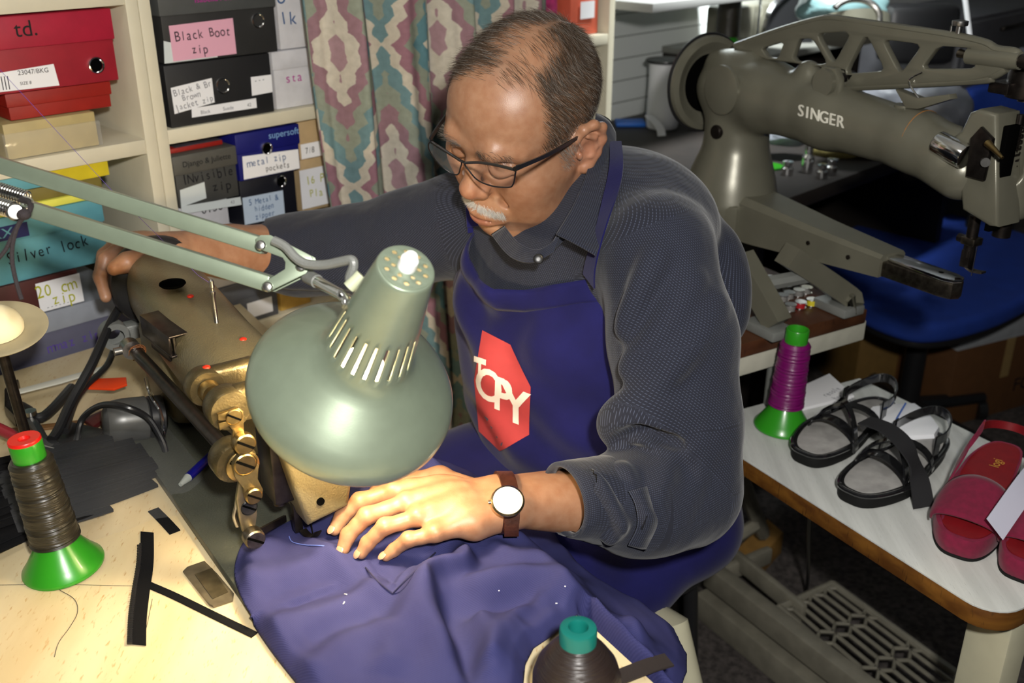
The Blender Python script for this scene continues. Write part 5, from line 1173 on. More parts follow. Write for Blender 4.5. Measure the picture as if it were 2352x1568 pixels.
# cuff roll with buttoned tab on the near sleeve
c0 = CFs-cdir*.006; e1q = nrm(np.cross(cdir, A3(0, 0, 1))); e2q = np.cross(e1q, cdir)
ringP = []
for k in range(48):
    a = 2*math.pi*k/48; sl_ = .011*math.sin(a)
    ringP.append([c0+(math.cos(a)*e1q+math.sin(a)*e2q)*r_+cdir*(o_+sl_*(1 if o_ > -.02 else .3)) for r_, o_ in ((.0340, -.006), (.0352, .004), (.0375, .0055), (.0405, .003), (.0430, -.012), (.0470, -.036), (.0500, -.056), (.0500, -.060), (.0475, -.062))])
grid_obj('cuff', np.array(ringP), np.array([[(k*.0062+j*.004, j*.012) for j in range(9)] for k in range(48)]), MT['shirt'], man, closed=True, solid=.0015)
tabp = [(1440, 1130), (1452, 1160), (1455, 1200), (1440, 1240), (1420, 1275)]
tabr = [(1474, 1120), (1492, 1165), (1502, 1195), (1478, 1250), (1440, 1295)]
A_ = [on_shirt(*q, .006) for q in tabp]; B_ = [on_shirt(*q, .007) for q in tabr]
A_ = [a for a in A_ if a is not None]; B_ = [b for b in B_ if b is not None]; m_ = min(len(A_), len(B_))
if m_ > 2: 
    tb_ = loft('sleeve_tab', [A_[:m_], B_[:m_]], MT['shirt'], man, 6, .002)
    q0, q1 = on_shirt(1466, 1205, .0095), on_shirt(1476, 1178, .0095)
    if q0 is not None and q1 is not None: M().tube([q0, q0*.5+q1*.5, q1], .0011, 8).build('buttonhole', MT['ink'], man)
hang = pt(1440, 1290, 1.10)
# ---------------------------------------------------------------- apron
MT['apron'] = mat('royal_blue_twill', lin(22, 22, 82), .85, noise=.3, nscale=14, bump=.3, bscale=900, spec=.2, sheen=.1)

s = SDF((-.25, .95, .48), (.44, 1.62, 1.06), .007)
for c_, r_ in TORSO: s.ell(c_, r_, PF, k=.07)
tv, tf = s.mesh(); del s; TB = BVHTree.FromPolygons(tv.tolist(), tf.tolist())
def Fcast(l, z, off):
    o = A3(.12, 1.33, 0)+LV*l+FV*.6; o[2] = z
    r = TB.ray_cast(Vector(o), Vector(-FV)); return (np.array(r[0])+np.array(r[1])*off) if r[0] is not None else None
nl_, nz_ = 70, 70; G = np.zeros((nl_, nz_, 3)); UVa = np.zeros((nl_, nz_, 2))
for i in range(nl_):
    a = i/(nl_-1)
    for j in range(nz_):
        b = j/(nz_-1); lL = -.085-.085*min(1, b*2.2); lR = .150+.055*min(1, b*2.)
        l = lL+(lR-lL)*a; zt_ = float(np.interp(l, [-.10, -.08, -.06, -.035, -.01, .02, .05, .08, .11, .15], [.974, .971, .963, .948, .936, .931, .937, .949, .960, .970]))
        z = zt_+(.575-zt_)*b
        off = .014+.004*math.sin(l*55+z*18)*min(1, b*4)+.003*math.sin(l*30-z*45)
        off += .0045*math.sin(l*90+3*b)*math.exp(-(b/.3)**2)+.003*math.sin(z*70+l*40)*min(1, b*3)+.022*math.exp(-((l+.01)/.06)**2-((b-.02)/.05)**2)+.012*math.exp(-((l+.07)/.04)**2-((b-.18)/.12)**2)   # the sagging top edge
        off -= .003*math.exp(-((l-.03)/.05)**2-((b-.12)/.04)**2)
        p = Fcast(l, z, off); k_2 = 0
        while p is None and k_2 < 40: k_2 += 1; p = Fcast(l*(1-.02*k_2), z, off+.001*k_2)
        G[i, j] = p; UVa[i, j] = (l, z)
grid_obj('apron_bib', G, UVa, MT['apron'], man, solid=.0018)
hb_ = G[:, :6]+FV*.0022; hb_[:, 0] += A3(0, 0, .0015); hb_[:, 5] -= FV*.0016
grid_obj('bib_hem', hb_, UVa[:, :6], MT['apron'], man, solid=.0012)
gf = [(i*nz_+j, (i+1)*nz_+j, (i+1)*nz_+j+1, i*nz_+j+1) for i in range(nl_-1) for j in range(nz_-1)]
GB_ = BVHTree.FromPolygons(G.reshape(-1, 3).tolist(), gf)
def on_bib(px, py, off=.0008):
    for dx in (0, 3, 6, 10, 15, 20, 26, 34):
        d = Vector(pt(px+dx, py, 1.)-A3(0, 0, H)).normalized(); r = GB_.ray_cast(CAMP, d)
        if r[0] is not None:
            n_q = np.array(r[1]); n_q = n_q if np.dot(n_q, np.array(d)) < 0 else -n_q
            return np.array(r[0])+n_q*off
    return None
hexp = [(1112, 758), (1176, 790), (1222, 886), (1218, 996), (1152, 1034), (1104, 988), (1094, 872)]
def patch_mesh(poly, name, m_, off, step=7):
    xs = [p[0] for p in poly]; ys = [p[1] for p in poly]; c0_ = A3(sum(xs)/len(xs), sum(ys)/len(ys)); B_ = []
    for a, b in zip(poly, poly[1:]+poly[:1]):
        for t in np.linspace(0, 1, 8, endpoint=False): B_.append(np.array(a)*(1-t)+np.array(b)*t)
    rings = [[c0_+(q-c0_)*t for q in B_] for t in np.linspace(.02, 1, 14)]; v = []; f = []; n = len(B_)
    for R_ in rings:
        for q in R_: v.append(on_bib(q[0], q[1], off))
    for i in range(len(rings)-1):
        for j in range(n): f.append((i*n+j, i*n+(j+1) % n, (i+1)*n+(j+1) % n, (i+1)*n+j))
    return M().add(v, f).build(name, m_, man)
if all(on_bib(*q) is not None for q in hexp):
    patch_mesh(hexp, 'apron_emblem', mat('red_print', lin(188, 64, 66), .8, noise=.12, nscale=30), .0032)
    MT['whiteprint'] = mat('white_print', lin(235, 225, 215), .8)
    for ch, cx, cy, sz, sxx in (('T', 1108, 860, 98, .46), ('O', 1128, 886, 98, .80), ('P', 1158, 908, 104, .88), ('Y', 1189, 934, 112, .95)):
        v, f = text_geo(ch, 1.0, .022); v = v.copy(); bm = bmesh.new(); bv_ = [bm.verts.new(q) for q in v]
        for q in f:
            try: bm.faces.new([bv_[i] for i in q])
            except ValueError: pass
        for ax_ in (0, 1):
            for t_ in np.arange(-.6, .61, .05):
                co = [0, 0, 0]; co[ax_] = t_; no = [0, 0, 0]; no[ax_] = 1
                bmesh.ops.bisect_plane(bm, geom=bm.verts[:]+bm.edges[:]+bm.faces[:], plane_co=co, plane_no=no)
        bmesh.ops.triangulate(bm, faces=bm.faces[:]); bm.verts.index_update()
        v = np.array([q.co[:] for q in bm.verts]); f = [[q.index for q in p.verts] for p in bm.faces]; bm.free()
        W_ = [on_bib(cx+q[0]*sz*sxx*.92+q[1]*sz*.02, cy+q[0]*sz*sxx*.34-q[1]*sz*.98, .0046) for q in v]
        if all(w_ is not None for w_ in W_): M().add(W_, f).build('letter', MT['whiteprint'], man, smooth=False)
# neck strap of the apron, over the shoulder and behind the collar
st = []
for q in ((1366, 640), (1370, 610), (1380, 575), (1393, 530), (1405, 480), (1414, 430), (1418, 385), (1414, 340), (1404, 305)):
    d = Vector(pt(*q, 1.)-A3(0, 0, H)).normalized(); r = SB.ray_cast(CAMP, d)
    if r[0] is not None: st.append((np.array(r[0])+np.array(r[1])*.008, np.array(r[1])))
if st:
    Ps = catmull([a for a, b in st], 6); Nn = catmull([b for a, b in st], 6); 
    for _ in range(6): Ps[1:-1] = (Ps[:-2]+2*Ps[1:-1]+Ps[2:])/4; Nn[1:-1] = (Nn[:-2]+2*Nn[1:-1]+Nn[2:])/4
    T_s = np.gradient(Ps, axis=0); Ws = np.cross(T_s, Nn); Ws = Ws/np.linalg.norm(Ws, axis=1)[:, None]*np.linspace(.0135, .0075, len(Ps))[:, None]
    M().ribbon(Ps, Ws, .002).build('apron_strap', MT['apron'], man)
st = [G[1, 0], G[1, 0]+A3(-.004, .02, .05), pt(1090, 520, 1.36)]; Ps = catmull(st, 6)
M().ribbon(Ps, A3(.010, .004, 0), .002).build('apron_strap', MT['apron'], man)
# ---------------------------------------------------------------- seated legs: apron skirt, trousers and shoes
hipL, hipR = A3(.165, 1.365, .575)+LV*.085, A3(.165, 1.365, .575)-LV*.085
knL, knR = hipL+FV*.40+LV*.02-A3(0, 0, .01), hipR+FV*.40-LV*.02-A3(0, 0, .01)
s = SDF((-.35, .75, .40), (.46, 1.60, .78), .006)
s.chain([hipL, hipL*.5+knL*.5, knL], [.092, .084, .07], k=.05); s.chain([hipR, hipR*.5+knR*.5, knR], [.092, .084, .07], k=.05)
s.cone(hipL, hipR, .10, .10, k=.05); s.ell(hipL*.5+hipR*.5+FV*.2+A3(0, 0, .04), (.12, .2, .045), PF, k=.05)
s.chain([hipL+LV*.05+A3(0, 0, .05), hipL+LV*.075-A3(0, 0, .02), hipL+LV*.08+FV*.12-A3(0, 0, .06), hipL+LV*.07+FV*.28-A3(0, 0, .06)], [.05, .055, .045, .035], k=.05)
kv, kf = s.mesh(); del s; big_mesh('apron_skirt', relax(kv, kf, 3), kf, MT['apron'], man)
s = SDF((-.45, .70, .03), (.46, 1.55, .64), .008)
for kn_, sd in ((knL, 1), (knR, -1)):
    ank = kn_-FV*.02+A3(0, 0, 0); ank[2] = .10; s.chain([kn_, (kn_+ank)/2-FV*.015, ank], [.064, .060, .05], k=.03)
    s.chain([kn_, kn_-FV*.2], [.066, .075], k=.03)
kv, kf = s.mesh(); del s; big_mesh('trousers', relax(kv, kf, 2), kf, mat('dark_trousers', (.014, .015, .02), .85, noise=.2, nscale=30), man)
for kn_ in (knL, knR):
    mb = M(); c_ = kn_-FV*.02; fr_ = Fr(A3(c_[0], c_[1], 0), FV, LV*-1, (0, 0, 1))
    v = []; f = []; secs_ = [(-.075, .03, .09), (-.06, .038, .105), (.0, .040, .10), (.06, .044, .075), (.12, .046, .05), (.165, .04, .04), (.19, .022, .03)]
    for (a, w_, t_) in secs_:
        for k in range(16):
            an = 2*math.pi*k/16; v.append((a, w_*math.cos(an), .002+t_*.5+t_*.5*math.sin(an)))
    for i in range(len(secs_)-1):
        for k in range(16): f.append((i*16+k, i*16+(k+1) % 16, (i+1)*16+(k+1) % 16, (i+1)*16+k))
    f += [tuple(range(16)), tuple((len(secs_)-1)*16+k for k in range(16))]
    mb.add(v, f, fr_); mb.build('shoe', MT['black'], man)
# stool
stl = thing('stool', A3(.19, 1.37, 0), 'cream painted stool under the seated man, one splayed leg showing', 'stool')
cream = mat('cream_paint', lin(190, 186, 160), .5, noise=.1, nscale=20)
sf_ = Fr(A3(.165, 1.335, 0), FV, -LV, (0, 0, 1)); M(sf_).lathe([(.001, .452), (.145, .452), (.15, .457), (.15, .470), (.145, .476), (.001, .476)], n=40).build('seat', MT['black'], stl)
lt = pt(1552, 1430, 1.345); lb_ = pt(1585, 1568, 1.36); dl = (lb_-lt); lb_ = lt+dl*((lt[2]-.0)/-dl[2]); tp_ = lt-dl*.0
M().tube([sf_(A3(.07, -.08, .452)), tp_, lb_], [.017, .017, .015], 14).build('leg', cream, stl)
for a, b in ((.08, -.08), (-.08, -.08), (-.08, .08)):
    M(sf_).tube([(a, -b, .452), (a*1.3, -b*1.3, 0)], [.012, .012], 14).build('leg', MT['black'], stl)
# ---------------------------------------------------------------- glasses
def onhead(px, py, sgn):
    n = nrm(A3(-sgn*.22, 1, -.12)); q = A3(0, .119, .018)                # lens plane in head space (sgn = -1 his left)
    o = HF.inv(A3(0, 0, H)); r = HF.inv(pt(px, py, 1.))-o; return o+r*(np.dot(q-o, n)/np.dot(r, n))
MT['frame'] = mat('black_frame', (.010, .010, .011), .3)
MT['lens'] = mat('spectacle_lens', (.9, .95, 1.0), .03, alpha=.07)
gl = M(HF); 
LL = [(1068, 374), (1100, 373), (1140, 379), (1180, 389), (1183, 402), (1178, 424), (1166, 430), (1130, 427), (1098, 414), (1079, 394)]
RL = [(1058, 369), (1024, 347), (992, 326), (984, 334), (990, 352), (1012, 380), (1038, 398), (1052, 400), (1057, 386)]
lensL = catmull([onhead(*q, -1) for q in LL], 5, True); lensR = catmull([onhead(*q, 1) for q in RL], 5, True)
gl.tube(lensL, .0009, 8, closed=True); gl.tube(lensR, .0009, 8, closed=True)
tL = [onhead(*q, -1) for q in LL[:4]]; gl.tube(catmull(tL, 5), .0017, 8); gl.tube(catmull([onhead(*q, 1) for q in RL[:3]], 5), .0017, 8)
gl.tube(catmull([onhead(1070, 374, -1), onhead(1063, 371, -1), onhead(1058, 369, 1)], 4), .0016, 8)
gl = gl.build('glasses', MT['frame'], man)
hl = onhead(1181, 388, -1); hr_ = onhead(990, 325, 1)
for hh_, sg_ in ((hl, -1), (hr_, 1)):
    Pt = np.array([hh_, hh_+A3(sg_*.004, -.006, .001), hh_*.5+A3(sg_*.0845, .012, .0345)*.5+A3(sg_*.003, 0, 0), A3(sg_*.0845, .012, .0345), A3(sg_*.0865, -.012, .030)]); Pt = catmull(Pt, 5)
    M(HF).ribbon(Pt, np.outer(np.linspace(.0034, .0022, len(Pt)), A3(0, 0, 1)), .0018).build('temple_arm', MT['frame'], gl)
for Lp in (lensL, lensR):
    c_ = Lp.mean(0); n = len(Lp); M(HF).add(np.concatenate([Lp, [c_]]), [(i, (i+1) % n, n) for i in range(n)]).build('lens', MT['lens'], gl)
for s_ in (-1, 1): M(HF).sphere((s_*.0085, .112, .013), (.0022, .003, .0045), 10).build('nose_pad', MT['lens'], gl)
# ---------------------------------------------------------------- wrist watch
wdir0, wside0 = wdir, wside; Wc = Wl; wdir = nrm(wdir*.35+A3(-1, 0, 0)*.65); upw = nrm(A3(0, 0, 1)-wdir*wdir[2]); wside = np.cross(wdir, upw); wside = wside if np.dot(wside, wside0) > 0 else -wside; Rg = []
WB = BVHTree.FromPolygons(lv.tolist(), lf.tolist())
for k in range(48):
    a = 2*math.pi*k/48; d_ = wside*math.cos(a)+upw*math.sin(a); r = WB.ray_cast(Vector(Wc+d_*.08), Vector(-d_)); Rg.append((np.array(r[0]) if r[0] is not None else Wc+d_*.03)+d_*.0022)
Rg = np.array(Rg); 
for _ in range(3): Rg = (Rg+np.roll(Rg, 1, 0)+np.roll(Rg, -1, 0))/3
wt = M(); Wd = np.broadcast_to(wdir*.0085, (49, 3)); wt.ribbon(np.concatenate([Rg, Rg[:1]]), Wd, .0026)
leather = mat('brown_leather_strap', lin(70, 36, 24), .4, noise=.4, nscale=120, bump=.5, bscale=300)
wt = wt.build('watch', leather, man)
fn = nrm(upw*.55+nrm(A3(0, 0, H)-Wc)*.75); r = WB.ray_cast(Vector(Wc+fn*.1), Vector(-fn)); fc = onz(1166, 1151, r[0].z+.0035); wq = nrm(wdir-fn*np.dot(fn, wdir))
M().lathe([(.0125, -.004), (.0162, -.003), (.0172, -.0005), (.0172, .0015), (.0155, .003), (.0150, .0026)], fc, fn, 40, close=False).build('watch_case', mat('pale_gold', (.85, .68, .42), .2, 1), wt)
M().lathe([(.0001, .0026), (.0151, .0026), (.0151, .001), (.0001, .001)], fc, fn, 36).build('watch_face', mat('white_dial', (.92, .92, .9), .15, coat=.6), wt)
M().cyl(fc+wq*.0165, fc+wq*.0195, .002).build('watch_crown', mat('gold_crown', (.85, .68, .42), .2, 1), wt)
te = [Rg[1]+A3(0, 0, .004), Rg[0]+wside*.003-A3(0, 0, .006), Rg[0]+wside*.002-A3(0, 0, .016)]
M().ribbon(catmull(te, 4), wdir*.0075, .002).build('strap_end', leather, wt)
# ================================================================ BLUE OVERALL BEING SEWN
def twill(name, c1, c2, per=.0016):
    m = mat(name, c1, .85, spec=.15); nt = m.node_tree; N = nt.nodes; L = nt.links; b = N['Principled BSDF']
    tc = N.new('ShaderNodeTexCoord'); s = N.new('ShaderNodeSeparateXYZ'); L.new(tc.outputs['Object'], s.inputs[0])
    def mth(op, a, b2=0.):
        n = N.new('ShaderNodeMath'); n.operation = op
        for i, q in enumerate((a, b2)):
            if isinstance(q, (int, float)): n.inputs[i].default_value = q
            else: L.new(q, n.inputs[i])
        return n.outputs[0]
    d = mth('ADD', mth('MULTIPLY', s.outputs[0], .55), mth('MULTIPLY', s.outputs[1], .95)); w_ = mth('ABSOLUTE', mth('SUBTRACT', mth('FRACT', mth('DIVIDE', d, per)), .5))
    n1 = N.new('ShaderNodeTexNoise'); n1.inputs['Scale'].default_value = 16; n1.inputs['Detail'].default_value = 5; L.new(tc.outputs['Object'], n1.inputs['Vector'])
    mx = N.new('ShaderNodeMix'); mx.data_type = 'RGBA'; mx.inputs[6].default_value = (*c1, 1); mx.inputs[7].default_value = (*c2, 1); L.new(mth('ADD', mth('MULTIPLY', w_, .6), mth('SUBTRACT', mth('MULTIPLY', n1.outputs[0], .8), .25)), mx.inputs[0]); L.new(mx.outputs[2], b.inputs['Base Color'])
    bp = N.new('ShaderNodeBump'); bp.inputs['Strength'].default_value = .5; bp.inputs['Distance'].default_value = .0004; L.new(w_, bp.inputs['Height']); L.new(bp.outputs[0], b.inputs['Normal']); return m
MT['overall'] = twill('faded_blue_twill', lin(41, 42, 84), lin(65, 67, 112))
on = lambda L_, z: [onz(px, py, z) for px, py in L_]
E_ = lambda t, d, z: np.array([*(e1+AX*t+DN*d)[:2], z])
outl = on([(652, 1216), (600, 1224), (566, 1250), (546, 1290), (540, 1335), (555, 1385), (585, 1435), (628, 1497), (690, 1575), (760, 1660), (900, 1720), (1080, 1700), (1190, 1640), (1203, 1560), (1207, 1520), (1226, 1482), (1265, 1456), (1310, 1418), (1330, 1402)], .757)
outl += [E_(-.004, .0036, .73), E_(-.05, .004, .69), E_(-.11, .005, .66), E_(-.16, .012, .65)]
outl += on([(1560, 1590), (1580, 1520), (1582, 1455), (1552, 1390), (1482, 1335), (1385, 1300), (1335, 1270), (1300, 1225), (1268, 1160), (1240, 1105), (1170, 1082), (1080, 1058), (980, 1048)], .700)
outl += on([(880, 1068), (800, 1085), (757, 1103), (715, 1160), (700, 1190)], .757)
op = np.array(outl)[:, :2]; op = np.vstack([catmull([*op[:13]], 4)[:-1], op[12:]])
xs = np.arange(op[:, 0].min()-.004, op[:, 0].max()+.004, .0022); ys = np.arange(op[:, 1].min()-.004, op[:, 1].max()+.004, .0022)
GX, GY = np.meshgrid(xs, ys, indexing='ij')
def inside(X, Y, P):
    r = np.zeros(X.shape, bool); n = len(P)
    for i in range(n):
        x0, y0 = P[i-1]; x1, y1 = P[i]
        c = ((y0 > Y) != (y1 > Y)) & (X < (x1-x0)*(Y-y0)/(y1-y0+1e-15)+x0); r ^= c
    return r
def near_seg(X, Y, P, closed=False):
    bd = np.full(X.shape, 9.); bx_, by_ = X.copy(), Y.copy(); sd = np.zeros(X.shape); tt_ = np.zeros(X.shape); n = len(P)
    for i in range(0 if closed else 1, n):
        a, b = P[i-1], P[i]; d = b-a; L2 = d@d+1e-15; t = np.clip(((X-a[0])*d[0]+(Y-a[1])*d[1])/L2, 0, 1)
        qx, qy = a[0]+t*d[0], a[1]+t*d[1]; ds = np.hypot(X-qx, Y-qy); m = ds < bd
        bd[m] = ds[m]; bx_[m] = qx[m]; by_[m] = qy[m]; sd[m] = np.sign(((X-a[0])*d[1]-(Y-a[1])*d[0]))[m]; tt_[m] = ((i-1+t)/(n-1))[m]
    return bd, bx_, by_, sd, tt_
ins = inside(GX, GY, op); bd, bx_, by_, _, _ = near_seg(GX, GY, op, True)
cell = ins[:-1, :-1] | ins[1:, :-1] | ins[:-1, 1:] | ins[1:, 1:]
snap = ~ins; PX = np.where(snap, bx_, GX); PY = np.where(snap, by_, GY)
e_ = (PX-e1[0])*DN[0]+(PY-e1[1])*DN[1]
sm = lambda a, b, v: np.clip((v-a)/(b-a), 0, 1)**2*(3-2*np.clip((v-a)/(b-a), 0, 1))
Zc = .7660-.060*sm(-.002, .05, e_)-.03*sm(.05, .15, e_)
folds = [  # pixel polyline, height, half width left, half width right
 ([(1050, 1258), (1072, 1290), (1066, 1318), (1010, 1335), (984, 1362), (998, 1420), (1028, 1490), (1055, 1580)], .019, .030, .009),
 ([(1005, 1362), (1080, 1350), (1180, 1338), (1270, 1340), (1335, 1372)], .013, .020, .018),
 ([(880, 1560), (930, 1450), (985, 1360)], .010, .030, .022),
 ([(560, 1370), (660, 1320), (770, 1285), (860, 1290)], .008, .022, .030), ([(600, 1440), (740, 1420), (880, 1350)], .007, .030, .020),
 ([(700, 1560), (800, 1490), (900, 1440)], .008, .03, .03), ([(1120, 1560), (1150, 1480), (1210, 1410), (1290, 1375)], .011, .018, .018),
 ([(900, 1250), (1000, 1240), (1100, 1225), (1220, 1235), (1290, 1290)], .014, .020, .026), ([(1290, 1215), (1340, 1290), (1420, 1350), (1500, 1400)], .016, .020, .022),
 ([(1350, 1370), (1410, 1420), (1460, 1490)], .012, .015, .02), ([(1440, 1350), (1490, 1420), (1515, 1500)], .010, .014, .016), ([(620, 1235), (580, 1290), (575, 1360)], .006, .014, .02),
 ([(760, 1110), (900, 1085), (1040, 1075), (1150, 1100)], .012, .014, .02), ([(820, 1135), (900, 1110), (1100, 1100)], .006, .01, .012), ([(690, 1230), (800, 1320), (920, 1390)], .006, .016, .012),
 ([(1100, 1250), (1180, 1290), (1260, 1300), (1330, 1340)], .010, .016, .02)]
folds += [([(1068, 1340), (1040, 1372), (1030, 1420), (1062, 1500), (1085, 1560)], -.010, .016, .026), ([(1060, 1400), (1150, 1385), (1240, 1380)], -.008, .016, .016), ([(950, 1300), (1000, 1290), (1045, 1275)], -.007, .014, .014), ([(640, 1380), (760, 1350), (850, 1330)], -.006, .02, .02), ([(1100, 1400), (1120, 1470), (1125, 1540)], .009, .014, .016),
          ([(700, 1480), (780, 1440), (860, 1420)], -.006, .018, .018), ([(1190, 1440), (1240, 1400), (1300, 1385)], -.007, .012, .012)]
for pl, hgt, wl_, wr_ in folds:
    P = catmull([onz(*p, .765)[:2] for p in pl], 6); d, _, _, sd, t = near_seg(PX, PY, P)
    w_ = np.where(sd > 0, wl_, wr_); Zc = Zc+hgt*1.35*np.exp(-(d/(w_*.8))**2)*np.clip(4*np.minimum(t, 1-t)+.35, 0, 1)
Zc += .0036*fnoise(PX, PY, 48, 5)+.0020*fnoise(PX, PY, 105, 8)+.0008*fnoise(PX, PY, 260, 9)
for pl in ([(838, 1300), (868, 1332), (902, 1362)], [(902, 1362), (948, 1312), (1000, 1268)]):
    P = np.array([onz(*p, .765)[:2] for p in pl]); d, _, _, sd, t = near_seg(PX, PY, P); Zc += .0022*np.exp(-(d/.004)**2)-.002*np.exp(-((d-.006)/.004)**2)*(sd < 0)
# lie on the desk, under the hand and over the knees
Zc = np.where(e_ < .004, np.maximum(Zc, np.where(((PX-MF.o[0])*MF.R[0,1]+(PY-MF.o[1])*MF.R[1,1] < .098) & ((PX-MF.o[0])*MF.R[0,0]+(PY-MF.o[1])*MF.R[1,0] > -.098), .7645, .7525)), Zc)
ht = np.array(tip+dip+pip+mcp); 
KB = BVHTree.FromPolygons(kv.tolist(), kf.tolist()) if False else None
skirt = [o for o in man.children if o.name.startswith('apron_skirt')][0]
sk_v = np.empty(len(skirt.data.vertices)*3, np.float32); skirt.data.vertices.foreach_get('co', sk_v); sk_v = sk_v.reshape(-1, 3)+np.array(man['_o'])
KB = BVHTree.FromPolygons(sk_v.tolist(), [list(p.vertices) for p in skirt.data.polygons])
LB = BVHTree.FromPolygons(lv.tolist(), lf.tolist())
for i in range(len(xs)):
    for j in range(len(ys)):
        if not (ins[i, j] or bd[i, j] < .004): continue
        p = Vector((PX[i, j], PY[i, j], 1.0))
        if e_[i, j] > .0:
            r = KB.ray_cast(p, Vector((0, 0, -1)))
            if r[0] is not None: Zc[i, j] = max(Zc[i, j], r[0].z+.006)
        r = LB.ray_cast(Vector((PX[i, j], PY[i, j], .70)), Vector((0, 0, 1)))
        if r[0] is not None: Zc[i, j] = min(Zc[i, j], max(r[0].z-.0025, .7642))
# sag near the outline so the edge touches the desk
inbed = ((PX-MF.o[0])*MF.R[0,1]+(PY-MF.o[1])*MF.R[1,1] < .098) & ((PX-MF.o[0])*MF.R[0,0]+(PY-MF.o[1])*MF.R[1,0] > -.098)
along_ = (PX-e1[0])*AX[0]+(PY-e1[1])*AX[1]
hang = (along_ < .004) & (e_ > -.004) & (e_ < .03)                      # the cloth falls steeply down the outside of the desk edge
fl = np.where(e_ < 0, np.where(inbed, .7642, .7535), np.where(hang, .700, Zc-.010)); Zc = np.where((bd < .010) | snap, fl+(Zc-fl)*np.clip(np.where(snap, 0, bd)/.010, 0, 1)**.7, Zc)
for _ in range(2):
    Zs = Zc.copy(); Zs[1:-1, 1:-1] = (Zc[1:-1, 1:-1]*4+Zc[2:, 1:-1]+Zc[:-2, 1:-1]+Zc[1:-1, 2:]+Zc[1:-1, :-2])/8; Zc = np.where(ins, Zs, Zc)
Pg = np.stack([PX, PY, Zc], -1); mk = np.zeros(GX.shape, bool); mk[:-1, :-1] = cell
vid = np.full(GX.shape, -1); ii_, jj_ = np.nonzero(cell); used = np.zeros(GX.shape, bool)
for a, b in ((0, 0), (1, 0), (0, 1), (1, 1)): used[ii_+a, jj_+b] = True
vid[used] = np.arange(used.sum()); Fq = np.stack([vid[ii_, jj_], vid[ii_+1, jj_], vid[ii_+1, jj_+1], vid[ii_, jj_+1]], 1)
Vg = Pg[used]; o_ = Vg.mean(0); o_[2] = .66
me = bpy.data.meshes.new('overall_garment'); me.from_pydata((Vg-o_).tolist(), [], Fq.tolist()); me.materials.append(MT['overall']); me.polygons.foreach_set('use_smooth', [True]*len(Fq))
ov = link('overall_garment', me, o_, None, 'faded blue twill overall spread over the desk edge under the sewing hand', 'garment')
md = ov.modifiers.new('s', 'SOLIDIFY'); md.thickness = .0022; md.offset = -1
CB = BVHTree.FromPolygons(Vg.tolist(), Fq.tolist())
def on_cloth(px, py, off=.0008):
    d = Vector(pt(px, py, 1.)-A3(0, 0, H)).normalized(); r = CB.ray_cast(CAMP, d)
    return np.array(r[0])+A3(0, 0, off) if r[0] is not None else onz(px, py, .77)
for pl in ([(840, 1304), (868, 1335), (902, 1364)], [(902, 1364), (950, 1316), (1000, 1270)]):
    M().tube(catmull([on_cloth(*q, .0006) for q in pl], 8), .0009, 6).build('pocket_seam', mat('dark_blue_stitch', lin(28, 28, 66), .9), ov)
M().tube(catmull([on_cloth(*q, .0006) for q in ((664, 1232), (672, 1245), (700, 1252), (740, 1254), (790, 1262))], 8), .0005, 6).build('loose_thread', mat('blue_thread', lin(90, 110, 190), .7), None, 'blue sewing thread trailing from the needle over the overall', 'thread')
for k, (px, py, dx, dy) in enumerate(((794, 1366, 5, 1), (790, 1386, 3, -5), (1146, 1358, 2, 1), (1298, 1348, 3, 1), (1278, 1387, 4, 0))):
    M().tube([on_cloth(px-dx*.5, py-dy*.5, .001), on_cloth(px+dx*.5, py+dy*.5, .001)], .0006, 5).build('lint_fleck', MT['white'], ov)
# ================================================================ LONG ARM PATCHING MACHINE AND ITS TABLES
sU = A3(math.sin(math.radians(30.7)), -math.cos(math.radians(30.7)), 0); sV = A3(-sU[1], sU[0], 0)
SO = A3(.385, 1.746, .76); SF = Fr(SO, sU, sV, (0, 0, 1))                # x along the arm towards the viewer, y to the right, z up
def sV_(px, py, V):
    q = SF(A3(0, V, 0)); r = pt(px, py, 1.)-A3(0, 0, H); return SF.inv(A3(0, 0, H)+r*(np.dot(q-A3(0, 0, H), sV)/np.dot(r, sV)))
MT['olive'] = mat('olive_grey_enamel', lin(112, 110, 96), .32, noise=.12, nscale=16, metal=.25, bump=.06, bscale=700)
pm = thing('patching_machine', SF(A3(.1, 0, 0)), 'olive grey long arm patching machine with a pierced truss beam', 'sewing machine')
# tables
MT['whitelam'] = wood_mat('streaked_white_laminate', lin(214, 216, 212), lin(196, 198, 194), lin(176, 178, 174), (60, 3, 40), .45, math.radians(59))
MT['edgewood'] = wood_mat('oak_edge_band', lin(122, 80, 28), lin(88, 52, 16), lin(50, 28, 10), (6, 30, 60), .5, math.radians(59))
MT['brownboard'] = wood_mat('brown_board', lin(86, 52, 30), lin(66, 38, 22), lin(44, 26, 16), (20, 5, 40), .4, 1.0)
mt = thing('machine_table', SF(A3(-.05, -.1, -.76)), 'white edged table carrying the patching machine on a brown board', 'table')
M(SF).box((-.45, -.34, -.062), (.248, .098, -.0255), .003).build('tabletop', cardb('offwhite_table', (196, 194, 178)), mt)
M(SF).box((-.40, -.33, -.025), (.256, .085, -.0005), .002).build('brown_board', MT['brownboard'], mt)
for a, b in ((-.40, -.30), (-.40, .06)): M(SF).box((a-.02, b-.02, -.76), (a+.02, b+.02, -.0625), .003).build('leg', MT['steel'], mt)
gp = onz(1772, 925, .621); gp2 = SF.inv(gp)
M(SF).cyl((gp2[0]-.0, gp2[1], -.139), (gp2[0], gp2[1], -.0625), .0135, n=20).build('leg', MT['greyenamel'], mt)
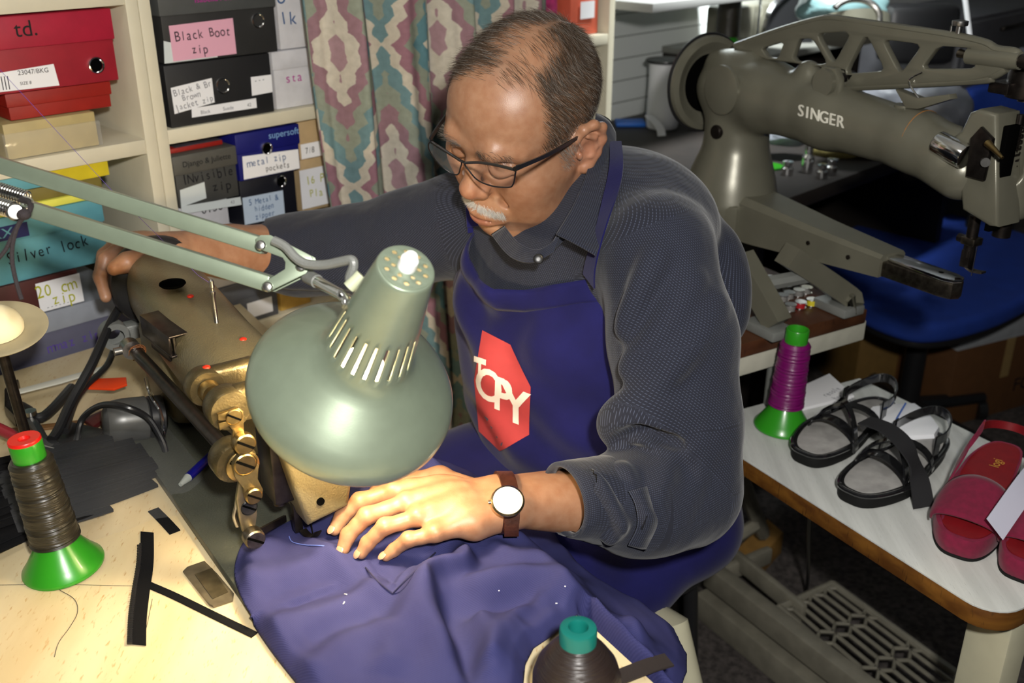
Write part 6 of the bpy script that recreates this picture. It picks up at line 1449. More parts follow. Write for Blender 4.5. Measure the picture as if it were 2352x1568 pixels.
# cast body
s = SDF((-.16, -.10, .085), (.50, .12, .45), .003)
s.chain([(0, 0, .14), (0, 0, .19), (0, 0, .26), (0, 0, .315)], [.078, .061, .050, .052], k=.02)
s.cone((-.01, 0, .125), (-.005, 0, .15), .082, .076, k=.02)
s.chain([(-.035, 0, .325), (.06, 0, .325), (.20, 0, .318), (.36, 0, .311)], [.050, .0545, .0485, .0405], k=.02)
s.ell((0, -.0, .325), (.058, .05, .052), k=.03)
s.chain([(.36, 0, .311), (.415, .0, .300)], [.0405, .044], k=.02)
tp_ = sV_(1845, 185, -.01); s.ell((tp_[0], 0, tp_[2]), (.026, .022, .030), k=.012)
s.cone((-.06, 0, .365), (.02, 0, .375), .020, .018, k=.02)
yv, yf = s.mesh(); del s; yv = relax(yv, yf, 2); YW = SF(yv); big_mesh('casting', YW, yf, MT['olive'], pm)
YB = BVHTree.FromPolygons(YW.tolist(), yf.tolist())
def on_cast(px, py, off=.0006):
    d = Vector(pt(px, py, 1.)-A3(0, 0, H)).normalized(); r = YB.ray_cast(CAMP, d)
    return (None, None) if r[0] is None else (np.array(r[0])-np.array(d)*off, np.array(r[1]))
MT['cream_print'] = mat('cream_print', lin(215, 212, 198), .5)
for k, ch in enumerate('SINGER'):
    cx = [1839.5, 1854, 1872, 1892.5, 1911.5, 1930][k]; cy = 255.5+.28*(cx-1840); v, f = text_geo(ch, 1.0)
    bm = bmesh.new(); bv_ = [bm.verts.new(q) for q in v]
    for q in f:
        try: bm.faces.new([bv_[i] for i in q])
        except ValueError: pass
    bmesh.ops.triangulate(bm, faces=bm.faces[:]); bm.verts.index_update(); v = np.array([q.co[:] for q in bm.verts]); f = [[q.index for q in p.verts] for p in bm.faces]; bm.free()
    for ox in (-1.0, 1.0):
        W_ = [on_cast(cx+ox*1.1+q[0]*30+q[1]*3, cy+q[0]*30*.28-q[1]*38, .0010)[0] for q in v]
        if all(w_ is not None for w_ in W_): M().add(W_, f).build('letter', MT['cream_print'], pm, smooth=False)
def plate_on(px, py, r, th, name, m_, n=36, fb=None):
    p, nn = on_cast(px, py, 0)
    if p is None: return None
    return M().lathe([(.001, th), (r*.9, th), (r, th*.5), (r, -.004)], p, nn if fb is None else fb, n).build(name, m_, pm)
plate_on(1657, 207, .040, .0035, 'cover_disc', MT['olive'], fb=-sV)
plate_on(1653, 163, .004, .006, 'cover_screw', MT['chrome'], 16, fb=-sV); plate_on(1646, 303, .012, .004, 'plug', MT['darksteel'], fb=-sV)
# base block and cylinder arm
bs = M(SF); bs.prism([(-.085, -.06), (.05, -.062), (.07, -.05), (.07, .06), (.05, .066), (-.085, .066)], .085, .148, None, .008); bs.build('base_block', MT['olive'], pm)
secs_ = [(.03, .044, .085, .165), (.10, .040, .088, .160), (.22, .034, .098, .150), (.355, .027, .1085, .1425)]; v = []; f = []
for U, w_, z0, z1 in secs_:
    for (a, b) in ((-1, 0), (1, 0), (1, .85), (.8, 1), (-.8, 1), (-1, .85)): v.append((U, a*w_, z0+(z1-z0)*b))
for i in range(3):
    for k in range(6): f.append((i*6+k, i*6+(k+1) % 6, (i+1)*6+(k+1) % 6, (i+1)*6+k))
f += [tuple(range(6)), tuple(18+k for k in range(6))]
M(SF).add(v, f).build('cylinder_arm', MT['olive'], pm, ang=30)
M(SF).prism([(.355, -.021), (.455, -.017), (.470, -.012), (.475, 0), (.470, .012), (.455, .017), (.355, .021)], .109, .133, None, .002).build('arm_tip', MT['oldsteel'], pm)
M(SF).prism([(.350, -.009), (.365, -.016), (.455, -.0165), (.470, -.011), (.475, 0), (.470, .011), (.455, .0165), (.365, .016), (.350, .009)], .1335, .1385, None, .001).build('needle_plate', MT['chrome'], pm)
M(SF).sphere((.44, 0, .1385), (.004, .004, .0008), 12).build('needle_hole', MT['hole'], pm)
for U in (.22, .30): 
    M(SF).cyl((U, -.0315, .125), (U, -.036+.03*(U-.22), .125), .0035, n=12).build('screw', MT['darksteel'], pm)
# feet
def leg_box(P, w_, name):
    return M().ribbon(catmull(P, 5), np.cross(nrm(np.asarray(P[1])-np.asarray(P[0])), A3(0, 0, 1))*w_[1]*.85, .034).build(name, MT['olive'], pm, ang=30)
lA, lB = onz(1700, 590, .865), onz(1775, 722, .792); rA, rB = onz(1808, 585, .872), onz(1937, 672, .792)
leg_box([lA, lB, lB+sU*.012-A3(0, 0, .012)], [.034, .026, .022], 'leg'); leg_box([rA, rB, rB+sU*.012-A3(0, 0, .012)], [.032, .026, .022], 'leg')
for q in (lB, rB):
    l = SF.inv(q); M(SF).box((l[0]-.04, l[1]-.025, .0), (l[0]+.03, l[1]+.022, .016), .003).build('foot', MT['greyenamel'], pm)
M().tube([lA*.5+lB*.5, rA*.5+rB*.5], .012, 8).build('cross_bar', MT['greyenamel'], pm)
M().tube([SF(A3(-.06, -.02, .09)), SF(A3(-.06, -.02, .0))], .03, 16).build('rear_pedestal', MT['olive'], pm)
# belt wheel behind the column
M(SF).lathe([(.02, -.012), (.055, -.010), (.070, -.012), (.080, -.008), (.0815, -.004), (.078, 0), (.0815, .004), (.080, .010), (.070, .012), (.058, .006), (.050, .002), (.02, .002)], (-.088, 0, .325), (1, 0, 0), 56).build('belt_wheel', MT['olive'], pm)
M(SF).tube([(-.088, .083*math.cos(a), .325+.083*math.sin(a)) for a in np.linspace(0, 2*math.pi, 64, endpoint=False)], .0026, 8, closed=True).build('drive_belt', MT['black'], pm)
M(SF).lathe([(.03, .003), (.05, .0035), (.05, .0045), (.03, .0045)], (-.088, 0, .325), (1, 0, 0), 40, close=True).build('wheel_recess', MT['hole'], pm); M(SF).cyl((-.10, 0, .325), (-.05, 0, .325), .016).build('wheel_hub', MT['olive'], pm)
# truss beam
def tz_(L_): return [tuple(sV_(px, py, 0)[[0, 2]]) for px, py in L_]
outl_ = [(1690, 106), (1800, 68), (1880, 46), (1910, 43), (1945, 47), (2175, 81), (2261, 99), (2290, 114), (2338, 123), (2338, 154), (2312, 157), (2280, 175), (2240, 185), (1945, 201), (1936, 175), (1925, 158), (1890, 152), (1767, 137), (1700, 116)]
hl_ = [[(1753, 110), (1806, 95), (1793, 133), (1768, 131)], [(1840, 89), (1866, 88), (1876, 96), (1905, 143), (1886, 149), (1823, 138)], [(1888, 76), (1948, 73), (1957, 82), (1923, 141), (1914, 138), (1884, 84)],
       [(1988, 86), (2000, 86), (2035, 155), (2028, 163), (1952, 169), (1950, 158)], [(2040, 91), (2112, 100), (2118, 110), (2079, 162), (2069, 162), (2036, 98)], [(2160, 105), (2234, 110), (2240, 118), (2216, 123), (2240, 138), (2246, 150), (2234, 157), (2130, 158), (2126, 149)]]
XZ = Fr((0, 0, 0), (1, 0, 0), (0, 0, 1), (0, -1, 0))
round_ = lambda P, n=4: [tuple(q) for q in np.array([np.array(P[i])*(1-.16)+np.array(P[(i+k) % len(P)])*.16 for i in range(len(P)) for k in (-1, 1)])]
tr = M(SF); tr.prism(tz_(outl_), -.006, .006, XZ, .0022, [tz_(round_(q)) for q in hl_])
tr.tube(catmull([sV_(px, py, 0) for px, py in outl_[:10]], 4), .0062, 8); tr.tube(catmull([sV_(px, py, 0) for px, py in outl_[10:14]], 4), .0058, 8)
tr.build('truss_beam', MT['olive'], pm, ang=45)
e_0, e_1 = sV_(2225, 128, 0), sV_(2345, 140, 0); M(SF).tube([e_0, e_0*.2+e_1*.8, e_1], [.011, .012, .011], 16).build('beam_socket', MT['olive'], pm)
e_2 = sV_(2400, 146, 0); M(SF).cyl(e_1*.92+e_0*.08, e_2, .009, n=16).build('connecting_rod', MT['darksteel'], pm); e_3 = sV_(2203, 122, 0); M(SF).tube([e_3, e_0], [.006, .0045], 12).build('adjusting_screw', MT['oldsteel'], pm)
o = sV_(2200, 84, 0); tn = M(SF); tn.cyl(o, o+A3(0, 0, .018), .004); tn.lathe([(.010, .014), (.0105, .016), (.0105, .020), (.006, .021)], o, n=18); tn.cyl(o+A3(-.012, 0, 0), o+A3(-.012, 0, .013), .0015); tn.build('thread_tension', MT['steel'], pm)
pv = M(SF); c = sV_(1905, 188, -.02); pv.cyl(c-A3(0, .006, 0), c+A3(0, .05, 0), .012, n=20); pv.build('pivot_pin', MT['darksteel'], pm); M(SF).cyl(A3(c[0], -.035, c[2]), A3(c[0], -.024, c[2]), .020, n=24).build('pivot_lug', MT['olive'], pm)
lg = M(SF); lg.prism([(c[0]-.034, .34), (c[0]-.024, c[2]+.010), (c[0]-.012, c[2]+.022), (c[0]+.012, c[2]+.022), (c[0]+.022, c[2]+.008), (c[0]+.028, .34)], .012, .026, XZ, .003); lg.build('pivot_bracket', MT['olive'], pm)
# head
hd = SDF((.37, -.06, .16), (.58, .14, .42), .0026)
hd.cone((.40, .0, .302), (.44, .005, .285), .042, .040, k=.02)
yv2, yf2 = hd.mesh(); del hd
v_, f_ = SF(relax(yv2, yf2, 2)), yf2; hroot = big_mesh('head', v_, f_, MT['olive'], pm)
ho = [tuple(sV_(px, py, -.02)[[0, 2]]) for px, py in ((2208, 300), (2228, 258), (2250, 250), (2291, 262), (2291, 522), (2272, 520), (2240, 500), (2210, 482), (2206, 440), (2200, 400), (2170, 385), (2180, 320))]
M(SF).prism(ho, -.030, .022, XZ, .006, seg=3).build('head_block', MT['olive'], hroot, ang=50)
zt0, zt1 = sV_(2320, 272, .03)[2], sV_(2320, 524, .03)[2]; cB = A3(.486, .042, 0)
hd = SDF((.42, -.03, zt1-.02), (.56, .12, zt0+.02), .0022); hd.cone(cB+A3(0, 0, zt1+.030), cB+A3(0, 0, zt0-.033), .037, .036, k=.01)
hd.ell(cB+A3(0, 0, zt1-.012), (.08, .08, .022), k=.008, sub=True); hd.ell(cB+A3(0, 0, zt0+.012), (.08, .08, .02), k=.008, sub=True)
gv = nrm(SF.inv(A3(0, 0, H))*A3(1, 1, 0)-cB); hd.cone(cB+gv*.036+A3(0, 0, zt1+.078), cB+gv*.036+A3(0, 0, zt0-.022), .0165, .0165, k=.004, sub=True)
yv2, yf2 = hd.mesh(); del hd; big_mesh('bar_housing', SF(relax(yv2, yf2, 2)), yf2, MT['olive'], hroot)
gl_ = sV_(2295, 400, -.012); M(SF).box((gl_[0]-.004, gl_[1]-.004, zt1+.002), (gl_[0]+.004, gl_[1]+.02, zt0), .001).build('slot', MT['hole'], hroot)  # solid black strip stands in for the shaded gap
pc = cB+gv*.026; M(SF).tube([pc+A3(.008*math.cos(a*.9), .008*math.sin(a*.9), zt1+.07+a*.0011) for a in range(0, 66)], .0015, 6).build('bar_spring', MT['darksteel'], hroot)
M(SF).cyl(pc+A3(0, 0, zt1+.065), pc+A3(0, 0, zt0+.01), .005).build('spring_bar', MT['darksteel'], hroot)
nb_ = M(SF); x0, y0 = .462, .022; nb_.cyl((x0, y0, .165), (x0, y0, .225), .008, n=16); nb_.box((x0-.007, y0-.007, .150), (x0+.007, y0+.007, .175), .001); nb_.cyl((x0-.02, y0, .188), (x0-.007, y0, .188), .006, n=14); nb_.build('presser_bar', MT['darksteel'], pm)
M(SF).box((x0-.010, y0-.010, .183), (x0+.012, y0+.010, .194), .0015).build('needle_clamp', MT['oldsteel'], pm)
M(SF).ribbon(catmull([(x0, y0, .152), (x0+.008, y0+.004, .146), (x0+.022, y0+.010, .146)], 4), A3(0, .005, 0), .003).build('presser_foot', MT['oldsteel'], pm); M(SF).cyl((x0+.011, y0, .14), (x0+.011, y0, .19), .0008, n=8).build('needle', MT['chrome'], pm)
M(SF).cyl((x0+.03, y0+.02, .20), (x0+.03, y0+.02, .23), .012, n=18).build('guide_post', MT['darksteel'], pm)
rd = M(SF); rd.cyl((.478, .055, .38), (.478, .055, .50), .009, n=18); rd.build('needle_rod', MT['darksteel'], pm)
cl_ = M(SF); cl_.cyl((.478, .055, .385), (.478, .055, .425), .026, n=24, bev=.002); cl_.box((.445, .02, .39), (.475, .06, .405), .002); cl_.cyl((.478, .055, .43), (.478, .055, .438), .022, n=24); cl_.build('rod_collar', MT['darksteel'], pm)
c = sV_(2203, 350, -.03); ct = M(SF); ct.cyl(c+A3(-.035, 0, .006), c+A3(.012, 0, -.004), .017, n=22, bev=.002); ct.build('chrome_lever', MT['chrome'], pm)
c2 = sV_(2250, 350, -.036); M(SF).prism([(c2[0]-.014, c2[2]-.035), (c2[0]+.012, c2[2]-.035), (c2[0]+.014, c2[2]+.02), (c2[0]-.006, c2[2]+.032), (c2[0]-.018, c2[2]+.015)], .028, .036, XZ, .002).build('lever_plate', MT['darksteel'], pm)
c3 = sV_(2268, 328, -.045); M(SF).cyl(c3, c3+A3(.03, -.008, -.012), .005, .002, 12).build('thumb_pin', MT['brass'], pm); c4 = sV_(2262, 371, -.04); M(SF).cyl(c4, c4+A3(.004, -.004, 0), .006, n=14).build('screw', MT['steel'], pm)
# spool holder bracket on the arm
q0, q1, q2, q3 = sV_(2058, 205, -.01), sV_(2110, 225, -.01), sV_(2170, 218, -.02), sV_(2082, 248, -.01)
hb = M(SF); hb.prism([(q0[0], q0[2]), (q1[0], q1[2]), (q2[0], q2[2]), (q2[0]+.004, q2[2]-.006), (q3[0]+.02, q3[2]+.002), (q3[0], q3[2])], -.004, .012, XZ, .001); hb.cyl((q3[0]-.012, .0, q3[2]-.012), (q3[0]-.012, 0, q3[2]+.002), .014, n=18); hb.build('spool_bracket', MT['olive'], pm)
M(SF).tube(catmull([q1, q1+A3(-.02, 0, .02), q1+A3(.0, 0, .035)], 6), .0012, 6).build('wire_guide', MT['chrome'], pm)
st_ = M(SF)
for k in range(3): 
    U = .352+.008*k; st_.tube([(U+.004*math.sin(k), .0440*math.cos(a), .311+.0440*math.sin(a)) for a in np.linspace(0, 6.28, 30)], .0009, 5, closed=False)
st_.build('string_tie', mat('orange_string', lin(150, 100, 45), .8), pm)
# bobbins on the brown board
bob = None; rdm = random.Random(4); spots = [(1815, 712), (1838, 706), (1864, 700), (1797, 690), (1812, 684), (1834, 678), (1852, 672), (1782, 668), (1792, 655), (1768, 648), (1805, 668), (1826, 662)]
bl = ['front steel bobbin nearest the machine foot on the brown board', 'red wound steel bobbin beside the front one', 'yellow wound steel bobbin at the right end of the cluster']
MT['thred'] = mat('red_thread', lin(160, 20, 30), .5); MT['thyel'] = mat('yellow_thread', lin(205, 190, 40), .5); MT['thgrey'] = mat('grey_thread', lin(120, 118, 115), .5)
for k, q in enumerate(spots):
    o = onz(*q, .7605); m_ = [MT['thgrey'], MT['thred'], MT['thyel'], MT['thgrey']][min(k, 3)]
    lab = bl[k] if k < 3 else 'small steel bobbin in the cluster on the brown board behind the front row'
    if k <= 3:
        b = thing('bobbin', o, lab, 'bobbin', 'steel bobbins on the board'); R_ = .0098
        M().lathe([(.003, 0), (R_, 0), (R_, .001), (.003, .001)], o, n=24).build('flange', MT['chrome'], b); M().lathe([(.003, .010), (R_, .010), (R_, .011), (.003, .011)], o, n=24).build('flange', MT['chrome'], b)
        M().lathe([(.0075, .001), (.008, .003), (.008, .008), (.0075, .010)], o, n=20).build('thread', m_, b)
    else: c_ = copy_tree(b); c_.location = o
# ---------------------------------------------------------------- white side table
TO = A3(.337, 1.339, .62); TF = Fr(TO, sU, sV, (0, 0, 1)); tbw = thing('side_table', TF(A3(.17, .17, -.62)), 'white laminate side table with an oak edge holding sandals', 'table')
rc_ = [(.447+(-.045+.045*math.cos(a)), .045-.045*math.cos(0)+.045+(-.045*math.sin(a))) for a in np.linspace(0, math.pi/2, 7)]
op_ = [(-.11, 0)]+[(.402+.045*math.sin(a), .045-.045*math.cos(a)) for a in np.linspace(0, math.pi/2, 8)]+[(.447, .36), (-.085, .36)]
M(TF).prism(op_, -.030, -.001, None, .002).build('edge_band', MT['edgewood'], tbw); M(TF).prism(op_, -.0035, 0, None, .0006).build('laminate_top', MT['whitelam'], tbw)
M(TF).box((.37, .068, -.60), (.43, .112, -.0305), .004).build('leg', cream, tbw); M(TF).box((-.107, .005, -.62), (-.087, .025, -.0305), .002).build('leg', MT['black'], tbw)
M(TF).tube(catmull([(.42, .05, -.032), (.44, .14, -.045), (.45, .22, -.032)], 5), .008, 8).build('bracket', cream, tbw)
for a in (.40,): M(TF).box((a-.035, .0, -.62), (a+.035, .36, -.6005), .004).build('foot', cream, tbw)
TZ2 = .6205
spool_big('thread_spool', (1797, 978), TZ2, MT['thpurple'], MT['green'], None, 'green based spool of purple thread on the white side table', 1.1, 'cone spools of thread', lean=(.035, .0))
npd = [onz(*q, TZ2+.006) for q in ((1832, 890), (1905, 857), (1962, 908), (1838, 938))]
t = thing('notepad', npd[0], 'white notepad with faint writing behind the purple spool', 'notepad')
M().prism([q[:2] for q in npd], TZ2, TZ2+.006, None, .0008).build('pages', MT['white'], t)
ex = nrm(npd[1]-npd[0]); ey = nrm(npd[0]-npd[3]); fr = Fr(npd[0]*.4+npd[2]*.6+A3(0, 0, .0006), ex, nrm(np.cross(A3(0, 0, 1), ex)))
M().hand('resole\nheels\nmon', .016, fr, 3, .8).build('handwriting', MT['greyink'], t, smooth=False)
# ---- black strappy sandals
MT['patent'] = mat('black_patent', (.010, .010, .011), .12, coat=.6); MT['insole'] = mat('grey_insole', lin(170, 168, 165), .5, noise=.3, nscale=40); MT['rubber'] = mat('black_rubber', (.007, .007, .007), .7, spec=.2)
def foot_outline(L_, w_, side=1, n=56):
    P = []
    for k in range(n):
        a = 2*math.pi*(k+.5)/n; x_ = .5-.5*math.cos(a); sn = abs(math.sin(a))**.62
        wd = w_*sn*np.interp(x_, [0, .15, .3, .45, .6, .75, 1], [.98, 1.02, 1.04, .93, .78, .76, .78]); P.append((x_*L_, (wd if a < math.pi else -wd)+side*.006*math.sin(math.pi*x_)))
    return P
def arc_strap(fr, x0_, x1_, w0, h_, wid, m_, name, parent, th=.003, seed=0):
    a = np.linspace(0, math.pi, 17); P = np.stack([x0_+(x1_-x0_)*(1-np.cos(a))/2, -w0*np.cos(a), .012+h_*np.sin(a)], 1)
    return M(fr).ribbon(P, A3(wid/2, wid*.12, 0), th).build(name, m_, parent)
def sandal(toe, heel, label, side):
    T0, H0 = onz(*toe, TZ2), onz(*heel, TZ2); ex = nrm(H0-T0); fr = Fr(T0, ex, np.cross(A3(0, 0, 1), ex)); L_ = .245
    t = thing('sandal', T0*.5+H0*.5, label, 'sandal', 'black strappy sandals'); o = foot_outline(L_, .044, side)
    M(fr).prism(o, .0, .020, None, .003).build('sole', MT['rubber'], t); i_ = [(x_*.93+.008, y_*.86) for x_, y_ in o]; M(fr).prism(i_, .0202, .0222, None, .0006).build('insole', MT['insole'], t)
    M(fr).tube([(x_, y_, .020) for x_, y_ in o], .0034, 8, closed=True).build('rim', MT['patent'], t)
    arc_strap(fr, .075, .085, .043, .034, .020, MT['patent'], 'toe_strap', t); arc_strap(fr, .075, .15, .041, .048, .016, MT['patent'], 'cross_strap', t); arc_strap(fr, .15, .085, .041, .046, .014, MT['patent'], 'cross_strap', t)
    a = np.linspace(-1.9, 1.9, 22); P = np.stack([.185+.055*np.cos(a), .033*np.sin(a)/1.0, .055+.006*np.cos(2*a)], 1); M(fr).ribbon(P, A3(0, 0, .007), .0025).build('heel_strap', MT['patent'], t)
    for s_ in (-1, 1): M(fr).ribbon([(.17, s_*.033, .02), (.17, s_*.033, .058)], A3(.007, 0, 0), .0025).build('side_strap', MT['patent'], t)
    return t
sandal((1842, 1068), (2030, 945), 'black patent strappy sandal nearest the purple spool', 1); sandal((1948, 1158), (2170, 1010), 'black patent strappy sandal nearer the pink pair', -1)
strap([(1985, 965), (2040, 985), (2085, 1030), (2110, 1095), (2122, 1165)], 0, .016, 'wide black elastic strap draped across the black sandals', 'elastic_strap', 'blackcloth', 'strap', .002, 7, [TZ2+.085, TZ2+.086, TZ2+.072, TZ2+.034, TZ2+.003])
# white pouch behind the sandals
t = thing('pouch', onz(2085, 970, TZ2), 'white pouch with a blue seam lying behind the black sandals', 'pouch')
pq = [onz(*q, TZ2+.03) for q in ((2002, 930), (2050, 924), (2102, 922), (2138, 948), (2160, 978), (2148, 996), (2085, 1000), (2050, 990))]
M().prism([q[:2] for q in pq], TZ2+.001, TZ2+.030, None, .006).build('white_sheet', mat('white_film', lin(238, 240, 245), .3), t)
M().tube([onz(2080, 926, TZ2+.0315), onz(2060, 960, TZ2+.0315), onz(2048, 992, TZ2+.0315)], .0014, 6).build('blue_seam', mat('blue_seam', lin(70, 110, 190), .5), t)
gx = np.linspace(0, 1, 16); ii, jj = np.meshgrid(gx, gx, indexing='ij'); A_, B_, C_ = onz(2130, 985, TZ2), onz(2215, 1000, TZ2), onz(2150, 1065, TZ2); Pb = A_+ii[..., None]*(B_-A_)+jj[..., None]*(C_-A_); Pb[..., 2] = TZ2+.004+.03*np.sin(math.pi*ii)*np.sin(math.pi*jj)+.003*fnoise(ii, jj, 25, 4)
grid_obj('clear_bag', Pb, None, MT['bagfilm'], None, 'crumpled clear bag between the black and pink sandals', 'bag')
# ---- pink platform sandals
MT['suede'] = mat('crimson_suede', lin(122, 8, 52), .9, noise=.25, nscale=120, sheen=.1); MT['redlin'] = mat('red_lining', lin(122, 16, 24), .5, noise=.15, nscale=60); MT['gold'] = mat('gold_print', lin(200, 150, 60), .4)
def platform(toe, heel, label, side):
    T0, H0 = onz(*toe, TZ2), onz(*heel, TZ2); ex = nrm(H0-T0); fr = Fr(T0, ex, np.cross(A3(0, 0, 1), ex)); t = thing('platform_sandal', T0*.5+H0*.5, label, 'sandal', 'crimson platform sandals'); L_ = .235
    o = foot_outline(L_, .044, side); n = len(o); v = []; f = []
    lv_ = [(.0, .96), (.006, 1.0), (.022, 1.03), (.030, 1.0)]
    zt = lambda x_: .030+.030*smooth(.30, .75, x_/L_)
    for (z_, s_) in lv_:
        for x_, y_ in o: v.append((x_*s_+(1-s_)*L_*.45, y_*s_, z_/.030*zt(x_)))
    for i in range(3):
        for k in range(n): f.append((i*n+k, i*n+(k+1) % n, (i+1)*n+(k+1) % n, (i+1)*n+k))
    f += [tuple(range(n))[::-1], tuple(3*n+k for k in range(n))]
    M(fr).add(v, f).build('platform', MT['suede'], t, ang=50); M(fr).prism(o, .0, .0045, Fr((0, 0, -.0004)), .001).build('outsole', MT['rubber'], t)
    v = [(x_*.94+.006, y_*.9, zt(x_)+.0008) for x_, y_ in o]; v2 = [(a, b, c+.0015) for a, b, c in v]; M(fr).add(v+v2, [tuple(range(n))[::-1], tuple(n+k for k in range(n))]+[(k, (k+1) % n, n+(k+1) % n, n+k) for k in range(n)]).build('insole', MT['redlin'], t)
    rows = []
    for j in range(9):
        x_ = .037+.058*j/8; w_ = .047*np.interp(x_/L_, [0, .08, .2, .32, .5], [.35, .75, .98, 1.02, .92]); a = np.linspace(0, math.pi, 25)
        hgt = .024+.023*j/8; rows.append(np.stack([x_+.020*np.sin(a)*(j/8-.6)-.0*a, -w_*np.cos(a)+side*.004, .022+hgt*np.sin(a)**.75], 1))
    v = np.array(rows); fo = grid_obj('vamp', fr(v.reshape(-1, 3)).reshape(v.shape), None, [MT['suede'], MT['redlin']], t); md = fo.modifiers.new('s', 'SOLIDIFY'); md.thickness = .0028; md.offset = -1; md.material_offset = 1
    for s_ in (-1, 1):
        P = catmull([(.085, s_*.043, .030), (.12, s_*.044, .052), (.155, s_*.036, .082), (.19, s_*.030, .098)], 6); M(fr).ribbon(P, np.stack([np.linspace(.030 if s_ > 0 else .018, .005, len(P))]+[np.zeros(len(P))]+[np.linspace(.008, .007, len(P))], 1), .0025).build('side_strap', MT['suede'] if s_ > 0 else MT['redlin'], t)
    a = np.linspace(-1.6, 1.6, 16); M(fr).ribbon(np.stack([.19+.045*np.cos(a), .030*np.sin(a), .098-.012*np.cos(a)], 1), A3(.001, 0, .0055), .0025).build('sling_strap', MT['redlin'], t)
    f2_ = fr.sub((.160, .0, zt(.160)+.0052), (1, 0, 0), (0, 1, 0)); M(f2_).text('logi', .018, Fr()).build('insole_print', MT['gold'], t, smooth=False); M(fr).sphere((.125, .0, zt(.125)+.003), (.003, .004, .0006), 10).build('insole_mark', MT['gold'], t)
    return t
platform((2195, 1282), (2322, 1060), 'crimson suede platform sandal standing nearer the black pair', 1); platform((2335, 1335), (2470, 1130), 'crimson platform sandal cut by the right edge of the picture', -1)
tg = [onz(2285, 1215, TZ2+.055), onz(2352, 1120, TZ2+.075), onz(2400, 1060, TZ2+.08)]
M().ribbon(catmull(tg, 4), nrm(np.cross(tg[2]-tg[0], A3(0, .85, -.5)))*.016, .0008).build('paper_tag', mat('lilac_paper', lin(205, 205, 222), .7), None, 'white paper tag hanging between the two crimson sandals', 'tag')
# ---------------------------------------------------------------- treadle stand on the floor
MT['iron'] = mat('grey_iron', lin(132, 128, 114), .5, noise=.2, nscale=30)
td = thing('treadle_stand', onz(1850, 1450, .0), 'grey cast iron treadle with a pierced foot plate under the side table', 'treadle')
fz = .10
def rail(a, b, z0, z1, w_, name): 
    p, q = onz(*a, z1), onz(*b, z1); d = nrm(q-p); fr = Fr(p*A3(1, 1, 0), d, np.cross(A3(0, 0, 1), d)); return M(fr).box((0, -w_/2, z0), (np.linalg.norm(q-p), w_/2, z1), .005).build(name, MT['iron'], td)
rail((1632, 1292), (2075, 1625), .075, .125, .035, 'side_rail'); rail((1615, 1352), (1960, 1625), .0, .06, .045, 'floor_rail')
rail((1690, 1262), (1850, 1390), .075, .115, .016, 'inner_rail'); rail((1660, 1300), (1770, 1255), .06, .10, .018, 'cross_rail')
lgp = [onz(1700, 1085, .34), onz(1722, 1150, .24), onz(1752, 1225, .10)]; M().tube(catmull(lgp, 5), .016, 8).build('stand_leg', MT['iron'], td); M().tube([onz(1645, 1262, .14), onz(1735, 1205, .16)], .014, 8).build('stand_brace', MT['iron'], td)
c00, c10, c11, c01 = onz(1790, 1395, fz), onz(1912, 1340, fz), onz(2215, 1560, fz), onz(2085, 1655, fz)
gp_ = lambda a, b: (c00*(1-a)+c10*a)*(1-b)+(c01*(1-a)+c11*a)*b
ft = M(); R_ = .0042
for P in ([gp_(0, 0), gp_(1, 0)], [gp_(1, 0), gp_(1, 1)], [gp_(1, 1), gp_(0, 1)], [gp_(0, 1), gp_(0, 0)]): ft.tube(P, R_*1.9, 8)
NB = 7
for k in range(NB+1):
    a = k/NB
    for b0 in (0, .333, .667):
        ft.tube([gp_(a, b0+.012+.045*(k % 2)), gp_(a, min(b0+.333, 1)-.012-.045*(k % 2))], R_, 6)
for b0 in (.0, .333, .667, 1.):
    for sg in (-1, 1):
        if (b0 == 0 and sg < 0) or (b0 == 1 and sg > 0): continue
        ft.tube([gp_(k/NB, b0+sg*(.012+.045*(k % 2))) for k in range(NB+1)], R_, 6)
ft.build('foot_plate', MT['iron'], td)
wb = [onz(*q, .06) for q in ((1690, 1262), (1762, 1190), (1800, 1222), (1742, 1285))]; M().prism([q[:2] for q in wb], .001, .06, None, .003).build('wood_block', mat('pale_wood', lin(150, 112, 55), .6, noise=.25, nscale=30), None, 'wooden block on the carpet beside the treadle stand leg', 'block')
M().tube(catmull([onz(1862, 1165, .56), onz(1858, 1230, .4), onz(1857, 1300, .2), onz(1852, 1365, .01)], 6), .0035, 8).build('power_cable', MT['black'], None, 'thin black cable hanging below the white side table to the carpet', 'cable')
# ================================================================ BACKGROUND ON THE RIGHT
# rear bench along the boarded wall
bz = .80
rb = thing('rear_bench', WF(A3(1.5, .0, 0)), 'dark brown work bench along the white boarded wall behind the patching machine', 'bench')
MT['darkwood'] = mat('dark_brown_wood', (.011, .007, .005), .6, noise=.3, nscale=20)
M(WF).box((1.0, -.42, bz-.035), (2.0, .35, bz), .003).build('worktop', MT['darkwood'], rb); M(WF).box((1.0, -.38, 0), (1.03, .35, bz-.0355)).build('side_panel', MT['darkwood'], rb); M(WF).box((1.95, -.38, 0), (1.98, .35, bz-.0355)).build('side_panel', MT['darkwood'], rb); M(WF).box((1.031, .30, .0), (1.949, .32, bz-.0355)).build('back_panel', MT['hole'], rb)  # back panel in flat black paints the darkness under the bench
def atbench(px, py, z=bz): return onz(px, py, z)
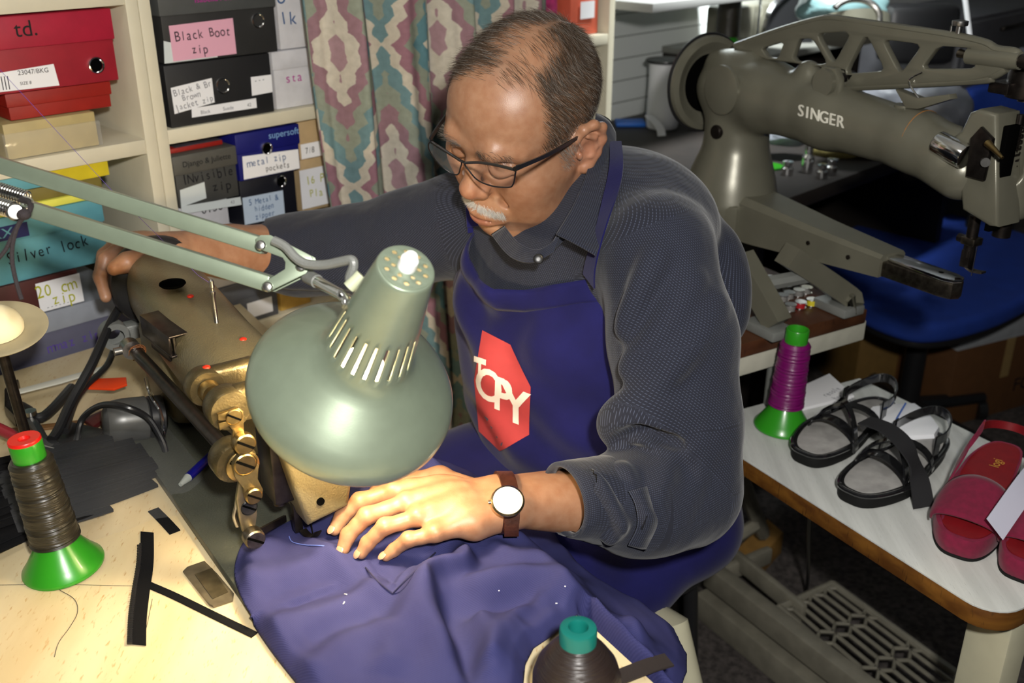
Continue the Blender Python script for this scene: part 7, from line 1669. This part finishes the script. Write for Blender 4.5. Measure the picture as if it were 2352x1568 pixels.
# white webbing roll with black flange
o = onz(1520, 292, bz+.001); t = thing('webbing_roll', o, 'tall roll of white webbing under a black flange on the rear bench', 'roll')
wb_ = mat('white_webbing', lin(215, 215, 220), .7, bump=.4, bscale=120)
dd = proj(o)[2]; k_ = dd/F
M().lathe([(.036*1.1, .0), (.042, .004), (.044, .03), (.043, .08), (.042, .13), (.043, .172)], o, n=36).build('wound_webbing', wb_, t); M().lathe([(.010, .173), (.052, .173), (.053, .176), (.052, .180), (.010, .180)], o, n=40).build('flange', MT['black'], t)
tw = [pt(1490, 265, dd-.06), pt(1510, 285, dd-.08), pt(1519, 305, dd-.09), pt(1520, 345, dd-.10)]; M().ribbon(catmull(tw, 5), A3(.011, .004, 0), .002).build('loose_tail', wb_, t)
# green based spool with black thread and the second machine
o = onz(1668, 118, .98)
rm = thing('bench_shelf', onz(1850, 150, .955)*A3(1, 1, 0)+A3(0, 0, bz), 'raised grey platform on the rear bench carrying a second sewing machine', 'platform')
fw = Fr(onz(1668, 118, .98)*A3(1, 1, 0), WF.R[:, 0], WF.R[:, 1], (0, 0, 1))
M(fw).box((-.03, -.12, .96), (.66, .22, .978), .002).build('platform_top', cardb('platform_grey', (110, 110, 104)), rm)
for a in (-.025, .62): M(fw).box((a, -.11, bz+.0005), (a+.02, .21, .9595)).build('support', MT['darkwood'], rm)
t = thing('thread_spool', o, 'spool of black thread on a bright green base beside the second machine', 'thread spool', 'cone spools of thread')
o = o+A3(0, 0, .0)
M().lathe([(.050, 0), (.050, .004), (.036, .02), (.028, .035), (.024, .04)], o, n=36).build('base_flange', MT['green'], t); M().lathe([(.032, .041), (.033, .05), (.030, .2), (.024, .205)], o, n=30).build('wound_thread', MT['thblack'], t)
sm_ = thing('sewing_machine', fw(A3(.25, .05, .979)), 'grey second sewing machine with a chrome wheel on the platform behind the truss beam', 'sewing machine')
M(fw).box((.06, .02, .979), (.30, .12, 1.09), .012).build('pillar', MT['olive'], sm_); M(fw).box((.30, .03, 1.03), (.54, .11, 1.10), .012).build('arm', MT['olive'], sm_); M(fw).box((.54, .02, .979), (.64, .12, 1.10), .014).build('head', MT['greyenamel'], sm_)
M(fw).lathe([(.085, -.008), (.095, -.012), (.100, 0), (.095, .012), (.085, .008)], (.28, -.02, 1.02), (.3, 1, 0), 40, close=False).build('wheel_rim', MT['chrome'], sm_); M(fw).cyl((.275, -.025, 1.02), (.285, -.012, 1.02), .086, n=36).build('wheel_disc', MT['black'], sm_)
M(fw).cyl((.15, -.0, .979), (.15, .0, 1.12), .004).build('thread_pin', MT['chrome'], sm_)
bw = mat('white_plastic_film', lin(175, 180, 192), .35, noise=.2, nscale=20, bump=.8, bscale=40)
def blob(name, px, py, d, r, m_, label, cat, seed=1, sq=(1, 1, 1), amp=.16):
    c = pt(px, py, d); mb = M(); mb.sphere((0, 0, 0), 1, 40); v = mb.v[0]; k = 1+amp*fnoise(v[:, 0]*1.3+v[:, 2], v[:, 1]*1.3-v[:, 2]*.7, 4, seed)+amp*.5*fnoise(v[:, 0]-v[:, 2], v[:, 1]+v[:, 2], 9, seed+3)
    mb.v[0] = v*k[:, None]*np.array(sq)*r+c; return mb.build(name, m_, None, label, cat, ang=80)
blob('plastic_bag', 1930, 18, 2.75, .10, mat('pale_teal_film', lin(110, 140, 142), .3, bump=.8, bscale=40), 'pale teal plastic bag heaped above the truss beam at the top edge', 'bag', 2, (1.2, .8, .6))
M().cyl(pt(1960, 85, 2.5), pt(1960, 45, 2.5), .085, n=36).build('metal_tin', MT['olive'], None, 'round olive tin behind the crest of the truss beam', 'tin')
M().tube([pt(1965+55*math.cos(a)+0, 40-42*math.sin(a), 2.42) for a in np.linspace(-.8, 2.6, 24)], .008, 10).build('metal_hoop', MT['steel'], None, 'curved steel hoop rising over the olive tin', 'hoop')
blob('cloth_bundle', 2030, 235, 2.35, .105, bw, 'white cloth bundle under the truss beam on the bench', 'cloth', 5, (1.1, .8, .55)); blob('plastic_bag', 2150, 262, 2.25, .075, bw, 'white plastic bag behind the spool bracket', 'bag', 8, (1., .8, .9)); blob('plastic_bag', 2290, 160, 3.3, .15, bw, 'large white plastic bag behind the tip of the truss beam', 'bag', 11, (1., .8, .65))
# grey drawer unit, rod and dark machine at the top right
dr = thing('drawer_unit', pt(2290, 190, 3.1)*A3(1, 1, 0), 'dark grey drawer unit at the top right behind a white rod', 'drawers'); dz0 = pt(2290, 150, 3.1)[2]; c = pt(2290, 120, 3.1); fr = Fr(A3(c[0], c[1], 0), WF.R[:, 0], WF.R[:, 1], (0, 0, 1)); dg_ = cardb('drawer_grey', (72, 72, 76))
M(fr).box((-.28, 0, .0), (.45, .3, dz0+.155), .004).build('carcass', dg_, dr)
for k in range(6): 
    z1 = dz0+.145-.165*k; d_ = M(fr).box((-.27, -.014, z1-.15), (.44, -.0005, z1), .006).build('drawer', dg_, dr); M(fr).box((-.05, -.026, z1-.04), (.15, -.0145, z1-.03), .002).build('handle', MT['darksteel'], d_)
M().cyl(pt(2228, 86, 2.55), pt(2213, -30, 2.55), .006).build('white_rod', MT['white'], None, 'thin white rod standing upright behind the truss beam tip', 'rod')
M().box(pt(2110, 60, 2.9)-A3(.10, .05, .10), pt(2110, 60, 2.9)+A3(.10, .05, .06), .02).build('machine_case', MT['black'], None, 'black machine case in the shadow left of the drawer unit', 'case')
M(WF).box((1.02, -.05, 1.145), (1.75, .35, 1.165), .002).build('wall_ledge', MT['wallplain'], None, 'pale ledge on the boarded wall holding blue trays', 'shelf')
for k, (a, b) in enumerate(((1.06, 1.30), (1.33, 1.66))):
    M(WF).prism([(a, 0), (b, 0), (b+.015, .06), (a-.015, .06)], 0, .2, Fr((0, .05, 1.1655), (1, 0, 0), (0, 0, 1), (0, 1, 0)), .004).build('plastic_tray', [mat('black_tray', (.015, .015, .017), .4), mat('blue_tray', lin(20, 60, 150), .4)][k], None, ['black plastic tray on the wall ledge next to the shelving', 'blue plastic tray at the top edge on the wall ledge'][k], 'tray', 'trays on the ledge')
M().box(onz(1455, 287, bz)-A3(.05, .03, -.001), onz(1455, 287, bz)+A3(.03, .03, .012), .002).build('blue_folder', mat('blue_folder', lin(20, 90, 180), .5), None, 'blue edged folder lying on the rear bench beside the shelving', 'folder')
# small things glimpsed between the arms of the patching machine
M().lathe([(.001, 0), (.030, 0), (.031, .004), (.001, .005)], onz(1768, 384, bz+.001), n=24).build('green_disc', MT['green'], None, 'bright green plastic disc under the long machine arm', 'disc')
t = thing('chrome_fitting', onz(1858, 400, bz+.001), 'cluster of small chrome machine fittings under the long arm', 'fitting'); o = onz(1858, 400, bz+.001)
for k, (a, b, h_) in enumerate(((-.05, 0, .03), (.0, .02, .07), (.05, 0, .035), (.02, -.03, .03))): M().lathe([(.013, 0), (.014, h_*.5), (.008, h_*.6), (.012, h_), (.001, h_+.002)], o+A3(a, b, 0), n=16).build('fitting_part', MT['chrome'], t)
blob('yellow_cloth', 1945, 340, 2.5, .07, mat('ochre_cloth', lin(120, 110, 60), .8), 'ochre cloth bundle in shadow below the machine name', 'cloth', 14, (1.2, .8, .5)); blob('tissue', 1810, 312, 2.45, .05, bw, 'white tissue lying below the machine arm beside the column', 'tissue', 17, (1.4, .8, .5))
# blue swivel chair
MT['bluefab'] = mat('blue_upholstery', lin(14, 54, 145), .85, noise=.2, nscale=12, bump=.2, bscale=500)
cs = onz(2135, 640, .47); ch = thing('swivel_chair', A3(cs[0], cs[1], 0), 'blue upholstered swivel chair beyond the cylinder arm', 'chair')
sp_ = [onz(*q, .47)[:2] for q in ((1868, 592), (1895, 555), (1960, 518), (2040, 494), (2110, 486), (2190, 492), (2300, 520), (2400, 560), (2420, 640), (2330, 700), (2230, 735), (2150, 748), (2080, 742), (1990, 708), (1920, 655))]
sp_ = catmull([A3(*q, 0) for q in sp_], 4, True)[:, :2]
M().prism([tuple(q) for q in sp_], .42, .475, None, .02, seg=4).build('seat', MT['bluefab'], ch); M().prism([tuple(q*.92+np.array(cs[:2])*.08) for q in sp_], .40, .4195, None, .004).build('seat_shell', MT['black'], ch)
M().cyl(A3(cs[0], cs[1], .10), A3(cs[0], cs[1], .3995), .028).build('column', MT['black'], ch)
for k in range(5):
    a = 1.2566*k+.4; d_ = A3(math.cos(a), math.sin(a), 0); M().tube([A3(cs[0], cs[1], .10)+d_*.02, A3(cs[0], cs[1], .07)+d_*.28], [.024, .016], 8).build('base_arm', MT['black'], ch); q = A3(cs[0], cs[1], .03)+d_*.28; M().cyl(q-A3(.012, 0, 0), q+A3(.012, 0, 0), .0295, n=18).build('castor', MT['black'], ch)
fr = IFr = None
bp = [(2172, 330), (2176, 262), (2196, 222), (2230, 198), (2290, 186), (2350, 192), (2420, 215), (2460, 300), (2440, 400), (2330, 430), (2200, 410)]; bd_ = 3.0; bf = Fr(pt(2300, 300, bd_), nrm(A3(1, .25, 0)), nrm(A3(0, .12, 1)))
bpp = [tuple(bf.inv(A3(0, 0, H)+(pt(px, py, 1.)-A3(0, 0, H))*(np.dot(bf.o-A3(0, 0, H), bf.R[:, 2])/np.dot(pt(px, py, 1.)-A3(0, 0, H), bf.R[:, 2])))[:2]) for px, py in bp]
M(bf).prism([tuple(q) for q in catmull([A3(*q, 0) for q in bpp], 4, True)[:, :2]], -.03, .03, None, .02, seg=4).build('backrest', MT['bluefab'], ch)
bb_ = bf.o-A3(0, 0, .12); M().tube(catmull([bb_-bf.R[:, 2]*.04, A3(bb_[0], bb_[1]+.06, .55), A3(cs[0]*.5+bb_[0]*.5, cs[1]*.5+bb_[1]*.5, .385), A3(cs[0], cs[1], .39)], 6), .016, 10).build('back_stem', MT['black'], ch)
# cartons and crate on the floor
def carton(px, py, w_, d_, h_, rgb, label, yaw=.5, flap=True, z=0, group='cartons on the floor'):
    o = onz(px, py, z); fr = Fr(o*A3(1, 1, 0), (math.cos(yaw), math.sin(yaw), 0), (-math.sin(yaw), math.cos(yaw), 0)); t = thing('carton', o*A3(1, 1, 0)+A3(0, 0, z), label, 'box', group); m_ = cardb('carton_%d' % px, rgb, .7)
    M(fr).box((0, 0, z+.0005), (w_, d_, z+h_), .003).build('body', m_, t); M(fr).box((w_*.46, -.0008, z+h_*.5), (w_*.54, d_*.98, z+h_+.0008)).build('tape', cardb('tape_%d' % px, (150, 125, 80), .3), t); return t, fr
carton(1955, 925, .34, .30, .34, (116, 88, 40), 'kraft carton standing on the carpet behind the blue chair column', .15)
t, fr = carton(2165, 985, .42, .34, .24, (92, 58, 26), 'brown printed carton under the white crate', .45); M(fr).text('FCI', .06, Fr((.30, -.001, .08), (1, 0, 0), (0, 0, 1))).build('lettering', MT['ink'], t, smooth=False)
carton(2330, 905, .36, .30, .24, (92, 58, 26), 'second brown carton right of the white crate', .45)
cr = thing('crate', onz(2165, 985, .0)*A3(1, 1, 0)+A3(0, 0, .2415), 'white open crate resting on the brown printed carton', 'crate'); fr = Fr(onz(2165, 985, 0)*A3(1, 1, 0), (math.cos(.45), math.sin(.45), 0), (-math.sin(.45), math.cos(.45), 0)); cw = cardb('crate_white', (168, 172, 176))
M(fr).box((.0, .0, .2415), (.40, .32, .247)).build('bottom', cw, cr)
for lo, hi in (((0, 0, .2475), (.40, .008, .34)), ((0, .312, .2475), (.40, .32, .38)), ((0, .0085, .2475), (.008, .3115, .38)), ((.392, .0085, .2475), (.40, .3115, .38))): M(fr).box(lo, hi, .002).build('side', cw, cr)
M(fr).box((.03, .03, .2475), (.36, .29, .31), .01).build('dark_case', MT['black'], None, 'black case lying inside the white crate', 'case')
t, fr = carton(2022, 520, .16, .12, .14, (120, 92, 60), 'small white and red topped carton beyond the cylinder arm', .4, z=.30, group=None)
M(fr).box((-.002, -.002, .395), (.12, .10, .4425), .002).build('white_panel', MT['white'], t); M(fr).box((.03, -.0035, .405), (.09, -.0025, .430)).build('red_panel', MT['red'], t)
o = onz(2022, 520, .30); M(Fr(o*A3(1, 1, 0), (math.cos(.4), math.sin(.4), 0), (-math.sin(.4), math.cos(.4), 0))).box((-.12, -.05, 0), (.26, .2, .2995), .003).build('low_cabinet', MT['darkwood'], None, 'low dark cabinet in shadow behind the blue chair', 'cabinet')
